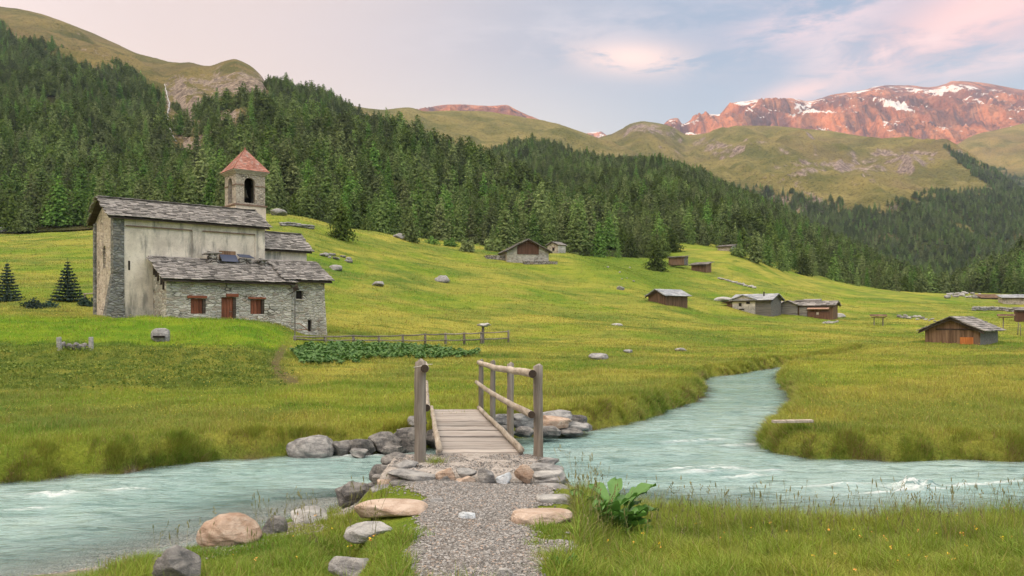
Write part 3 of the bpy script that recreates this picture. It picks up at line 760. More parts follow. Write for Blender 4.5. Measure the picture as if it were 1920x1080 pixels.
# --- wooded mountainside with the bare tops
S1_ridge = [(-2600, -260, 1500), (-1500, -160, 1500), (-600, -110, 1500), (-200, -15, 1500), (0, 12, 1500), (60, 22, 1500), (110, 36, 1480), (200, 74, 1450), (240, 92, 1430), (275, 105, 1400), (320, 112, 1330), (350, 115, 1280), (395, 124, 1220), (418, 117, 1180), (440, 112, 1170),
            (465, 122, 1150), (490, 142, 1120), (500, 156, 1080), (520, 162, 1030), (560, 180, 950), (640, 216, 800), (720, 256, 680), (800, 288, 590), (880, 316, 520), (950, 346, 460), (1020, 385, 410), (1100, 420, 360), (1180, 448, 310), (1230, 462, 285), (1262, 474, 272)]
S1_foot = [(-2600, 440, 250), (-900, 434, 235), (0, 432, 235), (200, 424, 230), (350, 405, 225), (500, 404, 195), (560, 407, 192), (640, 428, 193), (700, 438, 203), (780, 449, 213), (860, 457, 223), (950, 472, 230), (1060, 477, 235), (1170, 485, 240), (1230, 490, 246), (1262, 476, 262)]
def gul(U, V, X, d):
    wx = np.interp(V, [0, .35, .55, .8, 1], [345, 335, 316, 310, 330])
    s = np.interp(V, [0, .25, .5, .8, 1, 1.2], [0, 4, 10, 10, 4, 0])
    return s*np.exp(-((U-wx)/np.interp(V, [0, .5, 1], [22, 20, 34]))**2)
S1 = sheet(S1_ridge, S1_foot, -2600, 1262, 520, 170, 1.06, 16, 120, 11, .14, gul)
pyS = HY+F*(CZ-S1[4])/S1[3]; U1 = np.repeat(S1[0][:, None], len(S1[1]), 1)
TREELINE = ([-400, -200, 0, 60, 100, 140, 200, 240, 280, 310, 330, 360, 420, 470, 500, 520, 545, 570, 2000], [30, 50, 64, 98, 106, 136, 142, 146, 182, 214, 222, 214, 210, 200, 180, 164, 110, 0, 0])
def bare1(px, py):
    b = sstep(6, -14, py-np.interp(px, *TREELINE))
    g = poly_sd(px, py, [(292, 160), (350, 190), (400, 190), (450, 205), (475, 228), (445, 250), (405, 262), (378, 276), (356, 300), (338, 316), (318, 285), (300, 240), (290, 195)])
    b = np.maximum(b, sstep(8, -4, g)*.92)
    return b
b1 = bare1(U1, pyS)
rk = poly_sd(U1, pyS, [(300, 165), (350, 150), (400, 142), (430, 130), (465, 128), (498, 142), (506, 175), (480, 215), (450, 235), (400, 260), (360, 300), (335, 315), (315, 280), (300, 230)])
rk2 = poly_sd(U1, pyS, [(200, 120), (270, 150), (310, 180), (308, 215), (260, 190), (215, 150)])
bareS = np.where(b1 > .4, np.maximum(np.maximum(.34*sstep(14, -14, rk), .26*sstep(12, -8, rk2)), -.12), -.25)
o1 = sheet_obj('forested_hillside', S1, None, 'steep mountainside with dark conifers and bare grassy tops', 'hillside', dict(bare=bareS))
o1.data.materials.append(M['alp_near']); o1.data.materials.append(M['forest_floor'])
vb = b1.ravel()
lv = np.zeros(len(o1.data.loops), np.int32); o1.data.loops.foreach_get('vertex_index', lv)
o1.data.polygons.foreach_set('material_index', (vb[lv].reshape(-1, 4).mean(1) < .45).astype(np.int32))

# --- second wooded ridge
S2_ridge = [(820, 345, 1000), (880, 318, 980), (920, 292, 960), (960, 281, 940), (1000, 277, 920), (1040, 281, 900), (1090, 297, 880), (1170, 312, 860), (1230, 316, 840), (1290, 328, 810), (1340, 350, 780), (1400, 375, 750), (1460, 405, 720), (1530, 440, 690), (1600, 476, 650), (1700, 528, 600), (1770, 562, 560)]
S2_foot = [(820, 480, 400), (1000, 475, 360), (1150, 470, 320), (1250, 462, 290), (1330, 466, 288), (1400, 490, 288), (1490, 516, 288), (1600, 544, 300), (1700, 556, 315), (1770, 562, 330)]
S2 = sheet(S2_ridge, S2_foot, 820, 1770, 230, 110, 1.0, 7, 90, 23, .25)
sheet_obj('forested_hillside', S2, M['forest_floor'], 'long wooded spur running down to the valley floor', 'hillside', dict(bare=np.full(S2[2].shape, -.3)))

S3_ridge = [(1770, 568, 520), (1800, 556, 500), (1830, 540, 490), (1880, 514, 480), (1920, 494, 470), (2100, 440, 460), (2600, 300, 460)]
S3_foot = [(1770, 572, 380), (1800, 566, 350), (1880, 560, 345), (1920, 560, 345), (2600, 560, 345)]
S3 = sheet(S3_ridge, S3_foot, 1770, 2600, 90, 60, 1.0, 4, 60, 29, .3)
sheet_obj('forested_hillside', S3, M['forest_floor'], 'dark wooded foot of the opposite valley side', 'hillside', dict(bare=np.full(S3[2].shape, -.3)))

# --- broad alpine mountain behind
S4_ridge = [(1040, 300, 2500), (1100, 268, 2600), (1130, 256, 2700), (1165, 246, 2750), (1185, 233, 2800), (1205, 228, 2800), (1235, 231, 2800), (1262, 238, 2800), (1290, 252, 2780), (1320, 250, 2700), (1360, 240, 2650), (1400, 235, 2600), (1450, 236, 2560), (1500, 240, 2500), (1560, 246, 2450), (1620, 256, 2400), (1680, 262, 2350), (1740, 268, 2300), (1775, 276, 2250), (1810, 296, 2150),
            (1850, 322, 2050), (1890, 346, 1950), (1940, 372, 1850), (2060, 420, 1750), (2400, 500, 1600)]
S4_foot = [(1040, 470, 1100), (1250, 480, 1050), (1400, 520, 1000), (1600, 560, 900), (1800, 575, 800), (1920, 580, 760), (2400, 590, 700)]
S4 = sheet(S4_ridge, S4_foot, 1040, 2400, 330, 150, .93, 50, 320, 37, .07, ridged=.3)
U4 = np.repeat(S4[0][:, None], len(S4[1]), 1); py4 = HY+F*(CZ-S4[4])/S4[3]
def blob(px, py, cx, cy, wx, wy): return np.exp(-((px-cx)/wx)**2-((py-cy)/wy)**2)
b4 = .14+.42*blob(U4, py4, 1625, 310, 70, 26)+.30*blob(U4, py4, 1370, 275, 80, 20)+.34*blob(U4, py4, 1720, 290, 60, 16)+.55*blob(U4, py4, 1215, 240, 55, 14)+.34*blob(U4, py4, 1500, 315, 70, 24)+.24*blob(U4, py4, 1530, 395, 90, 30)+.2*blob(U4, py4, 1700, 385, 60, 14)+.2*blob(U4, py4, 1800, 425, 50, 10)+.15*blob(U4, py4, 1400, 350, 50, 14)
YT4 = ([1200, 1300, 1400, 1430, 1500, 1560, 1640, 1690, 1750, 1820, 1880, 1920, 2000], [330, 338, 352, 348, 365, 378, 392, 372, 362, 356, 352, 358, 372])
def wood4(px, py, X, d):
    k_ = sstep(-4, 22, py-np.interp(px, *YT4))
    hole = .6*blob(px, py, 1530, 392, 90, 26)+.75*blob(px, py, 1700, 385, 60, 14)+.65*blob(px, py, 1800, 425, 50, 10)
    k_ = k_*np.clip(.55+1.2*sstep(-.35, .2, fbm(X/90, d/90, 303, 3))-hole, 0, 1)
    k_ = np.maximum(k_, sstep(430, 460, py))
    edge = poly_sd(px, py, [(1770, 276), (1800, 290), (1850, 318), (1900, 345), (1960, 380), (1960, 405), (1900, 372), (1850, 345), (1800, 305)])
    return np.maximum(k_, sstep(4, -4, edge)*.9)
sheet_obj('mountain', S4, M['alp_far'], 'broad olive green alpine mountain with scattered rock', 'mountain', dict(bare=b4, wood=.85*wood4(U4, py4, S4[2], S4[3])))

S5_ridge = [(560, 230, 1700), (640, 196, 1800), (690, 203, 1850), (720, 206, 1900), (765, 201, 1950), (800, 209, 2000), (850, 206, 2050), (900, 208, 2100), (960, 216, 2150), (1020, 228, 2200), (1060, 238, 2200), (1100, 251, 2150), (1150, 270, 2000), (1200, 292, 1850), (1260, 318, 1700), (1330, 350, 1500)]
S5_foot = [(560, 420, 1000), (900, 420, 1100), (1100, 400, 1000), (1330, 400, 950)]
S5 = sheet(S5_ridge, S5_foot, 560, 1330, 190, 90, .95, 26, 220, 43, .10)
U5 = np.repeat(S5[0][:, None], len(S5[1]), 1); py5 = HY+F*(CZ-S5[4])/S5[3]
sheet_obj('mountain', S5, M['alp_far'], 'smooth brownish green ridge above the dark forest', 'mountain', dict(bare=-.04+.30*blob(U5, py5, 990, 245, 50, 14)+.2*blob(U5, py5, 1230, 300, 50, 10)))

S6_ridge = [(1740, 330, 3000), (1790, 275, 3200), (1830, 252, 3300), (1870, 243, 3300), (1920, 231, 3300), (2000, 215, 3300), (2400, 180, 3300)]
S6_foot = [(1740, 420, 2300), (1900, 420, 2200), (2400, 420, 2200)]
S6 = sheet(S6_ridge, S6_foot, 1740, 2400, 150, 80, .95, 30, 240, 53, .10)
U6 = np.repeat(S6[0][:, None], len(S6[1]), 1); py6 = HY+F*(CZ-S6[4])/S6[3]
sheet_obj('mountain', S6, M['alp_far'], 'green shoulder of mountain with a dark wood along its lower edge', 'mountain', dict(bare=-.06+0*U6, wood=.85*sstep(-6, 10, py6-np.interp(U6, [1740, 1800, 1850, 1900, 1960], [270, 288, 308, 328, 345]))))

def f_peak(k, p):
    pos = k.geo(); nz = k.node('ShaderNodeSeparateXYZ', {0: k.geo('Normal')}).outputs[2]
    n = k.noise(pos, 1/420, 7, .62, .4); n2 = k.noise(pos, 1/95, 6, .68); gl_ = k.noise(k.mapping(pos, scale=(1/70, 1/300, 1/500)), 1.0, 5, .65, .6)
    c = k.mix(k.sstep(n, .36, .64), (.21, .088, .066, 1), (.54, .228, .118, 1))
    c = k.mix(k.math('MULTIPLY', k.sstep(gl_, .45, .62), .85), c, (.105, .062, .072, 1))
    c = k.mix(k.math('MULTIPLY', k.sstep(n2, .55, .68), .55), c, (.58, .30, .18, 1))
    c = k.mix(k.math('MULTIPLY', k.sstep(k.noise(pos, 1/34, 4, .7), .54, .66), .55), c, (.11, .075, .08, 1))
    s = k.math('ADD', k.math('MULTIPLY', k.math('SUBTRACT', nz, .62), .9), k.math('ADD', k.math('MULTIPLY', k.math('SUBTRACT', n2, .5), 1.0), k.math('MULTIPLY', k.math('SUBTRACT', k.noise(pos, 1/300, 6, .6, .5), .5), 1.7)))
    s = k.math('ADD', s, k.attr('snow'))
    c = k.mix(k.sstep(s, .12, .20), c, (.80, .77, .76, 1))
    k.put(p.inputs['Base Color'], c)
    k.put(p.inputs['Normal'], k.bump(k.math('ADD', n2, k.math('ADD', gl_, k.math('MULTIPLY', k.noise(pos, 1/28, 4, .7), .35))), 70, 1.0))
M['peak'] = material('red_rock_and_snow', f_peak, .95, .05)
S7_ridge = [(1200, 262, 5200), (1240, 238, 5400), (1255, 224, 5500), (1270, 221, 5600), (1280, 232, 5600), (1300, 222, 5650), (1325, 214, 5700), (1345, 215, 5750), (1372, 192, 5800), (1400, 190, 5800), (1425, 186, 5800), (1460, 187, 5850), (1482, 184, 5850), (1515, 190, 5900), (1540, 184, 5900), (1560, 178, 5900), (1600, 172, 5950), (1625, 168, 6000), (1640, 163, 6000), (1670, 160, 6000),
            (1700, 160, 6000), (1740, 164, 6000), (1770, 158, 6000), (1788, 152, 6000), (1830, 154, 6000), (1870, 160, 6000), (1920, 169, 6000), (2050, 176, 6000), (2400, 240, 6000)]
S7_foot = [(1200, 330, 3900), (1500, 330, 3800), (2400, 330, 3700)]
S7 = sheet(S7_ridge, S7_foot, 1200, 2130, 400, 190, .92, 135, 560, 67, .02, ridged=.7, back=.12, top=.6)
U7 = np.repeat(S7[0][:, None], len(S7[1]), 1); py7 = HY+F*(CZ-S7[4])/S7[3]
sn = -.25+.62*np.maximum(sstep(4, -4, poly_sd(U7, py7, [(1632, 190), (1650, 185), (1672, 188), (1705, 194), (1718, 203), (1712, 210), (1690, 210), (1660, 204), (1640, 198)])), 0)
sn = sn+.20*blob(U7, py7, 1430, 192, 60, 6)+.24*blob(U7, py7, 1500, 212, 40, 14)+.22*blob(U7, py7, 1560, 205, 60, 9)+.26*blob(U7, py7, 1650, 235, 60, 10)+.18*blob(U7, py7, 1620, 222, 40, 8)+.24*blob(U7, py7, 1780, 170, 40, 12)+.22*blob(U7, py7, 1730, 196, 34, 7)+.16*blob(U7, py7, 1840, 190, 30, 8)+.26*blob(U7, py7, 1755, 258, 22, 5)+.2*blob(U7, py7, 1490, 228, 40, 8)
sheet_obj('mountain', S7, M['peak'], 'snow patched red rock massif glowing in the last sunlight', 'mountain', dict(snow=sn))

S8_ridge = [(740, 232, 4200), (790, 208, 4300), (812, 200, 4400), (850, 196, 4500), (880, 197, 4500), (920, 199, 4500), (948, 197, 4500), (965, 204, 4450), (985, 213, 4400), (1010, 224, 4300), (1060, 250, 4200)]
S8 = sheet(S8_ridge, [(740, 300, 3000), (1060, 300, 3000)], 740, 1060, 130, 50, .95, 60, 380, 71, .06, ridged=.5, back=.15)
sheet_obj('mountain', S8, M['peak'], 'distant reddish summit peeping over the brownish green ridge', 'mountain', dict(snow=np.full(S8[2].shape, -.6)))
S9 = sheet([(1080, 262, 6500), (1097, 251, 6500), (1108, 248, 6500), (1122, 247, 6500), (1136, 254, 6500), (1160, 268, 6500)], [(1080, 300, 5200), (1160, 300, 5200)], 1080, 1160, 60, 30, .95, 70, 350, 77, .06, ridged=.5, back=.1)
sheet_obj('mountain', S9, M['peak'], 'tiny pale summit in the saddle between two ridges', 'mountain', dict(snow=np.full(S9[2].shape, -.15)))

# unseen ridge added beside and behind the camera to shade the valley floor
ang = np.linspace(-2200, 5200, 90)
hh = 945+50*fbm(ang/700, ang*0, 91, 3)
xx = -2300+250*fbm(ang/900, ang*0+3, 93, 2)
prof = np.linspace(0, 1, 24)
bx = np.concatenate([xx[:, None]+1500*(1-prof)[None], xx[:, None]-1500*prof[None, 1:]], 1)
bz = np.concatenate([-1+(hh[:, None]+1)*(prof**1.2)[None], hh[:, None]*(1-prof[None, 1:])], 1)
by = np.repeat((2600-ang)[:, None], bx.shape[1], 1)
bz = bz+fbm(bx/300, by/300, 95, 4)*60*np.clip(bz/300, 0, 1)
S10_blocker = (ang, np.zeros(bx.shape[1]), bx, by, bz)
sheet_obj('mountain', S10_blocker, M['alp_near'], 'unseen ridge added to keep the evening sun off the valley', 'mountain', dict(bare=np.zeros(bx.shape)))

# waterfall in the gully
from mathutils.bvhtree import BVHTree
_bv = BVHTree.FromPolygons([tuple(v) for v in np.stack([S1[2], S1[3], S1[4]], -1).reshape(-1, 3)], grid_faces(len(S1[0]), len(S1[1])).tolist())
def ribbon(mb, pts, wpx):
    P = []
    for j in range(len(pts)-1):
        for t in np.linspace(0, 1, 7, endpoint=False):
            x = pts[j][0]*(1-t)+pts[j+1][0]*t+random.uniform(-1.0, 1.0); y = pts[j][1]*(1-t)+pts[j+1][1]*t
            r = Vector(((x-CX)/F, 1, (HY-y)/F)).normalized(); h = _bv.ray_cast(Vector((0, 0, CZ)), r)
            if h[0] is not None: P.append(h[0]-r*1.5)
    mb.tube(P, [random.uniform(.55, 1.3)*wpx*P[0].y/F for _ in P], 6, .2)
mb = MB(); ribbon(mb, WFALL, .85)
fo = mb.build('waterfall', M['fall'], None, True)
tag(fo, 'thin white waterfall in the rocky gully of the wooded mountainside', 'waterfall', kind='structure')
# ================================================================== trees
def clump_mesh(name, C, size, mat, seed, flat=0.0, per=2, out=0.0):
    """needle clumps: each a bent leaf-shaped pair of triangles, tilted at random"""
    r = np.random.default_rng(seed); n = len(C)
    C = np.repeat(C, per, 0); size = np.repeat(size, per); N = len(C)
    a = r.normal(size=(N, 3)); a[:, 2] *= (1-flat); a /= np.linalg.norm(a, axis=1)[:, None]+1e-9
    if out:
        nn = np.stack([C[:, 0], C[:, 1], np.zeros(N)], 1); nn /= np.linalg.norm(nn, axis=1)[:, None]+1e-6
        nn = nn*.75+np.array([0, 0, .65])+r.normal(size=(N, 3))*out; nn /= np.linalg.norm(nn, axis=1)[:, None]
        a -= nn*(a*nn).sum(1)[:, None]; a /= np.linalg.norm(a, axis=1)[:, None]+1e-9
    b = np.cross(nn, a) if out else r.normal(size=(N, 3)); b -= a*(a*b).sum(1)[:, None]; b /= np.linalg.norm(b, axis=1)[:, None]+1e-9
    s = size[:, None]*r.uniform(.6, 1.25, (N, 1))
    v0 = C-a*s*.55; v1 = C+b*s*.36; v2 = C+a*s*.55-np.array([0, 0, 1])*s*.12; v3 = C-b*s*.36
    V = np.stack([v0, v1, v2, v3], 1).reshape(-1, 3)
    i = np.arange(N)*4
    return np_mesh(name, V, np.stack([i, i+1, i+2, i+3], 1), mat)

def larch_crown(seed, r=.22, n_whorl=22, size=.056, low=.03, per=2, power=.78, mat='larch'):
    """unit-height conifer crown: whorls of limbs carrying needle clumps, full and uneven"""
    g = np.random.default_rng(seed); C = []; S = []
    for w in range(n_whorl):
        t = (w+g.uniform(-.35, .35))/n_whorl; t = min(max(t, 0), .985)
        z = low+(1-low)*t
        rad = r*(1-t)**power*(.80+.20*math.sin(min(t*9+.9, math.pi/2)))+.012
        nb = max(4, int(10*(1-t)+3)); ph = g.uniform(0, 6.3); sw = g.uniform(.82, 1.18)
        for b in range(nb):
            an = ph+2*math.pi*b/nb+g.uniform(-.3, .3); L = rad*sw*g.uniform(.70, 1.18)
            if g.random() < .06: continue
            m = max(2, int(L/size*1.7))
            for q in range(m):
                f = (q+g.uniform(.35, 1))/m
                C.append((math.cos(an)*L*f+g.normal()*size*.25, math.sin(an)*L*f+g.normal()*size*.25, z-L*.30*f*f+L*.16*f+g.normal()*size*.28))
                S.append(size*(1.2-.45*f)*(1 if t < .85 else .75))
    for q in range(6): C.append((0, 0, .95+.011*q)); S.append(size*.5)
    return clump_mesh('larch_crown', np.array(C), np.array(S), M[mat], seed, .2, per, .42)

def trunk_mesh(name, h, r, top=.9, limbs=6, seed=1):
    mb = MB(); random.seed(seed)
    mb.tube([(0, 0, -.06*h), (0, 0, .02*h), (.004*h, 0, .3*h), (-.003*h, .003*h, .65*h), (0, 0, top*h)], [r*1.35, r, r*.75, r*.45, r*.1], 7, .08)
    for i in range(limbs):
        a = i*2.4; z = h*(.12+.7*i/limbs); l = h*.13*(1-z/h)
        mb.tube([(0, 0, z), (math.cos(a)*l, math.sin(a)*l, z-.15*l)], [r*.28, r*.08], 5)
    me = bpy.data.meshes.new(name); me.from_pydata(mb.v, [], mb.f); me.materials.append(M['bark']); return me

CROWNS = [larch_crown(100+i, r=rr, power=pw, n_whorl=nw) for i, (rr, pw, nw) in enumerate([(.235, .74, 22), (.20, .68, 24), (.26, .80, 21), (.225, .60, 22), (.18, .66, 25), (.25, .66, 22)])]
TRUNKS = [trunk_mesh('larch_trunk', 1.0, .016, .9, 6, i) for i in range(2)]
print('crown faces', [len(c.polygons) for c in CROWNS])

def scatter(S, n, seed, vmax=1.02, keep=None, pad=280):
    pu, vv, X, d, z = S
    r = np.random.default_rng(seed)
    P = np.stack([X, d, z], -1); a = P[:-1, :-1]; b = P[1:, :-1]; c = P[:-1, 1:]; e = P[1:, 1:]
    A = np.linalg.norm(np.cross(b-a, c-a), axis=-1)
    A = A*(vv[None, :-1] < vmax)*((pu[:-1] > -pad) & (pu[:-1] < 1920+pad))[:, None]
    A = A.ravel(); i = r.choice(len(A), n, p=A/A.sum())
    iu, iv = np.unravel_index(i, (len(pu)-1, len(vv)-1)); s = r.random(n)[:, None]; t = r.random(n)[:, None]
    Q = a[iu, iv]*(1-s)*(1-t)+b[iu, iv]*s*(1-t)+c[iu, iv]*(1-s)*t+e[iu, iv]*s*t
    px = CX+F*Q[:, 0]/Q[:, 1]; py = HY+F*(CZ-Q[:, 2])/Q[:, 1]
    if keep is not None:
        m = r.random(n) < keep(px, py, Q); Q = Q[m]
    return Q

def thin(Q, gap):
    """drop trees that stand closer than gap to another"""
    cell = {}; keep = []
    for i, (x, y) in enumerate(Q[:, :2]):
        c = (int(x//gap), int(y//gap)); ok = True
        for dx in (-1, 0, 1):
            for dy in (-1, 0, 1):
                for j in cell.get((c[0]+dx, c[1]+dy), ()):
                    if (Q[j, 0]-x)**2+(Q[j, 1]-y)**2 < gap*gap: ok = False; break
                if not ok: break
            if not ok: break
        if ok: cell.setdefault(c, []).append(i); keep.append(i)
    return Q[keep]

def keep1(px, py, Q):
    k_ = 1-bare1(px, py)
    k_ *= 1-sstep(11, 7, np.abs(px-wf_x(py)))*(py < 292)*(py > 150)
    return k_*np.where(py > 300, 1, .55+.75*sstep(-.35, .1, fbm(Q[:, 0]/60, Q[:, 1]/60, 301, 3)))
Q1 = thin(scatter(S1, 76000, 1, 1.01, keep1), 4.5)
Q2 = thin(scatter(S2, 24000, 2, 1.02), 4.5)
Q3 = thin(scatter(S3, 5000, 3, 1.05), 4.2)
def keep4(px, py, Q): return wood4(px, py, Q[:, 0], Q[:, 1])
Q4 = thin(scatter(S4, 120000, 4, 1.03, keep4), 4.8)
def keep6(px, py, Q): return sstep(-6, 10, py-np.interp(px, [1740, 1800, 1850, 1900, 1960], [270, 288, 308, 328, 345]))
Q6 = thin(scatter(S6, 6000, 6, .9, keep6), 7)
Q5 = thin(scatter(S5, 6000, 7, .9, lambda px, py, Q: sstep(-5, 8, py-np.interp(px, [560, 700, 800, 900, 1000, 1100, 1200, 1330], [236, 275, 300, 310, 305, 330, 345, 380]))), 6)
print('trees', [len(q) for q in (Q1, Q2, Q3, Q4, Q5, Q6)])

def tree_h(Q, lo, hi, seed):
    r = np.random.default_rng(seed)
    h = lo+(hi-lo)*r.beta(2.2, 2.0, len(Q)); return h*(.9+.25*fbm(Q[:, 0]/25, Q[:, 1]/25, seed, 2))
H1 = tree_h(Q1, 5.5, 19, 11); H2 = tree_h(Q2, 5.5, 16.5, 12); H3 = tree_h(Q3, 11, 18, 13); H4 = tree_h(Q4, 8, 16, 14); H5 = tree_h(Q5, 8, 14, 15); H6 = tree_h(Q6, 9, 16, 16)
far = Q1[:, 1] > 900; H1[far] *= .92

# the trees that stand largest are things of their own
def individual(pos, h, wid, variant, label, group, rz=None, tr=True):
    root = empty('larch_tree', pos, random.uniform(0, 6.28) if rz is None else rz, label, 'tree', group)
    c = link('crown', CROWNS[variant % 6], root); c.scale = (h*wid, h*wid, h)
    t = link('trunk', TRUNKS[variant % 2], root); t.scale = (h, h, h)
    return root
cand = []
for q, hh_, s in ((Q1, H1, 1), (Q2, H2, 2), (Q3, H3, 3)):
    for i in range(len(q)):
        px = CX+F*q[i, 0]/q[i, 1]
        if -30 < px < 1950: cand.append((hh_[i]/q[i, 1], s, i, px))
cand.sort(reverse=True)
# spread: hidden trunks deep in the wood are left to the mass; take the front rows
taken = {1: set(), 2: set(), 3: set()}; colcount = {}
picked = []
for sz, s, i, px in cand:
    c = int(px//30); 
    if colcount.get(c, 0) >= (7 if px < 1280 else 5): continue
    if 205 < px < 480 and sz*F < 40: continue
    colcount[c] = colcount.get(c, 0)+1; taken[s].add(i); picked.append((s, i, px))
    if len(picked) >= 270: break
for s, i, px in picked:
    q, hh_ = ((Q1, H1), (Q2, H2), (Q3, H3))[s-1]
    if s == 1:
        if px < 200: lab, grp = 'dark green conifer in the crowded wood above the dry stone wall', 'conifers above the dry stone wall'
        elif px < 620: lab, grp = 'dark green conifer in the crowded wood rising behind the chapel', 'conifers rising behind the chapel'
        elif px < 960: lab, grp = 'tall green conifer in the crowded wood behind the crest of the meadow', 'conifers behind the meadow crest'
        else: lab, grp = 'tall green conifer in the crowded wood above the stone and timber barn', 'conifers above the barn'
    elif s == 2: lab, grp = 'bluish green conifer in the crowded wood along the upper meadow edge', 'conifers along the upper meadow edge'
    else: lab, grp = 'blackish green conifer in the dark wood behind the ruined walls', 'conifers behind the ruined walls'
    individual(Vector(q[i]), float(hh_[i]), random.uniform(.95, 1.4), random.randrange(6), lab, grp)

# single trees in the open
BUSHY = [larch_crown(140+i, r=rr, power=pw, n_whorl=22, size=.075, mat='larch_light', per=3) for i, (rr, pw) in enumerate([(.40, .62), (.34, .66), (.44, .5)])]
def lone(px, pyb, h_px, wid, var, label, dmin=60, cls='larch_tree'):
    p = gp(px, pyb, dmin); h = h_px*p.y/F
    p.z -= .15
    root = individual(p, h, wid, var, label, None)
    if cls != 'larch_tree':
        c = [o for o in bpy.data.objects if o.parent == root and o.name.startswith('crown')][0]; c.data = BUSHY[var]; c.scale = (h, h, h)
    return root
lone(640, 449, 76, 1, 0, 'bushy round larch standing alone on the yellow crest behind the chapel', 120, 'bushy')
lone(770, 453, 64, 1, 1, 'small conical larch in front of the wood beside a pale boulder', 120, 'bushy')
lone(1231, 508, 56, 1, 2, 'round green bushy tree at the tip of the wood in the hollow', 130, 'bushy')
lone(873, 470, 22, 1.6, 2, 'tiny bushy conifer on scrubby ground uphill from the barn', 150)
lone(1415, 492, 62, 1.4, 0, 'thick conifer at the edge of the upper meadow next to the highest hut', 200)
lone(1440, 498, 58, 1.3, 3, 'broad dark conifer clumped second from the highest hut', 200)
lone(1465, 508, 50, 1.3, 5, 'squat conifer at the lower tip of the clump below the highest hut', 200)

# the rest of the wood: one mass per hillside, scattered over points
def forest(name, Q, H, skip, label, seed):
    idx = np.array([i for i in range(len(Q)) if i not in skip]); r = np.random.default_rng(seed); n = len(idx)
    me = bpy.data.meshes.new(name); me.vertices.add(n); me.vertices.foreach_set('co', Q[idx].astype(np.float32).ravel())
    w = r.uniform(.90, 1.35, n)*H[idx]
    a = me.attributes.new('scl', 'FLOAT_VECTOR', 'POINT'); a.data.foreach_set('vector', np.stack([w, w, H[idx]], 1).astype(np.float32).ravel())
    a = me.attributes.new('rot', 'FLOAT_VECTOR', 'POINT'); a.data.foreach_set('vector', np.stack([r.normal(0, .025, n), r.normal(0, .025, n), r.uniform(0, 6.28, n)], 1).astype(np.float32).ravel())
    a = me.attributes.new('idx', 'INT', 'POINT'); a.data.foreach_set('value', r.integers(0, 6, n).astype(np.int32))
    o = link(name, me); tag(o, label, 'forest', kind='stuff')
    m = o.modifiers.new('scatter', 'NODES'); m.node_group = FOREST
    return o
crown_objs = []
seen = set()
for o in list(bpy.data.objects):
    if o.name.startswith('crown') and o.data and o.data.name not in seen: seen.add(o.data.name); crown_objs.append(o)
print('crown sources', len(crown_objs))
ng = bpy.data.node_groups.new('forest_scatter', 'GeometryNodeTree'); FOREST = ng
ng.interface.new_socket('Geometry', in_out='INPUT', socket_type='NodeSocketGeometry'); ng.interface.new_socket('Geometry', in_out='OUTPUT', socket_type='NodeSocketGeometry')
gi = ng.nodes.new('NodeGroupInput'); go = ng.nodes.new('NodeGroupOutput')
iop = ng.nodes.new('GeometryNodeInstanceOnPoints'); gti = ng.nodes.new('GeometryNodeGeometryToInstance')
for o in crown_objs:
    oi = ng.nodes.new('GeometryNodeObjectInfo'); oi.inputs['Object'].default_value = o; oi.transform_space = 'ORIGINAL'
    ng.links.new(oi.outputs['Geometry'], gti.inputs[0])
def na(name, ty):
    n = ng.nodes.new('GeometryNodeInputNamedAttribute'); n.data_type = ty; n.inputs[0].default_value = name; return n.outputs['Attribute']
ng.links.new(gi.outputs[0], iop.inputs['Points']); ng.links.new(gti.outputs[0], iop.inputs['Instance'])
iop.inputs['Pick Instance'].default_value = True
ng.links.new(na('idx', 'INT'), iop.inputs['Instance Index']); ng.links.new(na('rot', 'FLOAT_VECTOR'), iop.inputs['Rotation']); ng.links.new(na('scl', 'FLOAT_VECTOR'), iop.inputs['Scale'])
ng.links.new(iop.outputs[0], go.inputs[0])
forest('forest', Q1, H1, taken[1], 'dense dark conifer forest covering the steep mountainside', 21)
forest('forest', Q2, H2, taken[2], 'bluish green conifer forest covering the long spur', 22)
forest('forest', Q3, H3, taken[3], 'blackish conifer wood at the foot of the opposite slope', 23)
forest('forest', Q4, H4, set(), 'patchy far conifer forest below the alpine mountain', 24)
forest('forest', Q5, H5, set(), 'thin far forest below the smooth brownish green ridge', 25)
forest('forest', Q6, H6, set(), 'distant dark wood along the lower edge of the green shoulder', 26)

# two small blue spruces in tiers
def spruce_crown(seed):
    g = np.random.default_rng(seed); C = []; S = []
    nt = 13
    for w in range(nt):
        t = w/nt; z = .03+.93*t; rad = .36*(1-t)**.92+.012
        nb = int(13*(1-t)+5)
        for b in range(nb):
            an = 2*math.pi*b/nb+w*.7+g.uniform(-.15, .15); L = rad*g.uniform(.8, 1.12); m = max(3, int(L/.020))
            for q in range(m):
                f = (q+.5)/m; wdt = .05*(1-f)*(1-t)+.008
                for _ in range(2):
                    C.append((math.cos(an)*L*f-math.sin(an)*g.normal()*wdt*.6, math.sin(an)*L*f+math.cos(an)*g.normal()*wdt*.6, z-.10*L*f+.16*L*f*f+g.normal()*.010)); S.append(.052)
    for q in range(8): C.append((0, 0, .93+.011*q)); S.append(.022)
    me = clump_mesh('spruce_crown', np.array(C), np.array(S), M['spruce'], seed, .3, 1, .4)
    return me
SPR = trunk_mesh('spruce_trunk', 1.0, .022, .95, 6, 5)
for (px, pyb, hp, sd_i, lab) in ((13, 566, 78, 1, 'small blue spruce cut by the edge of the picture'), (127, 565, 82, 2, 'small tiered blue spruce standing in the grass beside the chapel gable')):
    p = gp(px, pyb, 55); h = hp*p.y/F
    root = empty('blue_spruce', p, 1.0, lab, 'tree')
    c = link('crown', spruce_crown(sd_i), root); c.scale = (h, h, h); t = link('trunk', SPR, root); t.scale = (h, h, h)
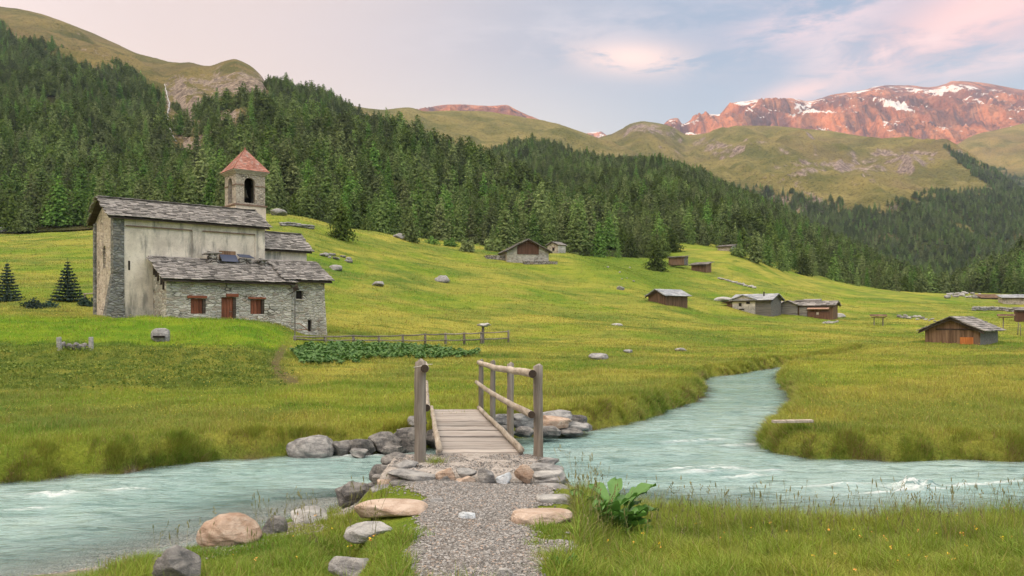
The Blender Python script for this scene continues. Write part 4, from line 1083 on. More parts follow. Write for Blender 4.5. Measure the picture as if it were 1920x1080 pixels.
# ================================================================== buildings
def slab_roof(mb, P0, U, V, Lu, Lv, course=.42, th=.05, wmin=.35, wmax=.85, seed=0):
    """overlapping stone slabs laid in courses from the eave corner P0 along U, up along V"""
    g = random.Random(seed); P0 = Vector(P0); U = Vector(U).normalized(); V = Vector(V).normalized(); N = U.cross(V).normalized()
    if N.z < 0: N = -N
    n = max(1, int(math.ceil(Lv/course)))
    for j in range(n):
        u = -g.uniform(0, .2); v0 = j*Lv/n
        while u < Lu:
            w = g.uniform(wmin, wmax); w = min(w, Lu-u+.12)
            if w < .12: break
            ln = Lv/n*g.uniform(1.30, 1.6); vs = v0-g.uniform(.0, .07)
            if vs+ln > Lv+.06: ln = Lv+.06-vs
            t = th*g.uniform(.6, 1.5); tilt = .055+g.uniform(0, .04); yaw = g.uniform(-.05, .05)
            Ud = (U+V*yaw).normalized(); Vd = (V-U*yaw-N*(tilt/ max(ln, .2))).normalized()
            c = P0+U*(u+w/2)+V*(vs+ln/2)+N*(.03+tilt*.5+g.uniform(0, .012))
            Nd = Ud.cross(Vd); Nd = Nd if Nd.dot(N) > 0 else -Nd
            mb.obox(c, Ud*(w/2-.008), Vd*(ln/2), Nd*(t/2))
            u += w+.004

def wall_sheet(mb, p, ux, uz, holes, W, Hh, depth, nrm):
    """a wall face from p spanned by ux (W) and uz (Hh) with rectangular holes (x0,x1,z0,z1) and reveals going in along -nrm"""
    p = Vector(p); ux = Vector(ux); uz = Vector(uz); nrm = Vector(nrm)
    xs = sorted({0, W, *[h[0] for h in holes], *[h[1] for h in holes]}); zs = sorted({0, Hh, *[h[2] for h in holes], *[h[3] for h in holes]})
    q = lambda x, z, o=0: p+ux*x+uz*z-nrm*o
    for i in range(len(xs)-1):
        for j in range(len(zs)-1):
            xm = (xs[i]+xs[i+1])/2; zm = (zs[j]+zs[j+1])/2
            if any(h[0] < xm < h[1] and h[2] < zm < h[3] for h in holes): continue
            mb.quad(q(xs[i], zs[j]), q(xs[i+1], zs[j]), q(xs[i+1], zs[j+1]), q(xs[i], zs[j+1]))
    for (a, b, c, d) in holes:
        mb.quad(q(a, c), q(a, d), q(a, d, depth), q(a, c, depth)); mb.quad(q(b, d), q(b, c), q(b, c, depth), q(b, d, depth))
        mb.quad(q(a, c), q(b, c), q(b, c, depth), q(a, c, depth)); mb.quad(q(a, d), q(b, d), q(b, d, depth), q(a, d, depth))
        mb.quad(q(a, c, depth), q(b, c, depth), q(b, d, depth), q(a, d, depth))

# ------------------------------------------------------------------ chapel
TH = R(40); E1 = Vector((math.cos(TH), math.sin(TH), 0)); E2 = Vector((-math.sin(TH), math.cos(TH), 0))
C0 = Vector(((213-CX)/F*55, 55, 2.2))
def loc(px, py, yl=None, xl=None):
    rx, rz = (px-CX)/F, (HY-py)/F; rd = Vector((rx, 1, rz)); o = Vector((0, 0, CZ))-C0
    if yl is not None: t = (yl-o.dot(E2))/rd.dot(E2)
    else: t = (xl-o.dot(E1))/rd.dot(E1)
    p = o+rd*t
    return p.dot(E1), p.dot(E2), p.z
chapel = empty('chapel', C0, TH, 'old stone chapel with slate roofs and red capped bell tower', 'chapel')
NL, NW = 10.7, 5.2; EZ, RZ = 7.55, 8.85; ym = NW/2
# nave: plaster front, rubble gable
mb = MB()
wz = EZ+.12
mb.quad((0, 0, -2), (NL, 0, -2), (NL, 0, wz), (0, 0, wz))
mb.quad((NL, 0, -2), (NL, NW, -2), (NL, NW, wz), (NL, ym, RZ), (NL, 0, wz))
mb.quad((NL, NW, -2), (0, NW, -2), (0, NW, wz), (NL, NW, wz)) if False else mb.quad((NL, NW, -2), (0, NW, -2), (0, NW, wz), (NL, NW, wz))
nave = mb.build('nave_wall', M['plaster'], chapel, fix=False)
x1, _, z1 = loc(360, 440, 0); x2, _, _ = loc(378, 440, 0); x3 = loc(478, 450, 0)[0]
pt = 7.02                                   # panel heads
mb = MB()
mb.box(.66, NL+.05, -.09, -.002, pt, wz-.02)          # band under the eave
mb.box(x1, x2, -.09, -.002, 2.0, pt); mb.box(x3, NL+.05, -.09, -.002, 2.0, pt)
mb.build('pilaster', M['plaster'], chapel, bevel=.015)
mb = MB(); mb.box(.75, x1-.03, -.125, -.095, pt-.02, pt+.06); mb.box(x2+.03, x3-.03, -.125, -.095, pt-.02, pt+.06)
mb.build('panel_moulding', M['string'], chapel)
mb = MB()                                    # gable
a, b, c_, d_ = 2.0, 2.62, 0, 0
gy0, _ = 0, 0
wy0 = loc(198, 500, xl=0)[1]; wy1 = wy0+.75
wz0 = loc(198, 503, xl=0)[2]; wz1 = loc(198, 460, xl=0)[2]
mb.quad((0, wy0, -2), (0, 0, -2), (0, 0, wz), (0, wy0, EZ+.35*wy0+.1))
mb.quad((0, NW, -2), (0, wy1, -2), (0, wy1, RZ-.5*abs(wy1-ym)), (0, ym+.01, RZ) if wy1 < ym else (0, wy1+.01, RZ-.5*abs(wy1-ym)), (0, NW, wz))
mb.quad((0, wy1, -2), (0, wy0, -2), (0, wy0, wz0), (0, wy1, wz0))
ar = [(wy0+.375-.375*math.cos(t), wz1-.375+.375*math.sin(t)) for t in np.linspace(0, math.pi, 9)]
top = RZ-.25
pts = [(0, y, z) for y, z in ar]
for i in range(8):
    y0, z0_ = ar[i]; y1, z1_ = ar[i+1]
    mb.quad((0, y1, z1_), (0, y0, z0_), (0, y0, EZ+.35*min(y0, NW-y0)+.1), (0, y1, EZ+.35*min(y1, NW-y1)+.1))
for (p0, p1) in zip([(wy0, wz0)]+ar+[(wy1, wz0)], ar+[(wy1, wz0)]+[(wy0, wz0)]):
    mb.quad((0, p0[0], p0[1]), (0, p1[0], p1[1]), (.35, p1[0], p1[1]), (.35, p0[0], p0[1]))
mb.build('gable_wall', M['gable_stone'], chapel, fix=False)
mb = MB(); mb.box(.30, .36, wy0-.05, wy1+.05, wz0-.05, wz1+.05); mb.build('gable_window', M['void'], chapel)
# corner buttress that spreads at its foot
mb = MB()
yb = .62
mb.hexa([(-.06, -.10, 3.7), (.66, -.10, 3.7), (.66, yb, 3.7), (-.06, yb, 3.7), (-.05, -.10, wz-.05), (.66, -.10, wz-.05), (.66, yb, wz-.05), (-.05, yb, wz-.05)])
mb.hexa([(-1.0, -.22, -2), (.72, -.22, -2), (.72, yb+.15, -2), (-1.0, yb+.15, -2), (-.06, -.10, 3.698), (.66, -.10, 3.698), (.66, yb, 3.698), (-.06, yb, 3.698)])
mb.build('buttress', M['masonry_dark'], chapel, bevel=.04)
mb = MB(); mb.box(-.14, .45, NW-.45, NW+.08, -2, wz-.1); mb.build('buttress', M['masonry_dark'], chapel, bevel=.04)
mb = MB(); sx_, _, sz_ = loc(242, 497, 0); mb.box(sx_-.06, sx_+.06, -.02, .02, sz_-.35, sz_+.3); mb.build('slit_window', M['void'], chapel)
# nave roof
def gable_roof(x0, x1, y0, y1, ye0, ye1, ze, zr, name='roof', seed=1, course=.42, mat='slate', parent=None, ends=.0):
    parent = parent or chapel
    mb = MB(); yc = (y0+y1)/2
    fr = Vector((0, yc-ye0, zr-ze)); L = fr.length
    slab_roof(mb, (x0, ye0, ze), (1, 0, 0), fr, x1-x0, L+.05, course*.72, .045, .22, .62, seed=seed)
    bk = Vector((0, yc-ye1, zr-ze)); L2 = bk.length
    slab_roof(mb, (x0, ye1, ze), (1, 0, 0), bk, x1-x0, L2+.05, course*1.3, seed=seed+1)
    r = random.Random(seed+2); x = x0
    while x < x1-.1:
        w = min(r.uniform(.5, .9), x1-x); mb.obox((x+w/2, yc, zr+.12), (w/2, 0, r.uniform(-.02, .02)), (0, .22, -.02), (0, 0, .025)); x += w
    o = mb.build(name, M[mat], parent)
    mb = MB()
    mb.hexa([(x0+.04, ye0+.03, ze-.12), (x1-.04, ye0+.03, ze-.12), (x1-.04, yc, zr-.12), (x0+.04, yc, zr-.12), (x0+.04, ye0+.03, ze-.03), (x1-.04, ye0+.03, ze-.03), (x1-.04, yc, zr-.03), (x0+.04, yc, zr-.03)])
    mb.hexa([(x0+.04, yc+.005, zr-.12), (x1-.04, yc+.005, zr-.12), (x1-.04, ye1-.03, ze-.12), (x0+.04, ye1-.03, ze-.12), (x0+.04, yc+.005, zr-.03), (x1-.04, yc+.005, zr-.03), (x1-.04, ye1-.03, ze-.03), (x0+.04, ye1-.03, ze-.03)])
    mb.build('roof_boards', M['beam_dark'], o)
    return o
gable_roof(-.45, NL+.35, 0, NW, -.5, NW+.5, EZ+.02, RZ+.30, seed=3)
# choir
CHx = loc(575, 485, .5)[0]
mb = MB(); mb.box(NL+.003, CHx, .5, 4.3, -2, 6.05); mb.quad((CHx, .5, 6.05), (CHx, 4.3, 6.05), (CHx, 2.4, 7.2))
mb.build('choir_wall', M['plaster'], chapel, fix=False)
gable_roof(NL+.02, CHx+.35, .5, 4.3, .12, 4.7, 5.98, 7.50, seed=7)
# tower
TX0, TY0, TB = 10.22, 4.44, 2.45; TX1, TY1 = TX0+TB, TY0+TB
tz_band, tz_top, tz_apex = 9.85, 12.45, 14.75
mb = MB(); mb.box(TX0-.06, TX1+.06, TY0-.06, TY1+.06, 0, tz_band)
mb.build('tower_shaft', M['plaster_tower'], chapel, bevel=.02)
def arch_face(mb, p, u, n, W, z0, z1, ow, sill, spring, dep=.35, off=0.0):
    p = Vector(p); u = Vector(u); n = Vector(n); xm = W/2+off; a, b = xm-ow/2, xm+ow/2
    q = lambda x, z, o=0: p+u*x+Vector((0, 0, z))-n*o
    mb.quad(q(0, z0), q(a, z0), q(a, z1), q(0, z1)); mb.quad(q(b, z0), q(W, z0), q(W, z1), q(b, z1)); mb.quad(q(a, z0), q(b, z0), q(b, sill), q(a, sill))
    ar = [(xm-ow/2*math.cos(t), spring+ow/2*math.sin(t)) for t in np.linspace(0, math.pi, 13)]
    for (x0, zz0), (x1_, zz1) in zip(ar[:-1], ar[1:]): mb.quad(q(x0, zz0), q(x1_, zz1), q(x1_, z1), q(x0, z1))
    loop = [(a, sill)]+ar+[(b, sill)]
    for l0, l1 in zip(loop, loop[1:]+loop[:1]): mb.quad(q(*l0), q(*l1), q(l1[0], l1[1], dep), q(l0[0], l0[1], dep))
mb = MB(); sill = 10.12
for p, u, n in (((TX0, TY0, 0), (1, 0, 0), (0, -1, 0)), ((TX0, TY1, 0), (0, -1, 0), (-1, 0, 0)), ((TX1, TY0, 0), (0, 1, 0), (1, 0, 0)), ((TX1, TY1, 0), (-1, 0, 0), (0, 1, 0))):
    arch_face(mb, p, u, n, TB, tz_band+.12, tz_top, .92, sill, 11.72, off=-.08)
mb.box(TX0+.36, TX1-.36, TY0+.36, TY1-.36, tz_band, tz_band+.2)
mb.build('belfry_wall', M['belfry_stone'], chapel, fix=False)
mb = MB(); mb.box(TX0+.02, TX1-.02, TY0+.02, TY1-.02, tz_top-.05, tz_top); mb.box(TX0+.4, TX0+.44, TY0+.4, TY1-.4, tz_band, tz_top); mb.box(TX0+.44, TX1-.4, TY1-.44, TY1-.4, tz_band, tz_top)
mb.build('belfry_interior', M['void'], chapel)
bell = MB(); bx_, by_ = TX0+TB/2-.08, TY0+TB/2
prof = [(0, 11.5), (.12, 11.48), (.2, 11.3), (.24, 11.0), (.33, 10.75), (.40, 10.68)]
n_ = 16; b0 = len(bell.v)
for r_, z_ in prof:
    for i in range(n_): bell.v.append((bx_+r_*math.cos(2*math.pi*i/n_), by_+r_*math.sin(2*math.pi*i/n_), z_))
for j in range(len(prof)-1):
    for i in range(n_): bell.f.append((j*n_+i, j*n_+(i+1) % n_, (j+1)*n_+(i+1) % n_, (j+1)*n_+i))
bell.build('bell', M['bronze'], chapel, True)
mb = MB()
for z_, h_, o_ in ((tz_band, .12, .14), (11.50, .07, .05)):
    if z_ < 11: mb.box(TX0-o_, TX1+o_, TY0-o_, TY1+o_, z_, z_+h_)
    else:
        xm = TX0+TB/2-.08; 
        for (a, b) in ((TX0-o_, xm-.47), (xm+.47, TX1+o_)): mb.box(a, b, TY0-o_, TY0-.002, z_, z_+h_)
        ymid = TY1-TB/2+.08
        for (a, b) in ((TY0-.002, ymid-.47), (ymid+.47, TY1+o_)): mb.box(TX0-o_, TX0-.002, a, b, z_, z_+h_)
mb.build('string_course', M['string'], chapel)
mb = MB()
for i, (o_, za, zb_) in enumerate(((.08, tz_top, tz_top+.1), (.16, tz_top+.1, tz_top+.2), (.27, tz_top+.2, tz_top+.30))): mb.box(TX0-o_, TX1+o_, TY0-o_, TY1+o_, za, zb_)
mb.build('cornice', M['cornice'], chapel, bevel=.02)
mb = MB(); cx_, cy_ = TX0+TB/2, TY0+TB/2; e_ = TB/2+.30; zb_ = tz_top+.30
for (ax, ay, bx, by) in ((-1, -1, 1, -1), (-1, 1, -1, -1), (1, -1, 1, 1), (1, 1, -1, 1)):   # tiles in shrinking courses
    n = 13
    for j in range(n):
        f0, f1 = 1-j/n, 1-(j+1.25)/n; f1 = max(f1, .01)
        A = Vector((cx_+ax*e_*f0, cy_+ay*e_*f0, zb_+(tz_apex-zb_)*(j/n))); B = Vector((cx_+bx*e_*f0, cy_+by*e_*f0, A.z))
        A2 = Vector((cx_+ax*e_*f1, cy_+ay*e_*f1, zb_+(tz_apex-zb_)*(1-f1))); B2 = Vector((cx_+bx*e_*f1, cy_+by*e_*f1, A2.z))
        nt = max(1, int((B-A).length/.26))
        out = (A+B)/2-Vector((cx_, cy_, (A+B).z/2)); out.normalize()
        for t in range(nt):
            t0, t1 = t/nt, (t+1)/nt; l_ = out*(.03+random.uniform(0, .015))
            q0, q1, q2, q3 = A.lerp(B, t0)+l_, A.lerp(B, t1)+l_, A2.lerp(B2, t1), A2.lerp(B2, t0)
            mb.quad(q0, q1, q2, q3); mb.quad(q0-l_*1.0, q1-l_*1.0, q1, q0)
mb.obox((cx_, cy_, tz_apex+.03), (.05, 0, 0), (0, .05, 0), (0, 0, .1))
mb.build('tower_roof', M['tile'], chapel, fix=False)
# lean-to
LX0, LX1, LX2, LY, LEZ, LTZ = 2.58, 11.55, 14.45, -3.0, 3.42, 4.95
def rect(px0, py0, px1, py1): 
    a = loc(px0, py0, LY); b = loc(px1, py1, LY); return [a[0], b[0], b[2], a[2]]
w1 = rect(357.5, 560, 386, 588.5); dr = rect(415, 557, 443, 606); w2 = rect(469.5, 561, 496, 589)
dr[2] = .15
holes = [[h[0]-LX0, h[1]-LX0, h[2]+3, h[3]+3] for h in (w1, dr, w2)]
mb = MB(); wtop = LEZ+.02
wall_sheet(mb, (LX0, LY, -3), (1, 0, 0), (0, 0, 1), holes, LX1-LX0, wtop+3, .32, (0, -1, 0))
zy = lambda y: LEZ+(y-LY)*(LTZ-LEZ)/3.0-.10
mb.quad((LX0, 0, -3), (LX0, LY, -3), (LX0, LY, wtop), (LX0, 0, zy(0)))
mb.quad((LX1, LY, -3), (LX1, LY+.3, -3), (LX1, LY+.3, wtop), (LX1, LY, wtop))
mb.build('lean_to_wall', M['masonry'], chapel, fix=False)
LY2 = LY+.28
ew = [loc(555, 545, LY2), loc(568, 560.5, LY2)]; ad = [loc(577, 600, LY2), loc(584.5, 621, LY2)]
hx = [[ew[0][0]-LX1, ew[1][0]-LX1, ew[1][2]+3, ew[0][2]+3], [ad[0][0]-LX1, ad[1][0]-LX1, ad[1][2]+3, ad[0][2]+3]]
mb = MB(); wall_sheet(mb, (LX1+.002, LY2, -3), (1, 0, 0), (0, 0, 1), hx, LX2-LX1, wtop+.18+3, .3, (0, -1, 0))
mb.quad((LX2, LY2, -3), (LX2, .5, -3), (LX2, .5, LTZ), (LX2, LY2, wtop+.18))
mb.hexa([(LX2-.5, LY2-.22, -3), (LX2+.28, LY2-.22, -3), (LX2+.28, .4, -3), (LX2-.5, .4, -3), (LX2-.5, LY2-.012, 2.2), (LX2+.012, LY2-.012, 2.2), (LX2+.012, .4, 2.2), (LX2-.5, .4, 2.2)])
mb.build('annexe_wall', M['masonry'], chapel, fix=False)
for i, h in enumerate(hx):
    mb = MB(); mb.box(LX1+h[0]+.01, LX1+h[1]-.01, LY2+.2, LY2+.24, h[2]-3+.01, h[3]-3-.01); mb.build('annexe_window' if i == 0 else 'niche', M['void'], chapel)
mb = MB(); mb.box(ew[0][0]-.05, ew[1][0]+.1, LY2-.1, LY2-.002, ew[1][2]-.1, ew[1][2]-.02); mb.build('ledge', M['cornice'], chapel)
mb = MB(); mb.box(ew[0][0]-.05, ew[1][0]+.1, LY2-.06, LY2-.002, ew[1][2]-1.0, ew[1][2]-.94); mb.build('ledge', M['cornice'], chapel)
def shutter(name, r, lint, boards, handle=False):
    mb = MB(); n = boards; w = (r[1]-r[0])*.80/n
    for i in range(n): mb.box(r[0]+.01+i*w, r[0]+i*w+w-.006, LY+.14+random.uniform(0, .01), LY+.19, r[2]+.01, r[3]-.01)
    o = mb.build(name, M['timber_red'], chapel)
    mb = MB(); mb.box(r[0]+.012+n*w, r[1]-.01, LY+.03, LY+.27, r[2]+.01, r[3]-.01); mb.build('jamb', M['beam_dark'], o)
    mb = MB(); mb.box(lint[0], lint[1], LY-.07, LY+.10, lint[2], lint[3]); mb.build('lintel', M['lintel'], chapel, bevel=.015)
    if handle:
        mb = MB(); mb.tube([(r[0]+.82*(r[1]-r[0])*.9, LY+.14, r[2]+.95), (r[0]+.82*(r[1]-r[0])*.9, LY+.08, r[2]+.95), (r[0]+.55*(r[1]-r[0]), LY+.08, r[2]+.95)], .018, 6); mb.build('handle', M['metal'], o)
    return o
l1 = rect(351, 554, 388, 559.7); l2 = rect(424, 550.5, 447, 557); l3 = rect(465, 557, 498, 560.8)
shutter('shuttered_window', w1, l1, 3); shutter('door', dr, l2, 4, True); shutter('shuttered_window', w2, l3, 3)
# slots between the rafters on the lean-to's side
mb = MB()
for y_ in (-.75, -1.9): mb.box(LX0-.02, LX0+.02, y_-.22, y_+.22, zy(y_)-.95, zy(y_)-.22)
mb.build('vent_slot', M['void'], chapel)
mb = MB()
for y_ in (-.35, -1.3, -2.5): mb.box(LX0-.10, LX0-.003, y_-.09, y_+.09, zy(y_)-1.0, zy(y_)-.05)
mb.build('rafter_post', M['beam_dark'], chapel)
def shed_roof(x0, x1, ye, yt, ze, zt, seed, name='lean_to_roof'):
    mb = MB(); v = Vector((0, yt-ye, zt-ze)); slab_roof(mb, (x0, ye, ze), (1, 0, 0), v, x1-x0, v.length, .29, .045, .2, .55, seed=seed)
    o = mb.build(name, M['slate'], chapel)
    mb = MB(); mb.hexa([(x0+.05, ye+.04, ze-.14), (x1-.05, ye+.04, ze-.14), (x1-.05, yt-.03, zt-.14), (x0+.05, yt-.03, zt-.14), (x0+.05, ye+.04, ze-.03), (x1-.05, ye+.04, ze-.03), (x1-.05, yt-.03, zt-.03), (x0+.05, yt-.03, zt-.03)])
    mb.build('roof_boards', M['beam_dark'], o)
    return o
sl_ = (LTZ-LEZ)/3.0
shed_roof(LX0-.35, LX1+.25, LY-.45, -.10, LEZ-.45*sl_+.05, LTZ-.10*sl_+.05, 11)
shed_roof(LX1-.6, LX2+.45, LY2-.55, -.10, LEZ-.27*sl_+.20, LTZ+.18, 13, 'annexe_roof')
mb = MB(); mb.box(NL+.1, LX2-.02, -.12, .499, LTZ-.4, LTZ+.14); mb.build('roof_flashing', M['slate'], chapel)
# chimneys
def chimney(px, py, w, h, cap):
    x, y, z = loc(px, py, -.75); zr = LTZ-.75*sl_
    mb = MB(); m_ = 10
    ring = lambda r, z_, j: [(x+r*math.cos(2*math.pi*i/m_)*random.uniform(.92, 1.08), y+r*math.sin(2*math.pi*i/m_)*random.uniform(.92, 1.08), z_) for i in range(m_)]
    rs = [ring(w*1.15, zr-.5, 0), ring(w*1.05, zr+.25, 1), ring(w*.8, zr+h*.55, 2), ring(w*.72, zr+h, 3)]
    for r_ in rs: mb.v += r_
    for j in range(3):
        for i in range(m_): mb.f.append((j*m_+i, j*m_+(i+1) % m_, (j+1)*m_+(i+1) % m_, (j+1)*m_+i))
    mb.f.append(tuple(range(3*m_, 4*m_)))
    o = mb.build('chimney', M['drystone'], chapel)
    mb = MB()
    for i in range(3): mb.obox((x+.5*w*math.cos(2.1*i), y+.5*w*math.sin(2.1*i), zr+h+.07), (.07, 0, 0), (0, .07, 0), (0, 0, .08))
    mb.obox((x-.03, y, zr+h+.18), (cap, 0, .04), (0, cap*.8, -.03), (0, 0, .035)); mb.obox((x+.05, y, zr+h+.25), (cap*.55, 0, -.05), (0, cap*.5, .02), (0, 0, .03))
    mb.build('chimney_cap', M['slate'], o)
chimney(398, 480, .46, .62, .58); chimney(492, 491, .34, .30, .45)
# two tilted glass panels on the roof
def panel(px0, px1, pyt, pyb, y0, flip):
    a = loc(px0, pyb, y0); b = loc(px1, pyt, y0)
    zc0 = LTZ+(y0+.0)*sl_+.12; mb = MB(); t = .55 if not flip else .25
    P = [(a[0], y0-.35, zc0+.02), (b[0], y0-.35, zc0+.02), (b[0], y0+.18, zc0+t), (a[0], y0+.18, zc0+t)]
    if flip: P = [(a[0], y0-.30, zc0+.40), (b[0]+.1, y0-.30, zc0+.36), (b[0]-.12, y0+.2, zc0+.62), (a[0]-.05, y0+.2, zc0+.64)]
    n = (Vector(P[1])-Vector(P[0])).cross(Vector(P[3])-Vector(P[0])).normalized()*.04
    mb.prism(P, n); o = mb.build('solar_panel', M['panel'], chapel)
    mb = MB()
    if not flip: mb.box(a[0], b[0], y0+.20, y0+.26, zc0+.1, zc0+.86)
    else: mb.box(a[0]+.05, b[0]-.1, y0-.2, y0+.2, zc0-.2, zc0+.34)
    mb.build('panel_frame', M['timber'] if not flip else M['drystone'], o)
panel(413, 444, 474, 490, -.55, False); panel(447, 472, 474, 490, -.55, True)

# ------------------------------------------------------------------ huts and barns
def house(name, label, cat, px, pyb, d, phi, w, l, h, rise, wall='timber', side=None, roof='slate', base=None, over=.45, course=.6, seed=1, door=None, windows=(), gablemat=None, shed=False, sink=1.2, rough_roof=True):
    az = math.atan((px-CX)/F)
    X = (px-CX)/F*d; z = CZ+(HY-pyb)*d/F
    root = empty(name, (X, d, z), -az+R(phi), label, cat)
    hw = w/2; hh = h if not shed else h
    side = side or wall
    bz_ = base[0] if base else -sink
    if base:
        mb = MB(); mb.box(-hw-.06, hw+.06, -.06, l+.06, -sink, base[0]); mb.build('stone_base', M[base[1]], root)
    mb = MB()
    if shed:
        mb.quad((-hw, 0, bz_), (hw, 0, bz_), (hw, 0, h), (-hw, 0, h)); mb.build('front_wall', M[wall], root, fix=False); mb = MB(); mb.quad((hw, l, bz_), (-hw, l, bz_), (-hw, l, h+rise), (hw, l, h+rise))
    else:
        mb.quad((-hw, 0, bz_), (hw, 0, bz_), (hw, 0, h), (0, 0, h+rise), (-hw, 0, h)); mb.build('gable_wall', M[wall], root, fix=False); mb = MB(); mb.quad((hw, l, bz_), (-hw, l, bz_), (-hw, l, h), (0, l, h+rise), (hw, l, h))
    mb.build('back_wall', M[wall], root, fix=False)
    mb = MB()
    ht = h+rise if shed else h
    mb.quad((hw, 0, bz_), (hw, l, bz_), (hw, l, ht), (hw, 0, h)); mb.quad((-hw, l, bz_), (-hw, 0, bz_), (-hw, 0, h), (-hw, l, ht))
    mb.build('side_wall', M[side], root, fix=False)
    if gablemat:
        mb = MB(); gx = hw*gablemat[1]; zz = gablemat[2]
        t = lambda x: h+rise*(1-abs(x)/hw)-.12
        mb.prism([(-gx, -.09, zz), (gx, -.09, zz), (gx, -.09, t(gx)), (0, -.09, t(0)), (-gx, -.09, t(gx))], (0, .086, 0)); mb.build('timber_gable', M[gablemat[0]], root)
    mb = MB()
    if shed:
        v = Vector((0, l+2*over, rise*(1+2*over/l))); slab_roof(mb, (-hw-over, -over, h-rise*over/l+.04), (1, 0, 0), v, w+2*over, v.length, course, .08, .5, 1.1, seed)
    else:
        k_ = rise/hw; oz = h-k_*over+.04; zr = h+rise+.04
        for s in (-1, 1):
            v = Vector((-s*(hw+over), 0, zr-oz)); slab_roof(mb, (s*(hw+over), -over, oz), (0, 1, 0), v, l+2*over, v.length+.04, course, .08, .5, 1.1, seed+s)
    ro = mb.build('roof', M[roof], root)
    mb = MB()
    if not shed:
        for s in (-1, 1):
            P = [(s*(hw+over*.9), -over*.92, oz-.05), (0, -over*.92, zr-.06), (0, -over*.92, zr-.24), (s*(hw+over*.9), -over*.92, oz-.23)]
            mb.prism(P, (0, .12, 0))
        mb.tube([(0, -over*.8, h+rise-.12), (0, l+over*.8, h+rise-.12)], .10, 8)
        for s in (-1, 1): mb.tube([(s*hw, -over*.8, h-.06), (s*hw, l+over*.8, h-.06)], .09, 8)
    else:
        mb.box(-hw-over*.9, hw+over*.9, -over*.9, -over*.9+.12, h-rise*over/l-.16, h-rise*over/l+.02)
    mb.build('roof_beams', M['beam_dark'], ro)
    if door:
        x, dw, dh, dm = door; mb = MB(); n = 4
        for i in range(n): mb.box(x-dw/2+i*dw/n, x-dw/2+(i+1)*dw/n-.015, -.10, -.095+.09, max(bz_, 0)+.02 if not base else .05, dh)
        mb.build('door', M[dm], root)
    for (x, z0, ww, wh) in windows:
        mb = MB(); mb.box(x-ww/2, x+ww/2, -.10, -.004, z0, z0+wh); o = mb.build('window', M['void'], root)
        mb = MB(); mb.box(x-ww/2-.12, x+ww/2+.12, -.14, -.004, z0+wh+.003, z0+wh+.14); mb.build('lintel', M['timber'], o)
    return root

# hay hut on the flat meadow
h1 = house('hay_hut', 'low brown hay hut with orange board, standing alone on the flat meadow', 'hut', 1785, 645.5, 80, -19, 5.1, 5.2, 1.5, 1.15, 'timber', 'timber_grey', course=.5, over=.55, seed=31)
mb = MB(); mb.box(.75, 1.95, -.05, -.004, .02, .72); mb.build('orange_board', material('orange_board', f_wood((.42, .13, .03), (.60, .24, .08), (.35, .12, .04), 2, .6), .8), h1)
mb = MB(); mb.box(-1.5, 2.3, -.07, -.004, 1.42, 1.56); mb.build('cross_beam', M['beam_dark'], h1)
mb = MB(); 
for i in range(5): mb.box(-.95+i*.36, -.95+i*.36+.345, -.045, -.004, .05, 1.41)
mb.build('door', M['timber'], h1)['label'] = 'pale weathered plank door'
# barn on the slope
h2 = house('barn', 'stone and dark timber barn standing high on the meadow slope', 'barn', 990, 489, 168, 14, 9.0, 8.5, 2.1, 2.35, 'masonry', 'masonry_warm', over=.7, course=.75, seed=41, gablemat=('timber_dark_red', .52, 1.35), sink=2.2)
mb = MB(); mb.box(-1.2, 6.0, -1.5, -.2, -2.6, -.15); mb.build('terrace_wall', M['drystone'], h2)
mb = MB(); mb.box(-8.6, -4.6, 1.5, 4.5, -.5, 1.15); mb.build('side_shed', M['drystone'], h2)
house('stone_hut', 'small square stone hut with chalky patches just uphill from the barn', 'hut', 1036, 475, 192, -38, 3.3, 3.0, 2.0, .75, 'masonry_warm', 'whitewash', over=.3, course=.7, seed=43, windows=((.3, .6, .6, .7),))
house('hut', 'half sunken brown hut with a stepped broken roof at the foot of the wood', 'hut', 1268, 489, 226, -20, 4.6, 3.4, 1.0, .4, 'timber', 'drystone', over=.35, course=.8, seed=45, shed=True)
house('hut', 'dark hut under one flat grey roof on the upper meadow', 'hut', 1310, 509, 220, -24, 4.3, 3.6, 1.9, .7, 'timber', 'timber', over=.6, course=.8, seed=47, shed=True)
h6 = house('hut', 'highest pale stone hut below the wood, low wall running from it', 'hut', 1358, 473, 262, -22, 4.6, 3.8, 1.9, .7, 'masonry_warm', 'whitewash', over=.5, course=.8, seed=49, shed=True)
mb = MB(); mb.box(-5.8, -2.4, .3, .9, -1, .45); mb.build('low_wall', M['drystone'], h6)
house('hut', 'brown plank hut with pale grey roof half hidden by a grassy ridge', 'hut', 1232, 568, 134, -46, 4.2, 5.0, 1.25, .95, 'timber', 'timber', roof='slate_blue', over=.45, course=.6, seed=51)
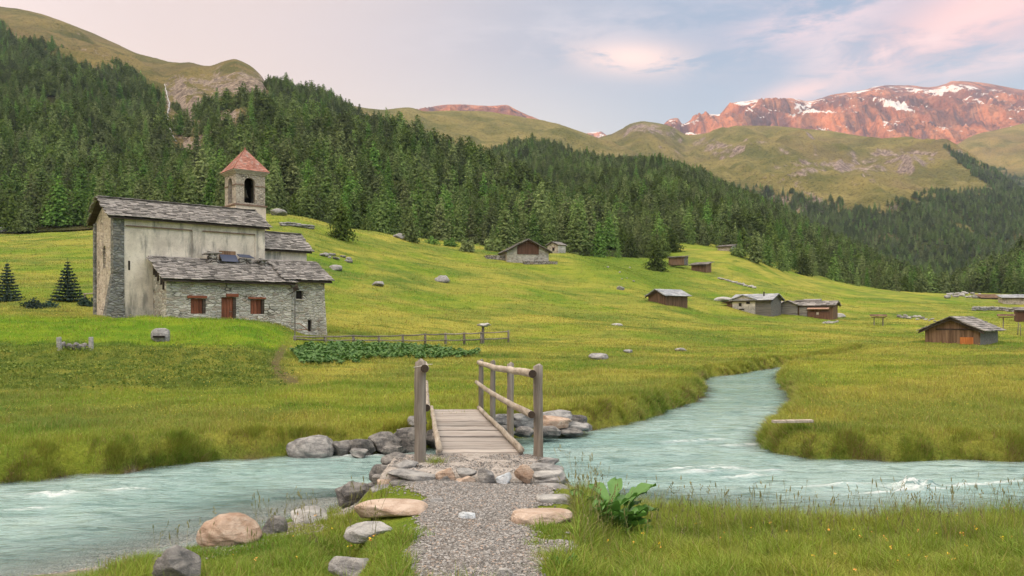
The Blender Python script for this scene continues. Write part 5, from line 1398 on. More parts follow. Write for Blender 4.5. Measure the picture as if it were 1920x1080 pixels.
# two longer farmhouses: a ridge along the front with a cross gable
def longhouse(name, label, px, pyb, d, phi, L, Dp, h, rise, mats, seed, cross, shed_end=True, extra=None):
    az = math.atan((px-CX)/F); z = CZ+(HY-pyb)*d/F
    root = empty(name, ((px-CX)/F*d, d, z), -az+R(phi), label, 'farmhouse')
    hl = L/2
    mb = MB(); mb.quad((-hl, 0, -1.2), (hl, 0, -1.2), (hl, 0, h), (-hl, 0, h)); mb.quad((hl, Dp, -1.2), (-hl, Dp, -1.2), (-hl, Dp, h), (hl, Dp, h))
    mb.build('front_wall', M[mats[0]], root, fix=False)
    mb = MB()
    for s in (-1, 1): mb.quad((s*hl, 0, -1.2), (s*hl, Dp, -1.2), (s*hl, Dp, h), (s*hl, Dp/2, h+rise), (s*hl, 0, h))
    mb.build('end_wall', M[mats[1]], root, fix=False)
    mb = MB(); o_ = .5; k_ = rise/(Dp/2); oz = h-k_*o_+.05; zr = h+rise+.05
    for s in (-1, 1):
        yy = -o_ if s < 0 else Dp+o_; v = Vector((0, Dp/2-yy, zr-oz)); slab_roof(mb, (-hl-o_, yy, oz), (1, 0, 0), v, L+2*o_, v.length, .7, .08, .5, 1.2, seed+s)
    ro = mb.build('roof', M[mats[2]], root)
    mb = MB(); mb.box(-hl-o_*.8, hl+o_*.8, -o_*.9, -o_*.9+.1, oz-.2, oz-.03)
    for s in (-1, 1):
        x_ = s*(hl+o_*.85)
        for s2 in (-1, 1):
            ye = -o_ if s2 < 0 else Dp+o_
            mb.prism([(x_, ye, oz-.04), (x_, Dp/2, zr-.05), (x_, Dp/2, zr-.24), (x_, ye, oz-.22)], (-s*.1, 0, 0))
    mb.build('roof_beams', M['beam_dark'], ro)
    cxx, cw, crise, cmat, proj = cross
    mb = MB(); mb.prism([(cxx-cw/2, -proj, -1.2), (cxx+cw/2, -proj, -1.2), (cxx+cw/2, -proj, h+.02), (cxx, -proj, h+crise), (cxx-cw/2, -proj, h+.02)], (0, proj+.4, 0)); mb.build('cross_gable', M[cmat], root)
    mb = MB(); k2 = crise/(cw/2)
    for s in (-1, 1):
        v = Vector((-s*(cw/2+.35), 0, crise+.35*k2)); slab_roof(mb, (cxx+s*(cw/2+.35), -proj-.4, h-.35*k2+.08), (0, 1, 0), v, proj+Dp*.45, v.length+.03, .7, .08, .5, 1.1, seed+5+s)
    mb.build('cross_roof', M[mats[2]], root)
    return root
h8 = longhouse('farmhouse', 'whitewashed farmhouse with grey timber end and a thin chimney pipe', 1409, 583, 150, -26, 7.6, 4.4, 2.1, 1.0, ('timber_grey', 'timber_grey', 'slate_blue'), 61, (-1.5, 4.6, .75, 'whitewash', .12))
for (x, z0, ww, wh) in ((-2.2, .9, .55, .6), (-.6, 1.3, .7, .55), (-1.9, .2, 1.0, .25)):
    mb = MB(); mb.box(x-ww/2, x+ww/2, -.20, -.124, z0, z0+wh); mb.build('window', M['void'], h8)
mb = MB(); mb.tube([(1.9, 1.2, 2.3), (1.9, 1.2, 3.6)], .14, 8); mb.build('chimney', M['beam_dark'], h8)
mb = MB(); mb.box(-5.2, -3.85, .3, 2.2, -1, 1.5); mb.obox((-4.9, 1.2, 1.75), (1.2, 0, .22), (0, 1.4, 0), (0, 0, .06)); mb.build('lean_to', M['timber'], h8)
h9 = longhouse('farmhouse', 'long brown timber farmhouse with a sagging roof and red boarding', 1512, 592.5, 150, -12, 9.4, 4.6, 2.0, .75, ('timber', 'timber', 'slate'), 71, (-3.2, 3.4, .8, 'timber_grey', .5))
mb = MB(); mb.box(-1.2, .2, -.35, -.004, -1, 1.75); mb.build('stable_door', M['timber_grey'], h9)
mb = MB(); mb.obox((2.2, -.45, 1.45), (1.9, 0, 0), (0, .5, .18), (0, -.02, .06)); mb.build('porch_roof', material('rusty_sheet', f_rock((.42, .24, .17), (.52, .36, .28), (.30, .16, .11), .2), .8), h9)
mb = MB(); mb.box(.3, 4.3, -.5, -.3, -1, .75); mb.build('boarding', M['timber_dark_red'], h9)
mb = MB(); mb.box(1.9, 2.3, -.56, -.502, .25, .7); mb.build('window', M['cornice'], h9)
mb = MB(); mb.obox((.5, 2.4, 3.0), (1.6, 0, 0), (0, .8, .1), (0, 0, .16)); mb.obox((-1.6, 2.2, 2.95), (.9, 0, .06), (0, .7, 0), (0, 0, .13)); mb.build('roof_stack', M['slate'], h9)
# cluster at the far side of the valley
house('stone_hut', 'low stone hut with one slanting brown roof among the ruins', 'hut', 1858, 562, 250, 24, 5.0, 3.5, .6, 1.0, 'masonry_warm', 'drystone', roof='timber', over=.5, course=.8, seed=81, shed=True)
house('stone_hut', 'pinkish rubble hut under a pale grey roof at the far edge of the ruins', 'hut', 1904, 566, 235, 20, 6.5, 4, 1.2, .9, 'masonry_warm', 'masonry_warm', roof='slate_blue', over=.5, course=.8, seed=83, shed=True)
house('hut', 'rusty reddish hut cut by the edge of the picture below the ruins', 'hut', 1921, 597, 150, 8, 2.6, 3, 1.5, .5, 'timber_dark_red', 'timber_dark_red', over=.3, course=.7, seed=85, shed=True)
# open shelters on posts
def shelter(px, pyb, d, label, phi, posts, w, h, cat='shelter'):
    az = math.atan((px-CX)/F); X = (px-CX)/F*d; z = CZ+(HY-pyb)*d/F
    root = empty('open_shelter', (X, d, z), -az+R(phi), label, cat)
    for x in posts:
        mb = MB(); mb.tube([(x, 0, -.6), (x+.03, 0, h)], .09, 7, .1); mb.build('post', M['post'], root)
    mb = MB(); slab_roof(mb, (-w/2, -.6, h+.02), (1, 0, 0), (0, .9, .32), w, .95, .5, .07, .4, .9, px); slab_roof(mb, (-w/2, 1.1, h+.02), (1, 0, 0), (0, -.9, .32), w, .95, .5, .07, .4, .9, px+1)
    mb.box(-w/2+.1, w/2-.1, -.5, 1.0, h-.14, h-.02)
    mb.build('roof', M['timber'], root)
shelter(1647, 611, 130, 'tiny open shelter on two posts beside the long brown farmhouse', 0, (-.65, .65), 2.3, 1.45)
shelter(1886, 616, 120, 'tiny open shelter on one post beside the solitary hay hut', 0, (-.35,), 2.1, 1.75)
# ================================================================== rocks
def _ico(sub):
    bm = bmesh.new(); bmesh.ops.create_icosphere(bm, subdivisions=sub, radius=1)
    v = np.array([x.co[:] for x in bm.verts]); f = np.array([[q.index for q in x.verts] for x in bm.faces]); bm.free(); return v, f
ICO = {s: _ico(s) for s in (1, 2, 3, 4, 5)}
def rock_arrays(seed, sub=4, facets=16, rough=.13, boxy=.55, layers=0.0):
    v, f = ICO[sub]; v = v.copy(); g = np.random.default_rng(seed)
    n = np.sign(v)*np.abs(v)**(1-boxy*.55); v = v*(1-boxy)+n*boxy*.85
    for _ in range(facets):
        a = g.normal(size=3); a[2] *= .8; a /= np.linalg.norm(a); c = g.uniform(.45, .88)
        s = v@a; v -= np.outer(np.clip(s-c, 0, None)*g.uniform(.85, 1.0), a)
    o = g.uniform(0, 50)
    n = fbm(v[:, 0]*1.3+o+v[:, 2], v[:, 1]*1.3-v[:, 2]*.7+o, seed, 5, .55)
    v *= (1+rough*n)[:, None]
    if layers: v[:, :2] *= (1+layers*np.sin(v[:, 2]*9+2*n+g.uniform(0, 6)))[:, None]
    v -= (v.max(0)+v.min(0))/2; v /= (v.max(0)-v.min(0))/2
    return v, f
def rock(name, c, size, mat, seed, rz=None, tilt=0.0, sub=4, parent=None, label=None, cat='rock', group=None, **kw):
    v, f = rock_arrays(seed, sub, **kw)
    me = np_mesh(name, v*np.array(size)[None]/2, f, M[mat], True)
    o = link(name, me, parent); g = random.Random(seed)
    o.location = c; o.rotation_euler = (g.uniform(-tilt, tilt), g.uniform(-tilt, tilt), g.uniform(-.25, .25) if rz is None else rz)
    if parent is None: tag(o, label, cat, group)
    return o
def rock_px(name, x0, y0, x1, y1, mat, seed, label, d=None, depth=1.0, sink=.12, cat='rock', dmin=4.3, **kw):
    """rock filling the photo rectangle, resting on the ground"""
    xm = (x0+x1)/2
    d = d or gd(xm, y1-.12*(y1-y0), dmin)
    w = (x1-x0)*d/F; h = (y1-y0)*d/F
    if name == 'slab' and dmin < 10: h *= .72; depth *= 1.35
    c = at(xm, (y0+y1)/2, d+w*depth*.35); c.z -= h*sink*.5
    return rock(name, c, (w, w*depth, h*(1+sink)), mat, seed, label=label, cat=cat, **kw)

rock_px('boulder', 371, 963, 491, 1031, 'rock_warm', 1, 'rounded orange tinted boulder lying at the water edge', depth=.8, cat='boulder', sub=5, facets=3, boxy=.12, rough=.09, rz=.25)
rock_px('boulder', 290, 1022, 376, 1110, 'rock_dark', 2, 'dark grey blocky rock in the grass next to the orange boulder', depth=.9, cat='boulder', boxy=.6, facets=11, rough=.14)
rock_px('boulder', 489, 968, 538, 1006, 'rock_dark', 3, 'small jagged grey rock touching the orange boulder on the path side', depth=.9, cat='boulder', facets=12, rough=.16)
rock_px('boulder', 540, 953, 615, 985, 'rock_pale', 4, 'pale flat rock at the shore half hidden by grass stems', depth=.9, cat='boulder')
rock_px('slab', 664, 934, 805, 978, 'rock_pink', 5, 'broad pinkish stone slab beside the gravel path, river side', depth=.55, cat='stone slab', boxy=.93, facets=3, rough=.06, sub=5, rz=-.1)
rock_px('stone', 803, 933, 832, 945, 'rock', 6, 'small grey stone between the pinkish slab and the gravel', cat='stone')
rock_px('slab', 645, 976, 742, 1016, 'rock_pale', 7, 'pale grey slab half buried in grass below the broad pinkish slab', depth=.6, cat='stone slab', boxy=.85, facets=4, rough=.09, sub=5)
rock_px('boulder', 610, 1043, 722, 1095, 'rock', 8, 'grey boulder in the grass at the lower edge of the picture', depth=.7, cat='boulder', boxy=.3, rough=.09, sub=5)
rock_px('stone', 727, 1056, 760, 1072, 'rock', 9, 'fist sized grey stone between the lowest grey boulder and the gravel', cat='stone')
rock_px('stone', 858, 958, 892, 978, 'rock_white', 10, 'bluish white angular stone lying on the gravel path', depth=.8, cat='stone', facets=12)
rock_px('stone', 925, 1064, 966, 1092, 'rock_pale', 11, 'pale stone set in the gravel at the lower edge of the picture', depth=.8, cat='stone')
rock_px('slab', 1005, 923, 1071, 947, 'rock_pale', 12, 'cream flat slab edging the path just above the pinkish block', depth=.6, cat='stone slab', boxy=.93, facets=3, rough=.06)
rock_px('slab', 956, 951, 1076, 990, 'rock_pink', 13, 'long pinkish stone block edging the path next to the leafy plant', depth=.5, cat='stone slab', boxy=.93, facets=3, rough=.06, sub=5, rz=.08)
SL = dict(boxy=.92, facets=4, rough=.07)
# abutment under the near end of the bridge
ab = empty('stone_abutment', (-.55, 10.2, 0), 0, 'dry laid stone abutment with gravel top carrying the near bridge end', 'abutment')
def child(px0, py0, px1, py1, d, mat, seed, depth=.8, **kw):
    w = (px1-px0)*d/F; h = (py1-py0)*d/F; c = at((px0+px1)/2, (py0+py1)/2, d+.3*w*depth)
    o = rock('stone', c-Vector(ab_root.location), (w*1.06, w*depth, h*1.1), mat, seed, parent=ab_root, **kw); return o
ab_root = ab
nu, nv = 46, 40
uu, vv_ = np.meshgrid(np.linspace(-1, 1, nu), np.linspace(-1, 1, nv), indexing='ij')
xx_ = -.62+uu*1.10; yy_ = 10.25+vv_*.72
e_ = np.maximum(np.abs(uu)**4, np.abs(vv_)**4); zt = .86+.03*(yy_-10.2)-1.3*np.clip(e_-.55, 0, 1)**1.2+fbm(xx_*3, yy_*3, 401, 4)*.02
me = np_mesh('gravel_top', np.stack([xx_+.55, yy_-10.2, zt], -1).reshape(-1, 3), grid_faces(nu, nv), M['gravel_pale'], True)
link('gravel_top', me, ab)
for i, (a, b, c, e, d, m, kw) in enumerate([
    (728, 883, 826, 899, 9.5, 'rock', SL), (736, 897, 830, 914, 9.4, 'rock_dark', SL), (702, 910, 802, 927, 9.35, 'rock', SL), (692, 925, 796, 943, 9.25, 'rock_dark', SL), (708, 897, 750, 913, 9.6, 'rock_pink', SL), (1006, 858, 1048, 866, 10.5, 'rock', SL), (690, 940, 770, 962, 9.1, 'rock_dark', SL), (698, 890, 740, 906, 10.2, 'rock', SL), (688, 905, 735, 925, 9.9, 'rock_dark', SL), (684, 922, 720, 950, 9.7, 'rock', {}), (706, 872, 748, 888, 10.3, 'rock_dark', SL), (722, 864, 782, 892, 9.95, 'rock', {}), (700, 886, 742, 914, 9.9, 'rock_dark', {}),
    (817, 878, 856, 902, 9.45, 'rock_warm', dict(depth=.7)), (821, 894, 847, 919, 9.35, 'rock_dark', {}), (855, 878, 892, 896, 9.45, 'rock', dict(boxy=.5)), (853, 893, 892, 913, 9.36, 'rock_pink', {}),
    (896, 878, 929, 918, 9.34, 'rock', dict(depth=.7)), (930, 887, 959, 911, 9.34, 'rock_white', {}), (964, 872, 1000, 909, 9.36, 'rock_warm', {}), (994, 870, 1056, 884, 9.7, 'rock', SL),
    (1000, 882, 1058, 896, 9.55, 'rock_pale', SL), (1003, 895, 1060, 910, 9.45, 'rock', SL), (993, 909, 1066, 928, 9.2, 'rock', SL), (1030, 890, 1066, 925, 9.8, 'rock_dark', {}), (1012, 862, 1050, 878, 10.2, 'rock', {}),
    (735, 905, 790, 925, 10.1, 'rock_dark', {}), (690, 925, 740, 950, 9.6, 'rock_dark', {}), (715, 850, 770, 872, 10.6, 'rock_dark', {}), (1020, 905, 1066, 945, 10.3, 'rock_dark', {})]):
    child(a, b, c, e, d, m, 40+i, **kw)
for i, (x, z) in enumerate(((-1.6, .2), (-1.1, .45), (-.5, .3), (.1, .45), (.45, .15), (-.8, .02), (-.2, .0))):
    rock('stone', (x+.0, 10.98-10.2, z+.1), (.6, .4, .36), 'rock_dark', 70+i, parent=ab, boxy=.5)
# far bank: boulder, dark rocks and walling under the far end
rock_px('boulder', 537, 816, 629, 864, 'rock', 14, 'smooth blue grey boulder where the far bank meets the stream', d=15.7, depth=.8, cat='boulder', sub=5, facets=7, boxy=.2, rough=.08)
ab_root = rv = empty('stone_revetment', (-2.6, 16.4, 0), 0, 'dark rough rocks holding the far bank between boulder and bridge', 'revetment')
for i, (a, b, c, e, d, m) in enumerate([(612, 828, 662, 860, 15.9, 'rock_dark'), (648, 822, 704, 858, 16.0, 'rock_dark'), (690, 812, 752, 854, 16.2, 'rock_dark'), (735, 803, 800, 852, 16.4, 'rock_dark'), (655, 842, 690, 860, 15.7, 'rock'), (715, 836, 768, 856, 15.9, 'rock_dark'), (764, 780, 800, 804, 16.9, 'rock'), (700, 800, 760, 826, 16.9, 'rock_dark'), (790, 800, 850, 850, 16.6, 'rock_dark')]):
    child(a, b, c, e, d, m, 90+i, depth=.8, boxy=.65, facets=18, rough=.16, layers=.05)
ab_root = rv2 = empty('stone_revetment', (.6, 17.4, 0), 0, 'layered stone walling of the far bank on the upstream side of the bridge', 'revetment')
for i, (a, b, c, e, d, m) in enumerate([(918, 776, 962, 800, 17.6, 'rock'), (930, 798, 965, 822, 17.2, 'rock_dark'), (956, 776, 1008, 802, 17.8, 'rock'), (962, 800, 1002, 820, 17.4, 'rock_dark'), (998, 770, 1072, 790, 18.6, 'rock'), (1012, 780, 1070, 804, 18.2, 'rock_warm'), (1000, 800, 1050, 820, 17.7, 'rock_dark'), (1040, 790, 1104, 812, 18.6, 'rock'), (1062, 778, 1100, 796, 19.0, 'rock_dark'), (1046, 803, 1092, 818, 18.2, 'rock_dark'), (900, 800, 935, 830, 16.9, 'rock_dark'), (860, 800, 905, 840, 16.8, 'rock_dark'), (1085, 793, 1110, 808, 18.9, 'rock')]):
    child(a, b, c, e, d, m, 110+i, depth=.8, boxy=.8, facets=10, rough=.1, layers=.04)
# scattered stones on the meadow
for i, (a, b, c, e, m, lab, nm) in enumerate([
    (285, 615, 318, 644, 'rock', 'big pale squared stone block below the terrace of the chapel', 'stone_block'),
    (695, 527, 721, 539, 'rock', 'small grey rock lying on the open slope beside the chapel annexe', 'boulder'), (815, 516, 843, 532, 'rock', 'grey lichened rock in the middle of the open yellow slope', 'boulder'),
    (616, 496, 642, 509, 'rock', 'flat grey rock just below the rock heap on the slope', 'boulder'), (507, 391, 538, 406, 'rock', 'angular grey boulder on the skyline next to the bell tower', 'boulder'),
    (736, 437, 760, 449, 'rock', 'grey boulder beside the small conical larch', 'boulder'), (1103, 662, 1141, 676, 'rock', 'flat grey rock in the meadow beyond the far end of the bridge', 'boulder'),
    (1168, 655, 1187, 663, 'rock', 'small rock in the meadow beside the flat grey rock', 'boulder'), (1265, 652, 1290, 661, 'rock', 'thin tilted grey slab in the meadow before the stream bend', 'slab'),
    (1156, 536, 1172, 545, 'rock', 'lone dark rock on the grassy ridge above the hollow', 'boulder'), (1338, 556, 1372, 568, 'rock_pale', 'low pale rocks in the grass before the whitewashed farmhouse', 'boulder'),
    (1555, 587, 1586, 596, 'rock_pale', 'pale flat stone against the end of the long brown farmhouse', 'stone'),
    (1146, 606, 1168, 612, 'rock_pale', 'low sliver of pale stone in the meadow under the plank hut', 'stone')]):
    rock_px(nm, a, b, c, e, m, 130+i, lab, cat='rock', sub=3, depth=.8, dmin=25, boxy=.85 if i == 0 else .35, facets=5 if i == 0 else 9, rough=.04 if i == 0 else .1)
mk = bpy.data.objects['stone_block']
mb = MB(); mb.box(-.26, .34, -.52, -.40, -.05, .06); mb.build('dark_groove', M['void'], mk)
def heap(name, label, spots, mat_choices, seed, cat='rock heap', dmin=25):
    g = random.Random(seed); x0, y0 = spots[0][0], spots[0][1]
    r0 = gp(x0, y0, dmin); root = empty(name, r0, 0, label, cat)
    for i, (px, py, w) in enumerate(spots):
        p = gp(px, py, dmin); s = w*p.y/F
        rock('stone', p-r0+Vector((0, 0, s*.18)), (s, s*.9, s*g.uniform(.45, .75)), g.choice(mat_choices), seed+i, parent=root, sub=2)
    return root
g_ = random.Random(5)
heap('rock_heap', 'heap of grey rocks in the slope behind the chapel choir', [(604+i*4.4+g_.uniform(-2, 2), 478+i*.9+g_.uniform(-4, 4), g_.uniform(6, 14)) for i in range(13)], ['rock', 'rock_dark', 'rock_pale'], 200, dmin=60)
heap('rock_heap', 'tumbled ruin of pale boulders at the valley end under the dark wood', [(1776+i*3.4, 556+g_.uniform(-4, 4), g_.uniform(7, 13)) for i in range(19)], ['rock_pale', 'rock', 'rock_pale'], 230, dmin=120)
heap('rock_heap', 'long heap of stones in the meadow behind the open shelter and hay hut', [(1684+i*3.6, 594+i*.38+g_.uniform(-2.5, 2.5), max(4, 11-i*.3)*g_.uniform(.7, 1.2)) for i in range(20)], ['rock', 'rock_dark', 'rock_pale'], 260, dmin=100)
heap('rock_heap', 'small line of stones in the meadow in front of the long brown farmhouse', [(1544+i*3.2, 606+g_.uniform(-2, 2), g_.uniform(5, 9)) for i in range(9)], ['rock', 'rock_pale'], 290, dmin=80)
heap('rock_heap', 'broken rocks and scrub at the wood edge above the barn', [(842+i*7, 448-abs(i-5)*.6+g_.uniform(-3, 3), g_.uniform(10, 20)) for i in range(10)], ['rock', 'rock_pink', 'rock_dark'], 300, dmin=150)
heap('rock_heap', 'grey scree tongue on the upper meadow below the dark hut', [(1348+i*4.4, 522+i*1.2+g_.uniform(-2, 2), g_.uniform(5, 9)) for i in range(16)], ['rock', 'rock_pale'], 320, dmin=120)
heap('rock_heap', 'few white stones scattered in the green hollow', [(1140, 502, 5), (1162, 512, 4), (1181, 503, 4), (1166, 525, 4), (1188, 529, 5), (1176, 523, 3)], ['rock_pale'], 340, dmin=120)
def dry_wall(label, pts, w, h, seed, mats=('rock', 'rock_dark', 'rock_pale'), dmin=25, per=1.0, ds=None):
    """dry stone wall of many fitted lumps, one mesh"""
    g = np.random.default_rng(seed); V = []; Fc = []; n = 0
    P = [gp(x, y, dmin) for x, y in pts] if ds is None else [Vector(((x-CX)/F*d, d, gz1((x-CX)/F*d, d))) for (x, y), d in zip(pts, ds)]
    for a, b in zip(P[:-1], P[1:]):
        L = (b-a).length; m = max(2, int(L/(w*per)))
        for i in range(m):
            q = a.lerp(b, (i+.5)/m); q.z = gz1(q.x, q.y)
            for lay in range(2 if h > .5 else 1):
                v, f = ROCKS[int(g.integers(len(ROCKS)))]
                s = np.array([L/m*1.35, w*g.uniform(.9, 1.2), h*(.62 if h > .5 else 1)*g.uniform(.8, 1.25)])
                an = math.atan2(b.y-a.y, b.x-a.x)+g.uniform(-.2, .2)
                vv = v*s/2; vv = np.stack([vv[:, 0]*math.cos(an)-vv[:, 1]*math.sin(an), vv[:, 0]*math.sin(an)+vv[:, 1]*math.cos(an), vv[:, 2]], 1)
                vv += np.array([q.x+g.normal()*.05, q.y+g.normal()*.05, q.z+h*(.22+.45*lay)])
                V.append(vv); Fc.append(f+n); n += len(vv)
    me = np_mesh('dry_stone_wall', np.concatenate(V), np.concatenate(Fc), M[mats[0]], True)
    return tag(link('dry_stone_wall', me), label, 'stone wall')
ROCKS = [rock_arrays(500+i, 2, boxy=.6) for i in range(8)]
dry_wall('long dry stone wall between the field and the wood', [(-60, 440), (0, 438), (60, 435), (120, 431), (185, 428)], 1.2, 2.0, 1, ('rock_pale',), dmin=120, per=.8)
dry_wall('remains of a low grey wall on the skyline field next to the tower', [(525, 424), (545, 424), (565, 427), (588, 430)], .9, .7, 2, dmin=100)
dry_wall('low sagging wall below the hut ruins at the far valley side', [(1824, 583), (1850, 582), (1880, 583), (1912, 586)], .9, 1.0, 3, dmin=120)
lw = dry_wall('knee high mossy wall between two stone posts on the terrace foot', [(114, 655), (135, 656), (155, 656), (174, 655)], .4, .45, 4, ('rock_dark',))
for px in (113, 173):
    p = gp(px, 657, 30); mb = MB(); mb.obox(p+Vector((0, -.1, .28)), (.09, 0, .01), (0, .08, 0), (-.01, 0, .34)); o = mb.build('gate_stone', M['rock_pale'], None, bevel=.03); tag(o, 'rough grey stone post at the %s end of the knee high mossy wall' % ('outer' if px < 150 else 'chapel'), 'stone post')

# ================================================================== footbridge
BD = Vector((-.112, 1, -.040))          # run of the deck
D1, D2 = 10.85, 18.95
def bp(s, x, z):                         # s metres along, x across from the deck centre, z above deck
    c0 = Vector(((899.5-CX)/F*D1, D1, CZ+(HY-848)/F*D1)); return c0+BD*s+Vector((x, 0, z))
bridge = empty('footbridge', bp(0, 0, 0), 0, 'narrow grey plank footbridge with log handrails over the turquoise stream', 'footbridge')
BO = Vector(bridge.location); rel = lambda v: v-BO
HWD = .575; g = random.Random(3); s = 0.0; LB = D2-D1
while s < LB-.1:
    w = g.uniform(.36, .62); w = min(w, LB-s); mb = MB()
    zj = g.uniform(-.012, .012); tl = g.uniform(-.02, .02); l_, r_ = HWD+g.uniform(-.02, .04), HWD+g.uniform(-.02, .04)
    n = 6
    pts = [rel(bp(s+.010, -l_+(l_+r_)*i/n, zj+g.uniform(-.004, .004))) for i in range(n+1)]
    for i in range(n):
        a, b = pts[i], pts[i+1]; f = BD*(w-.075+tl*0)
        off0 = BD*(tl*(i/n-.5)); off1 = BD*(tl*((i+1)/n-.5))
        dn = Vector((0, 0, -.05))
        if i == 0: base_i = len(mb.v)
        mb.v += [tuple(a+off0), tuple(a+off0+f), tuple(a+off0+dn), tuple(a+off0+f+dn)]
        if i == n-1: mb.v += [tuple(b+off1), tuple(b+off1+f), tuple(b+off1+dn), tuple(b+off1+f+dn)]
    for i in range(n):
        q, r2 = base_i+4*i, base_i+4*(i+1)
        mb.f += [(q, r2, r2+1, q+1), (q+2, q+3, r2+3, r2+2), (q, q+2, r2+2, r2), (q+1, r2+1, r2+3, q+3)]
    mb.f += [(base_i, base_i+1, base_i+3, base_i+2), (base_i+4*n, base_i+4*n+2, base_i+4*n+3, base_i+4*n+1)]
    mb.build('deck_plank', M['plank'], bridge, bevel=.006); s += w
for x in (-1, 1):
    mb = MB(); N_ = 9
    mb.tube([rel(bp(-.1+(LB+.2)*i/N_, x*(HWD-.02)+g.uniform(-.008, .008), .045+g.uniform(-.005, .005))) for i in range(N_+1)], .046, 6, .04); mb.build('kerb_log', M['rail'], bridge, True)
    mb = MB(); mb.tube([rel(bp(-.15+(LB+.3)*i/6, x*.42, -.19)) for i in range(7)], .13, 10, .05); mb.build('stringer', M['post'], bridge, True)
def post(px, d, ytop, zb, r, name='post', tilt=0.0):
    X = (px-CX)/F*d; zt = CZ+(HY-ytop)/F*d; mb = MB()
    n = 12; pts = [(X+tilt*(1-i/n)*.1+g.uniform(-.004, .004), d+g.uniform(-.004, .004), zb+(zt-zb)*i/n) for i in range(n+1)]
    pts.append((X-.01, d, zt+r*.25)); rr = [r*g.uniform(.96, 1.05)*(1.06-.08*i/n) for i in range(n+1)]+[r*.55]
    mb.tube([rel(Vector(p)) for p in pts], rr, 14, .035); return mb.build(name, M['post'], bridge, True)
pl = post(788, 10.35, 678, .3, .074); post(1009, 10.75, 686, .3, .062)
post(957, 14.1, 682, -.4, .060); post(924, 17.0, 677, -.3, .056); post(902, 19.6, 675, -.1, .06)
for (px, d, yt) in ((791, 14.1, 680), (789, 17.0, 676), (788, 19.6, 674)): post(px, d, yt, -.3, .055)
def rail(p0, p1, r0, r1, name='handrail', ends=True):
    n = 14; P = [Vector(p0).lerp(Vector(p1), i/n)+Vector((g.uniform(-.008, .008), 0, g.uniform(-.010, .010)-.03*math.sin(math.pi*i/n))) for i in range(n+1)]
    mb = MB(); mb.tube([rel(p) for p in P], [r0+(r1-r0)*i/n for i in range(n+1)], 14, .02)
    o = mb.build(name, M['rail'], bridge, True)
    t = (P[0]-P[1]).normalized(); a = t.orthogonal().normalized(); b = t.cross(a); mb = MB(); m_ = 16
    mb.prism([rel(P[0]+t*.003+(a*math.cos(2*math.pi*k_/m_)+b*math.sin(2*math.pi*k_/m_))*r0*.96) for k_ in range(m_)], t*.012)
    mb.build('log_end', M['log_end'], o)
    return o
rail(at(998, 700, 10.5), at(898, 680, 19.9), .055, .058); rail(at(996, 777, 10.55), at(894, 717, 19.9), .050, .048, 'lower_rail')
rail(at(797, 690, 10.15), at(797, 681, 19.9), .055, .055); rail(at(799, 764, 10.6), at(799, 716, 19.9), .050, .048, 'lower_rail')
mb = MB(); c = Vector(((788-CX)/F*10.35, 10.35, CZ+(HY-686)/F*10.35))
mb.tube([rel(c+Vector((.084*math.cos(a), .084*math.sin(a), .018*math.cos(a)))) for a in np.linspace(0, 2*math.pi, 20)], .0035, 5); mb.tube([rel(c+Vector((.08, -.01, .018))), rel(c+Vector((.17, -.14, .03)))], .0035, 5)
mb.build('wire_binding', M['wire'], bridge, True)

# ================================================================== fences and poles
FP = [(552, 630, 658), (609, 630, 652), (662, 628, 646), (710, 629, 644), (755, 627, 643), (797, 625, 643), (835, 624, 644), (870, 623, 643), (902, 622, 643), (953, 619, 639)]
fr = gp(700, 642, 40); fence = empty('wooden_fence', fr, 0, 'weathered two rail wooden fence below the end of the chapel', 'fence')
tops = []
for px, yt, yb in FP:
    d = float(np.interp(px, [552, 953], [49.5, 66])); X = (px-CX)/F*d; zt = CZ+(HY-yt)/F*d; zb = gz1(X, d)
    mb = MB(); mb.tube([Vector((X, d, zb-.3))-fr, Vector((X+.02, d, (zb+zt)/2))-fr, Vector((X, d, zt))-fr], [.10, .095, .085], 8, .08); mb.build('post', M['post'], fence, True); tops.append((Vector((X, d, zt)), zb))
for i in range(len(tops)-1):
    (a, za), (b, zb) = tops[i], tops[i+1]
    for f in (.10, .62):
        p = Vector((a.x, a.y-.11, a.z-(a.z-za)*f)); q = Vector((b.x, b.y-.11, b.z-(b.z-zb)*f)); mb = MB()
        mb.tube([p-fr, p.lerp(q, .5)-fr+Vector((0, 0, -.03)), q-fr], [.05, .045, .05], 7, .1); mb.build('rail', M['post'], fence, True)
# flat capped stone on a post at the fence
p = at(908, 611, 64); mb = MB(); zb = gz1(p.x, p.y); st = empty('stone_table', (p.x, p.y, zb), 0, 'flat round stone resting like a mushroom cap on a fence side post', 'stone table')
mb.tube([(-.1, 0, -.3), (-.1, 0, p.z-zb-.05)], .10, 8, .08); mb.build('stem', M['post'], st)
rock('cap_stone', (0, 0, p.z-zb+.08), (1.2, .9, .34), 'rock_pale', 601, parent=st, boxy=.3)
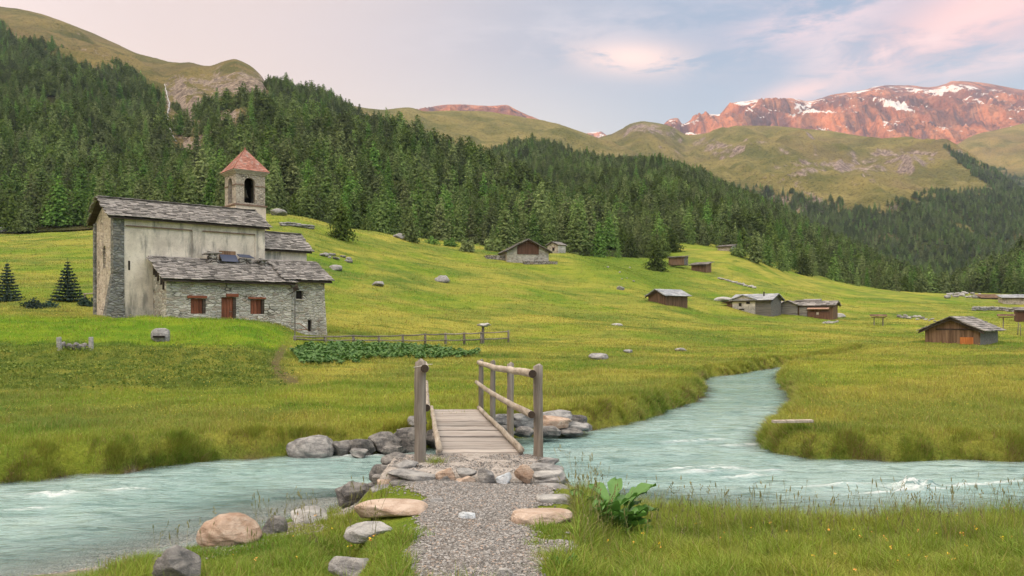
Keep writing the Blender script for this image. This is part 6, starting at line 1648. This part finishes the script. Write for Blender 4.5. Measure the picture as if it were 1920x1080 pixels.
# iron pole with a bracket in front of the annexe
p = at(553, 640, 51.5); zb = gz1(p.x, p.y); zt = CZ+(HY-541)/F*51.5
pole = empty('iron_pole', (p.x, p.y, zb), 0, 'thin iron pole with a dark bracket standing in front of the annexe', 'pole')
mb = MB(); mb.tube([(0, 0, -.3), (0, 0, zt-zb)], .04, 8); mb.build('shaft', M['metal'], pole)
mb = MB(); mb.tube([(.1, 0, zt-zb-.1), (-.2, 0, zt-zb-.28), (-.5, 0, zt-zb-.42)], [.03, .03, .02], 6); mb.obox((.06, 0, zt-zb+.0), (.16, 0, .05), (0, .09, 0), (-.04, 0, .12)); mb.obox((.1, 0, zt-zb+.2), (.07, 0, .03), (0, .06, 0), (0, 0, .09)); mb.build('bracket', M['beam_dark'], pole)
mb = MB(); mb.tube([(.0, 0, .95), (.3, .05, .98), (.65, .1, .70), (.9, .1, .45)], .03, 6); mb.tube([(0, 0, .55), (.75, .1, .60)], .03, 6); mb.build('brace', material('rusty_iron', f_rock((.16, .09, .06), (.30, .17, .11), (.10, .06, .04), .1), .8), pole)
# stub of fence behind the gable
fb = gp(165, 572, 55); f2 = empty('wooden_fence', fb, 0, 'short stub of pale fence joining the chapel gable', 'fence')
for x, z in ((-.25, .95), (.9, .9)): mb = MB(); mb.tube([(x, 0, -.3), (x, 0, z)], .07, 7); mb.build('post', M['post'], f2)
mb = MB(); mb.tube([(-.35, -.06, .85), (1.3, -.1, 1.0)], .05, 7); mb.build('rail', M['rail'], f2)
for i, (px, yb, hh2) in enumerate(((1908, 628, 24), (1914, 630, 22))):
    p = gp(px, yb, 60); mb = MB(); mb.tube([p-Vector((0, 0, .3)), p+Vector((.12-.2*i, 0, hh2*p.y/F))], .05, 7, .1); o = mb.build('fence_post', M['post'], None, True); tag(o, ('lone thin fence post leaning beyond the hay hut' if i == 0 else 'straight thin fence post paired with the leaning one'), 'fence post')
# bleached plank on the opposite bank, dark driftwood at the shore
p = gp(1486, 818, 13); mb = MB(); mb.obox(p+Vector((0, 0, .30)), (.42, .05, .0), (-.01, .07, 0), (0, 0, .028)); o = mb.build('plank', M['rail'], None, bevel=.01); tag(o, 'bleached plank lying on the opposite bank above the bend', 'plank')
p = at(1735, 974, 10.6); p.z = .06; mb = MB(); mb.tube([p+Vector((-.5, 0, .0)), p+Vector((-.15, .05, .05)), p+Vector((.3, .0, .02)), p+Vector((.6, .1, 0))], [.03, .06, .05, .02], 9, .15); o = mb.build('driftwood', M['bark'], None, True); tag(o, 'dark driftwood log lying in the shallows among grass stems', 'driftwood')
# ================================================================== grass and plants
def blades(name, P, h, w, lean, la, mat, label, cat='grass', segs=3, attrs=None, face=None):
    n = len(P); g = np.random.default_rng(n+segs)
    ts = np.linspace(0, 1, segs+1)
    ld = np.stack([np.cos(la), np.sin(la), np.zeros(n)], 1)
    fa = g.uniform(0, math.pi, n); wd = np.stack([np.cos(fa), np.sin(fa)*.6, np.zeros(n)], 1)
    rows = []
    for t in ts:
        c = P+ld*(lean*h*t*t)[:, None]; c = c+np.stack([np.zeros(n), np.zeros(n), h*(t-.42*np.clip(lean, 0, 2)*t*t)], 1)
        hw = (w*(1-t)**.65)[:, None]*.5
        if t < 1: rows += [c-wd*hw, c+wd*hw]
        else: rows += [c]
    V = np.stack(rows, 1); m = V.shape[1]; V = V.reshape(-1, 3); b = np.arange(n)*m
    quads = [np.stack([b+2*i, b+2*i+1, b+2*i+3, b+2*i+2], 1) for i in range(segs-1)]
    i = 2*(segs-1); tri = np.stack([b+i, b+i+1, b+i+2], 1)
    at_ = {k_: np.repeat(v, m) for k_, v in (attrs or {}).items()}
    me = np_mesh(name, V, [*( [np.concatenate(quads)] if quads else []), tri], M[mat], False, at_)
    return tag(link(name, me), label, cat, kind='stuff')

ROCKS_PX = [(664, 934, 805, 978), (645, 976, 742, 1016), (610, 1043, 722, 1085), (1005, 923, 1071, 947), (956, 951, 1076, 990), (371, 963, 491, 1031), (290, 1022, 376, 1085), (540, 953, 615, 985), (489, 968, 538, 1006)]
def clear_of_rocks(px, py, m=24):
    k_ = np.ones(px.shape, bool)
    for (a, b, c, e) in ROCKS_PX: k_ &= ~((px > a-3) & (px < c+3) & (py > b) & (py < e+m))
    return k_
# --- near bank
g = np.random.default_rng(77)
N = 600000
px = g.uniform(-200, 2130, N); d = np.sqrt(g.uniform(4.05**2, 11.6**2, N))
X = (px-CX)/F*d; z, sd, ns = ground_all(px, d); py = HY+F*(CZ-z)/d
ps = on_path(px, py)+fbm(X*2.2, d*2.2, 81, 3)*20
edge = sstep(-15, 18, ps+fbm(X/.35, d/.35, 87, 2)*12)
wobg = fbm(X/.8, d/.8, 211, 3)
# grass line of the gravelly shore
lim = np.interp(px, [-100, 225, 300, 380, 470, 560, 640, 700, 760, 1060, 1200, 1400, 1600, 2000], [1140, 1088, 1040, 1022, 1004, 975, 958, 975, 1000, 930, 945, 955, 965, 968])
shore = sstep(-6, 16, py-lim+wobg*12)
okk = g.random(N) < edge*shore*np.where((px > 690) & (px < 1075) & (py < 985) & (py > 860), 0, 1)*(sd > .05)
big = sstep(-.25, .45, fbm(X/.55, d/.55, 213, 3))
P = np.stack([X, d, z-.01], 1)[okk]; bg_ = big[okk]; e_ = edge[okk]; pxk = px[okk]; dk_ = d[okk]
h = 1.22*(.05+.17*g.random(len(P))**1.3*(.35+.95*bg_))*(.5+.5*e_)*np.where(pxk < 800, .8, 1.0)
h *= 1+.55*sstep(8.2, 9.6, dk_)*(pxk > 1000)
h *= np.where(clear_of_rocks(pxk, py[okk], 34), 1, .5)
w = .0045+.0045*g.random(len(P))
l, dkk = lush_dark(pxk, dk_, sd[okk], ns[okk])
blades('grass', P, h, w, g.uniform(.1, 1.15, len(P)), g.uniform(0, 6.28, len(P)), 'blade', 'long uncut green grass on the near bank', segs=3,
       attrs=dict(lush=.25+.5*bg_*(.4+.6*g.random(len(P))), dark=.35*(g.random(len(P)) < .4), dry=1.0*(g.random(len(P)) < .05)))
print('near blades', len(P))
# --- stalks with seed heads
N = 560
px = np.concatenate([g.uniform(1065, 1960, 390), g.uniform(470, 760, 80), g.uniform(60, 700, 50), g.uniform(1065, 1130, 40)]); d = g.uniform(6.0, 10.3, N)
z, sd, ns = ground_all(px, d); py = HY+F*(CZ-z)/d
lim2 = np.interp(px, [-100, 225, 300, 380, 470, 560, 640, 700, 760, 1060, 2000], [1140, 1088, 1040, 1022, 1004, 972, 952, 965, 1000, 930, 960])
okk = (py > lim2-4) & (on_path(px, py) > 18) & (py < 1060)
px, d, z = px[okk], d[okk], z[okk]; n = len(px); Xs = (px-CX)/F*d
hs = g.uniform(.26, .62, n)*np.where(px < 800, .75, 1); V = []; Fq = []; nb_ = 0
for i in range(n):
    a = g.uniform(0, 6.28); ln = g.uniform(.05, .35); pts = []
    for t in (0, .4, .75, 1): pts.append((Xs[i]+math.cos(a)*ln*hs[i]*t*t, d[i]+math.sin(a)*ln*hs[i]*t*t, z[i]+hs[i]*(t-.1*ln*t*t)))
    r = .0016
    for q in pts:
        for k_ in range(3): V.append((q[0]+r*math.cos(2.094*k_), q[1]+r*math.sin(2.094*k_), q[2]))
    for j in range(3):
        for k_ in range(3): Fq.append((nb_+3*j+k_, nb_+3*j+(k_+1) % 3, nb_+3*j+3+(k_+1) % 3, nb_+3*j+3+k_))
    nb_ += 12
    hl = g.uniform(.025, .075); hr = g.uniform(.003, .0075); q = pts[-1]; dx = pts[-1][0]-pts[-2][0]; dy = pts[-1][1]-pts[-2][1]
    nst = 1 if g.random() < .6 else 4
    for s_ in range(nst):
        ox, oy, oz = (0, 0, 0) if nst == 1 else (g.normal()*.012, g.normal()*.012, -.02*s_)
        ll = hl if nst == 1 else hl*.5
        for t, rr in ((-.05, .3), (.25, 1), (.65, .8), (1, .1)):
            for k_ in range(4): V.append((q[0]+ox+dx*.2*t+hr*rr*math.cos(1.571*k_), q[1]+oy+dy*.2*t+hr*rr*math.sin(1.571*k_), q[2]+oz+ll*t))
        for j in range(3):
            for k_ in range(4): Fq.append((nb_+4*j+k_, nb_+4*j+(k_+1) % 4, nb_+4*j+4+(k_+1) % 4, nb_+4*j+4+k_))
        nb_ += 16
me = np_mesh('grass_stalks', np.array(V), np.array(Fq), M['stalk'], False); tag(link('grass_stalks', me), 'thin dry grass stalks with seed heads standing along the near bank', 'grass', kind='stuff')
# --- meadow beyond the stream
N = 900000
px = g.uniform(-220, 2140, N); d = np.exp(g.uniform(math.log(12.9), math.log(240), N)); X = (px-CX)/F*d
z, sd, ns = ground_all(px, d)
v1 = np.array([X, d]).T-np.array([C0.x, C0.y]); lx = v1@np.array(E1[:2]); ly = v1@np.array(E2[:2])
inch = (lx > -.5) & (lx < 14.9) & (ly > -3.05) & (ly < 7)
okk = (~ns) & (sd > .05) & ~inch
P = np.stack([X, d, z-.015], 1)[okk]; pxk, dk_, sdk = px[okk], d[okk], sd[okk]
l, dkk = lush_dark(pxk, dk_, sdk, ns[okk]); big = sstep(-.3, .5, fbm(P[:, 0]/1.6, P[:, 1]/1.6, 215, 3)+.4*fbm(P[:, 0]/9, P[:, 1]/9, 217, 2))
n = len(P); h = (.07+.16*g.random(n))*(.55+.75*big)*(1+.25*sstep(30, 110, dk_)); w = .010*np.maximum(1, dk_/13)**.9*(.7+.6*g.random(n))
trk_m = np.zeros(n, bool)
pyk = HY+F*(CZ-P[:, 2])/P[:, 1]
for (ax, ay), (bx, by) in zip(trk[:-1], trk[1:]):
    t = np.clip(((pxk-ax)*(bx-ax)+(pyk-ay)*(by-ay))/((bx-ax)**2+(by-ay)**2), 0, 1); trk_m |= np.hypot(pxk-ax-t*(bx-ax), pyk-ay-t*(by-ay)) < 7
h[trk_m] *= .3
blades('grass', P, h, w, g.uniform(.1, .9, n), g.uniform(0, 6.28, n), 'blade', 'yellow green hay meadow grass beyond the stream', segs=2,
       attrs=dict(lush=l, dark=np.clip(dkk+.25*(1-big)*(g.random(n) < .5), 0, 1), dry=.8*(g.random(n) < .05)))
print('meadow blades', n)
# --- low weeds on the slope under the terrace, flower flecks over the meadow
g = np.random.default_rng(61); N = 30000
px = g.uniform(-200, 560, N); d = g.uniform(24, 41, N); X = (px-CX)/F*d; z, sd, ns = ground_all(px, d); ww_ = fbm(X/4, d/3, 67, 3)*3.5; dens = sstep(24.5, 31, d+ww_)*sstep(40.5, 36.5, d+ww_*.5)*sstep(560, 470, px+ww_*12)*(.10+.85*sstep(-.25, .4, fbm(X/1.4, d/1.1, 63, 3)))
ok = g.random(N) < dens; C = np.stack([X, d, z+g.uniform(.02, .26, N)], 1)[ok]
me = clump_mesh('slope_weeds', C, g.uniform(.05, .12, len(C)), M['weed'], 5, .3, 1); tag(link('slope_weeds', me), 'leafy low weeds covering the darker slope under the terrace', 'weeds', kind='stuff')
N = 26000; px = g.uniform(-200, 2130, N); d = np.exp(g.uniform(math.log(14), math.log(110), N)); X = (px-CX)/F*d; z, sd, ns = ground_all(px, d)
v1 = np.array([X, d]).T-np.array([C0.x, C0.y]); lx = v1@np.array(E1[:2]); ly = v1@np.array(E2[:2])
ok = (~ns) & (sd > .6) & ~((lx > -.5) & (lx < 14.9) & (ly > -3.05) & (ly < 7)) & (g.random(N) < sstep(-.15, .4, fbm(X/6, d/4, 65, 3)))
C = np.stack([X, d, z+g.uniform(.12, .24, N)], 1)[ok]
me = clump_mesh('meadow_flowers', C, .022*np.maximum(1, C[:, 1]/16)**.85, M['fleck'], 6, .3, 1); tag(link('meadow_flowers', me), 'yellow flower heads scattered in drifts over the meadow', 'flowers', kind='stuff')
# --- overhanging tussocks along the far banks
def bank(poly, n, seed):
    g = np.random.default_rng(seed); A = np.array(poly[:-1]); B = np.array(poly[1:]); dm = (A[:, 1]+B[:, 1])/2
    wgt = np.hypot(*(B-A).T)/dm; i = g.choice(len(A), n, p=wgt/wgt.sum()); t = g.random(n)[:, None]
    q = A[i]*(1-t)+B[i]*t; tn = (B-A)[i]; nrm = np.stack([-tn[:, 1], tn[:, 0]], 1); nrm /= np.linalg.norm(nrm, axis=1)[:, None]
    return q, nrm, g
cl = []
for poly, n, seed in ((w_xy([p for p in _far if p[0] > -420]), 140000, 5), (w_xy(_rgt), 105000, 6)):
    q, nrm, g = bank(poly, n, seed); tst = q+nrm*.3; s = poly_sd(tst[:, 0], tst[:, 1], RIVER); nrm[s < 0] *= -1      # outwards
    o = g.beta(1.2, 2.2, n)*1.15+.12; p = q+nrm*o[:, None]; okp = p[:, 1] > 9
    p, nrm, o = p[okp], nrm[okp], o[okp]; px = CX+F*p[:, 0]/p[:, 1]; z, sd, ns = ground_all(px, p[:, 1]); okp = (sd > .08) & ~ns
    pyb = HY+F*(CZ-z)/p[:, 1]
    okp &= ~((px > 770) & (px < 930) & (p[:, 1] < 19.5)) & ~((px > 540) & (px < 1105) & (sd < .45) & (p[:, 1] < 20))
    p, nrm, o, px, z, sd = p[okp], nrm[okp], o[okp], px[okp], z[okp], sd[okp]
    n = len(p); cf = fbm(p[:, 0]/.5, p[:, 1]/.5, 221, 3); tus = sstep(-.2, .5, cf)
    keep = g.random(n) < .15+.9*tus; p, nrm, px, z, sd, cf, tus = p[keep], nrm[keep], px[keep], z[keep], sd[keep], cf[keep], tus[keep]; n = len(p)
    near_edge = sstep(.75, .2, sd)
    h = (.10+.22*g.random(n))*(.5+.6*tus)*(.75+.35*near_edge); la = np.arctan2(-nrm[:, 1], -nrm[:, 0])+g.normal(0, .7, n)
    lean = g.uniform(.1, .7, n)+near_edge*g.uniform(.1, .8, n)
    dryp = near_edge*sstep(.05, .6, fbm(p[:, 0]/.9, p[:, 1]/.9, 223, 3)+.12)
    blades('bank_grass', np.stack([p[:, 0], p[:, 1], z-.02], 1), h, .009*np.maximum(1, p[:, 1]/14)*(.7+.6*g.random(n)), lean, la, 'blade', 'overhanging tussock grass along the far river bank' if seed == 5 else 'overhanging tussock grass along the meadow tongue', segs=3,
           attrs=dict(lush=.45*g.random(n), dark=.2*(g.random(n) < .2)*np.ones(n), dry=1.0*(g.random(n) < dryp*.5)))
# taller grass round the leafy plant and along the slabs
g = np.random.default_rng(55); Ps = []
for (px0, py0, sx_, sy_, n) in ((1095, 975, 30, 22, 2600), (1185, 990, 26, 18, 1500), (1300, 985, 40, 12, 2200), (1420, 1000, 50, 14, 2200), (640, 1010, 40, 18, 1800), (720, 1025, 30, 20, 2000), (560, 1030, 60, 22, 2200), (250, 1072, 25, 14, 1200), (1800, 1010, 60, 14, 2200), (1050, 1010, 22, 12, 800)):
    c = gp(px0, py0); k_ = c.y/F; q = g.normal(size=(n, 2))*np.array([sx_*k_, sy_*k_*2.5]); Ps.append(np.stack([c.x+q[:, 0], c.y+q[:, 1]], 1))
Ps = np.concatenate(Ps); okk = (Ps[:, 1] > 4.2); Ps = Ps[okk]; px = CX+F*Ps[:, 0]/Ps[:, 1]; z, sd, ns = ground_all(px, Ps[:, 1]); okk = (sd > .1) & (on_path(px, HY+F*(CZ-z)/Ps[:, 1]) > 4) & clear_of_rocks(px, HY+F*(CZ-z)/Ps[:, 1], 40); Ps, z, px = Ps[okk], z[okk], px[okk]; n = len(Ps)
blades('grass', np.stack([Ps[:, 0], Ps[:, 1], z-.01], 1), g.uniform(.14, .36, n)*np.where(px < 800, .6, 1), g.uniform(.005, .009, n), g.uniform(.1, .9, n), g.uniform(0, 6.28, n), 'blade', 'taller grass clumps by the path and the leafy plant', segs=3, attrs=dict(lush=g.uniform(.2, .8, n), dark=.4*(g.random(n) < .35), dry=1.0*(g.random(n) < .12)))
# --- loose gravel
g = np.random.default_rng(99); N = 42000
px = g.uniform(700, 1090, N); d = np.sqrt(g.uniform(4.3**2, 9.6**2, N)); X = (px-CX)/F*d; z = gz(X, d); py = HY+F*(CZ-z)/d
okk = (on_path(px, py)+fbm(X*2.2, d*2.2, 81, 3)*16 < 10+18*(g.random(N) < .06))
px2 = g.uniform(-60, 700, 9000); d2 = np.sqrt(g.uniform(6.5**2, 12.2**2, 9000)); X2 = (px2-CX)/F*d2; z2, sd2, ns2 = ground_all(px2, d2); ok2 = (z2 > -.12) & (z2 < .45) & (sd2 < 1.9)
px3 = g.uniform(1080, 1960, 4000); d3 = g.uniform(9, 12.3, 4000); X3 = (px3-CX)/F*d3; z3, sd3, _ = ground_all(px3, d3); ok3 = (z3 > -.1) & (z3 < .3) & (sd3 < 1.2)
u4 = g.uniform(-1.55, .40, 3500); v4 = g.uniform(9.68, 10.85, 3500); z4 = np.full(3500, .865)+.03*(v4-10.2)
Pp = np.concatenate([np.stack([X, d, z+.012], 1)[okk], np.stack([X2, d2, z2], 1)[ok2], np.stack([X3, d3, z3], 1)[ok3], np.stack([u4, v4, z4], 1)])
v, f = ICO[1]; n = len(Pp); r = (.0045+.0075*g.random(n)**2.5)*np.where(Pp[:, 0] < -2, 1.9, 1.0)
sc_ = np.stack([r*g.uniform(.8, 1.5, n), r*g.uniform(.8, 1.5, n), r*g.uniform(.5, .9, n)], 1); an = g.uniform(0, 6.28, n)
vv = v[None]*(1+g.normal(0, .16, (n, len(v), 1)))*sc_[:, None]; x_ = vv[..., 0]*np.cos(an)[:, None]-vv[..., 1]*np.sin(an)[:, None]; y_ = vv[..., 0]*np.sin(an)[:, None]+vv[..., 1]*np.cos(an)[:, None]
vv = np.stack([x_, y_, vv[..., 2]], -1)+Pp[:, None]
ff = f[None]+(np.arange(n)*len(v))[:, None, None]
me = np_mesh('gravel', vv.reshape(-1, 3), ff.reshape(-1, 3), M['pebble'], False); tag(link('gravel', me), 'loose grey gravel on the path and along the shore', 'gravel', kind='stuff')
# --- broad leaved patch by the fence
g = np.random.default_rng(123); N = 30000
px = g.uniform(545, 900, N); py = g.uniform(636, 690, N)
up = np.interp(px, [545, 560, 620, 700, 800, 880, 900], [670, 664, 655, 650, 649, 652, 654]); dn = np.interp(px, [545, 560, 600, 700, 800, 880, 900], [670, 682, 684, 674, 668, 662, 655])
ok = (py > up+fbm(px/14, py/9, 3, 2)*4) & (py < dn+fbm(px/14, py/9, 5, 2)*4); px, py = px[ok], py[ok]
d = F*(CZ-.85)/(py-HY); d = np.interp(py, [640, 650, 660, 684], [58, 53, 47, 37.5])
X = (px-CX)/F*d; z = gz(X, d); hgt = .08+.26*g.random(len(px))*(.6+.5*fbm(X/.8, d/.8, 7, 2)); C = np.stack([X, d, z+hgt], 1)
a = g.uniform(0, 6.28, len(C)); tl = g.uniform(.0, .7, len(C)); s = g.uniform(.07, .19, len(C))
ux = np.stack([np.cos(a)*np.cos(tl), np.sin(a)*np.cos(tl), -np.sin(tl)], 1)*s[:, None]; uy = np.stack([-np.sin(a), np.cos(a), g.normal(0, .3, len(C))], 1)*s[:, None]*.6
V = np.stack([C-ux, C-uy*.9, C+ux, C+uy*.9], 1).reshape(-1, 3); i = np.arange(len(C))*4
me = np_mesh('leafy_patch', V, np.stack([i, i+1, i+2, i+3], 1), M['nettle']); tag(link('leafy_patch', me), 'dark green broad leaved weeds growing thickly along the fence', 'weeds', kind='stuff')
# --- dark shrubs at the foot of the blue spruces
for (px, pyb, wpx, hpx, lab, seed) in ((62, 578, 46, 20, 'low dark shrub growing between the two blue spruces', 1), (92, 577, 34, 15, 'smaller dark shrub beside the tiered spruce, towards the cut one', 2), (160, 574, 30, 18, 'low dark shrub between the tiered spruce and the chapel gable', 3), (875, 472, 36, 22, 'scrubby light green bush on the rough ground uphill from the barn', 4), (925, 470, 44, 24, 'wide scrubby bush at the wood edge behind the barn', 5), (845, 462, 30, 16, 'small bush beside the broken rocks above the meadow crest', 6), (1385, 480, 30, 20, 'small bush beside the highest hut', 7), (810, 458, 26, 14, 'lowest bush on the meadow crest near the broken rocks', 8)):
    p = gp(px, pyb, 50); k_ = p.y/F; g = np.random.default_rng(seed); n = 420
    q = g.normal(size=(n, 3)); q /= np.linalg.norm(q, axis=1)[:, None]; q *= (g.random((n, 1))**.4)*(1+.25*np.sin(q[:, :1]*7+seed)); q[:, 2] = np.abs(q[:, 2])
    C = q*np.array([wpx*k_*.5, wpx*k_*.4, hpx*k_]); root = empty('shrub', p-Vector((0, 0, .1)), 0, lab, 'shrub')
    link('foliage', clump_mesh('shrub_foliage', C, np.full(n, hpx*k_*.22), M['larch' if seed > 3 else 'spruce'], seed, .2, 2, .5), root)
    mb = MB()
    mb.tube([(0, 0, -.1), (.02, 0, hpx*k_*.4), (0, .02, hpx*k_*.7)], [.06, .04, .02], 6); mb.build('stem', M['bark'], root)
# --- plants one can point at
def leaf(mb, base, az_, length, width, rise, droop, n=7):
    base = Vector(base); rows = []
    for i in range(n+1):
        t = i/n; c = base+Vector((math.cos(az_), math.sin(az_), 0))*length*t+Vector((0, 0, rise*t-droop*t*t)); w = width*math.sin(math.pi*min(.06+t*.94, 1))**.6
        s_ = Vector((-math.sin(az_), math.cos(az_), 0)); wv = .018*math.sin(t*9+az_)
        rows.append([c-s_*w+Vector((0, 0, .25*w+wv)), c-s_*w*.5+Vector((0, 0, .05*w)), c+Vector((0, 0, -.02)), c+s_*w*.5+Vector((0, 0, .05*w)), c+s_*w+Vector((0, 0, .25*w-wv))])
    b = len(mb.v)
    for r_ in rows: mb.v += [tuple(q) for q in r_]
    for i in range(n):
        for j in range(4): mb.f.append((b+5*i+j, b+5*i+j+1, b+5*i+6+j, b+5*i+5+j))
def dock(px, pyb, size, nl, label, seed):
    p = gp(px, pyb); root = empty('broad_leaved_plant', p, 0, label, 'plant'); g = random.Random(seed)
    for i in range(nl):
        a = 2.4*i+g.uniform(-.3, .3); hh2 = size*g.uniform(.10, .95); q_ = g.uniform(.1, .42); L = size*g.uniform(.26, .52); b = (math.cos(a)*size*q_, math.sin(a)*size*q_, hh2*.8)
        mb = MB(); leaf(mb, b, a, L, L*g.uniform(.30, .40), L*g.uniform(.55, 1.05), L*g.uniform(.2, .6)); o = mb.build('leaf', M['dock'], root, True, fix=False)
        mb = MB(); mb.tube([(0, 0, -.02), b], .006, 5); mb.build('stem', M['dock'], o)
    return root
dock(1150, 1014, .58, 58, 'lush plant with big round leaves beside the path and the pinkish block', 3)
dock(1108, 990, .34, 20, 'smaller leafy plant squeezed between the big leaved plant and the path', 5)
dock(1060, 1075, .14, 8, 'low rosette of dock leaves at the lower edge of the picture', 8)
def bloom(px, pyb, size, label, seed):
    p = gp(px, pyb); root = empty('yellow_flower_plant', p, 0, label, 'flower'); g = np.random.default_rng(seed)
    C = g.normal(size=(90, 3))*np.array([size*.3, size*.3, size*.22])+np.array([0, 0, size*.7]); me = clump_mesh('flower_head', C, np.full(90, size*.16), M['yellow_plant'], seed, .3, 2); link('flower_head', me, root)
    mb = MB(); 
    mb.tube([(0, 0, -.02), (.01, 0, size*.35), (0, 0, size*.75)], .004, 5); mb.build('stem', M['dock'], root)
bloom(1166, 1062, .11, 'clump of pale yellow flowers under the big leaved plant', 4)
N = 65; px = np.concatenate([g.uniform(1080, 1960, 52), g.uniform(400, 740, 13)]); d = g.uniform(4.6, 9, N); X = (px-CX)/F*d; z = gz(X, d); py = HY+F*(CZ-z)/d; ok = (on_path(px, py) > 25) & (py > 985)
C = np.stack([X, d, z+g.uniform(.10, .24, N)], 1)[ok]; C = np.repeat(C, 5, 0)+g.normal(0, .006, (ok.sum()*5, 3))
me = clump_mesh('flowers', C, np.full(len(C), .014), M['flower'], 9, .5, 1); tag(link('flowers', me), 'tiny yellow and orange flowers dotted through the near grass', 'flowers', kind='stuff')
# moss and turf tufts at the foot of the bridge posts
for (px, d0, zz, lab, seed, dry) in ((815, 10.3, .84, 'green tuft of grass at the foot of the single post on the downstream side', 3, 0), (994, 10.6, .82, 'small brownish tuft at the foot of the post holding both handrails', 4, .8)):
    g = np.random.default_rng(seed); n = 260; q = g.normal(0, 1, (n, 2))*np.array([.06, .06]); X0 = (px-CX)/F*d0
    P = np.stack([X0+q[:, 0], d0+q[:, 1], np.full(n, zz-.02)], 1)
    o = blades('grass_tuft', P, g.uniform(.06, .20 if not dry else .09, n), np.full(n, .007), g.uniform(.2, 1.2, n), g.uniform(0, 6.28, n), 'blade', lab, 'grass tuft', 3, dict(lush=np.full(n, .3), dark=np.zeros(n), dry=1.0*(g.random(n) < dry)))
    del o['kind']
# ================================================================== evening haze
hz = MB(); hz.box(-5300, 5500, -2800, 7700, -2.6, 2200)
def f_none(k, p): return None
mh = bpy.data.materials.new('valley_haze'); mh.use_nodes = True; t = mh.node_tree; t.nodes.clear()
o_ = t.nodes.new('ShaderNodeOutputMaterial'); pv = t.nodes.new('ShaderNodeVolumePrincipled')
pv.inputs['Color'].default_value = (.62, .76, 1.0, 1); pv.inputs['Density'].default_value = 6.0e-5; pv.inputs['Anisotropy'].default_value = .2
t.links.new(pv.outputs[0], o_.inputs['Volume'])
tag(hz.build('haze', mh), 'thin evening haze filling the valley air', 'haze', kind='stuff')
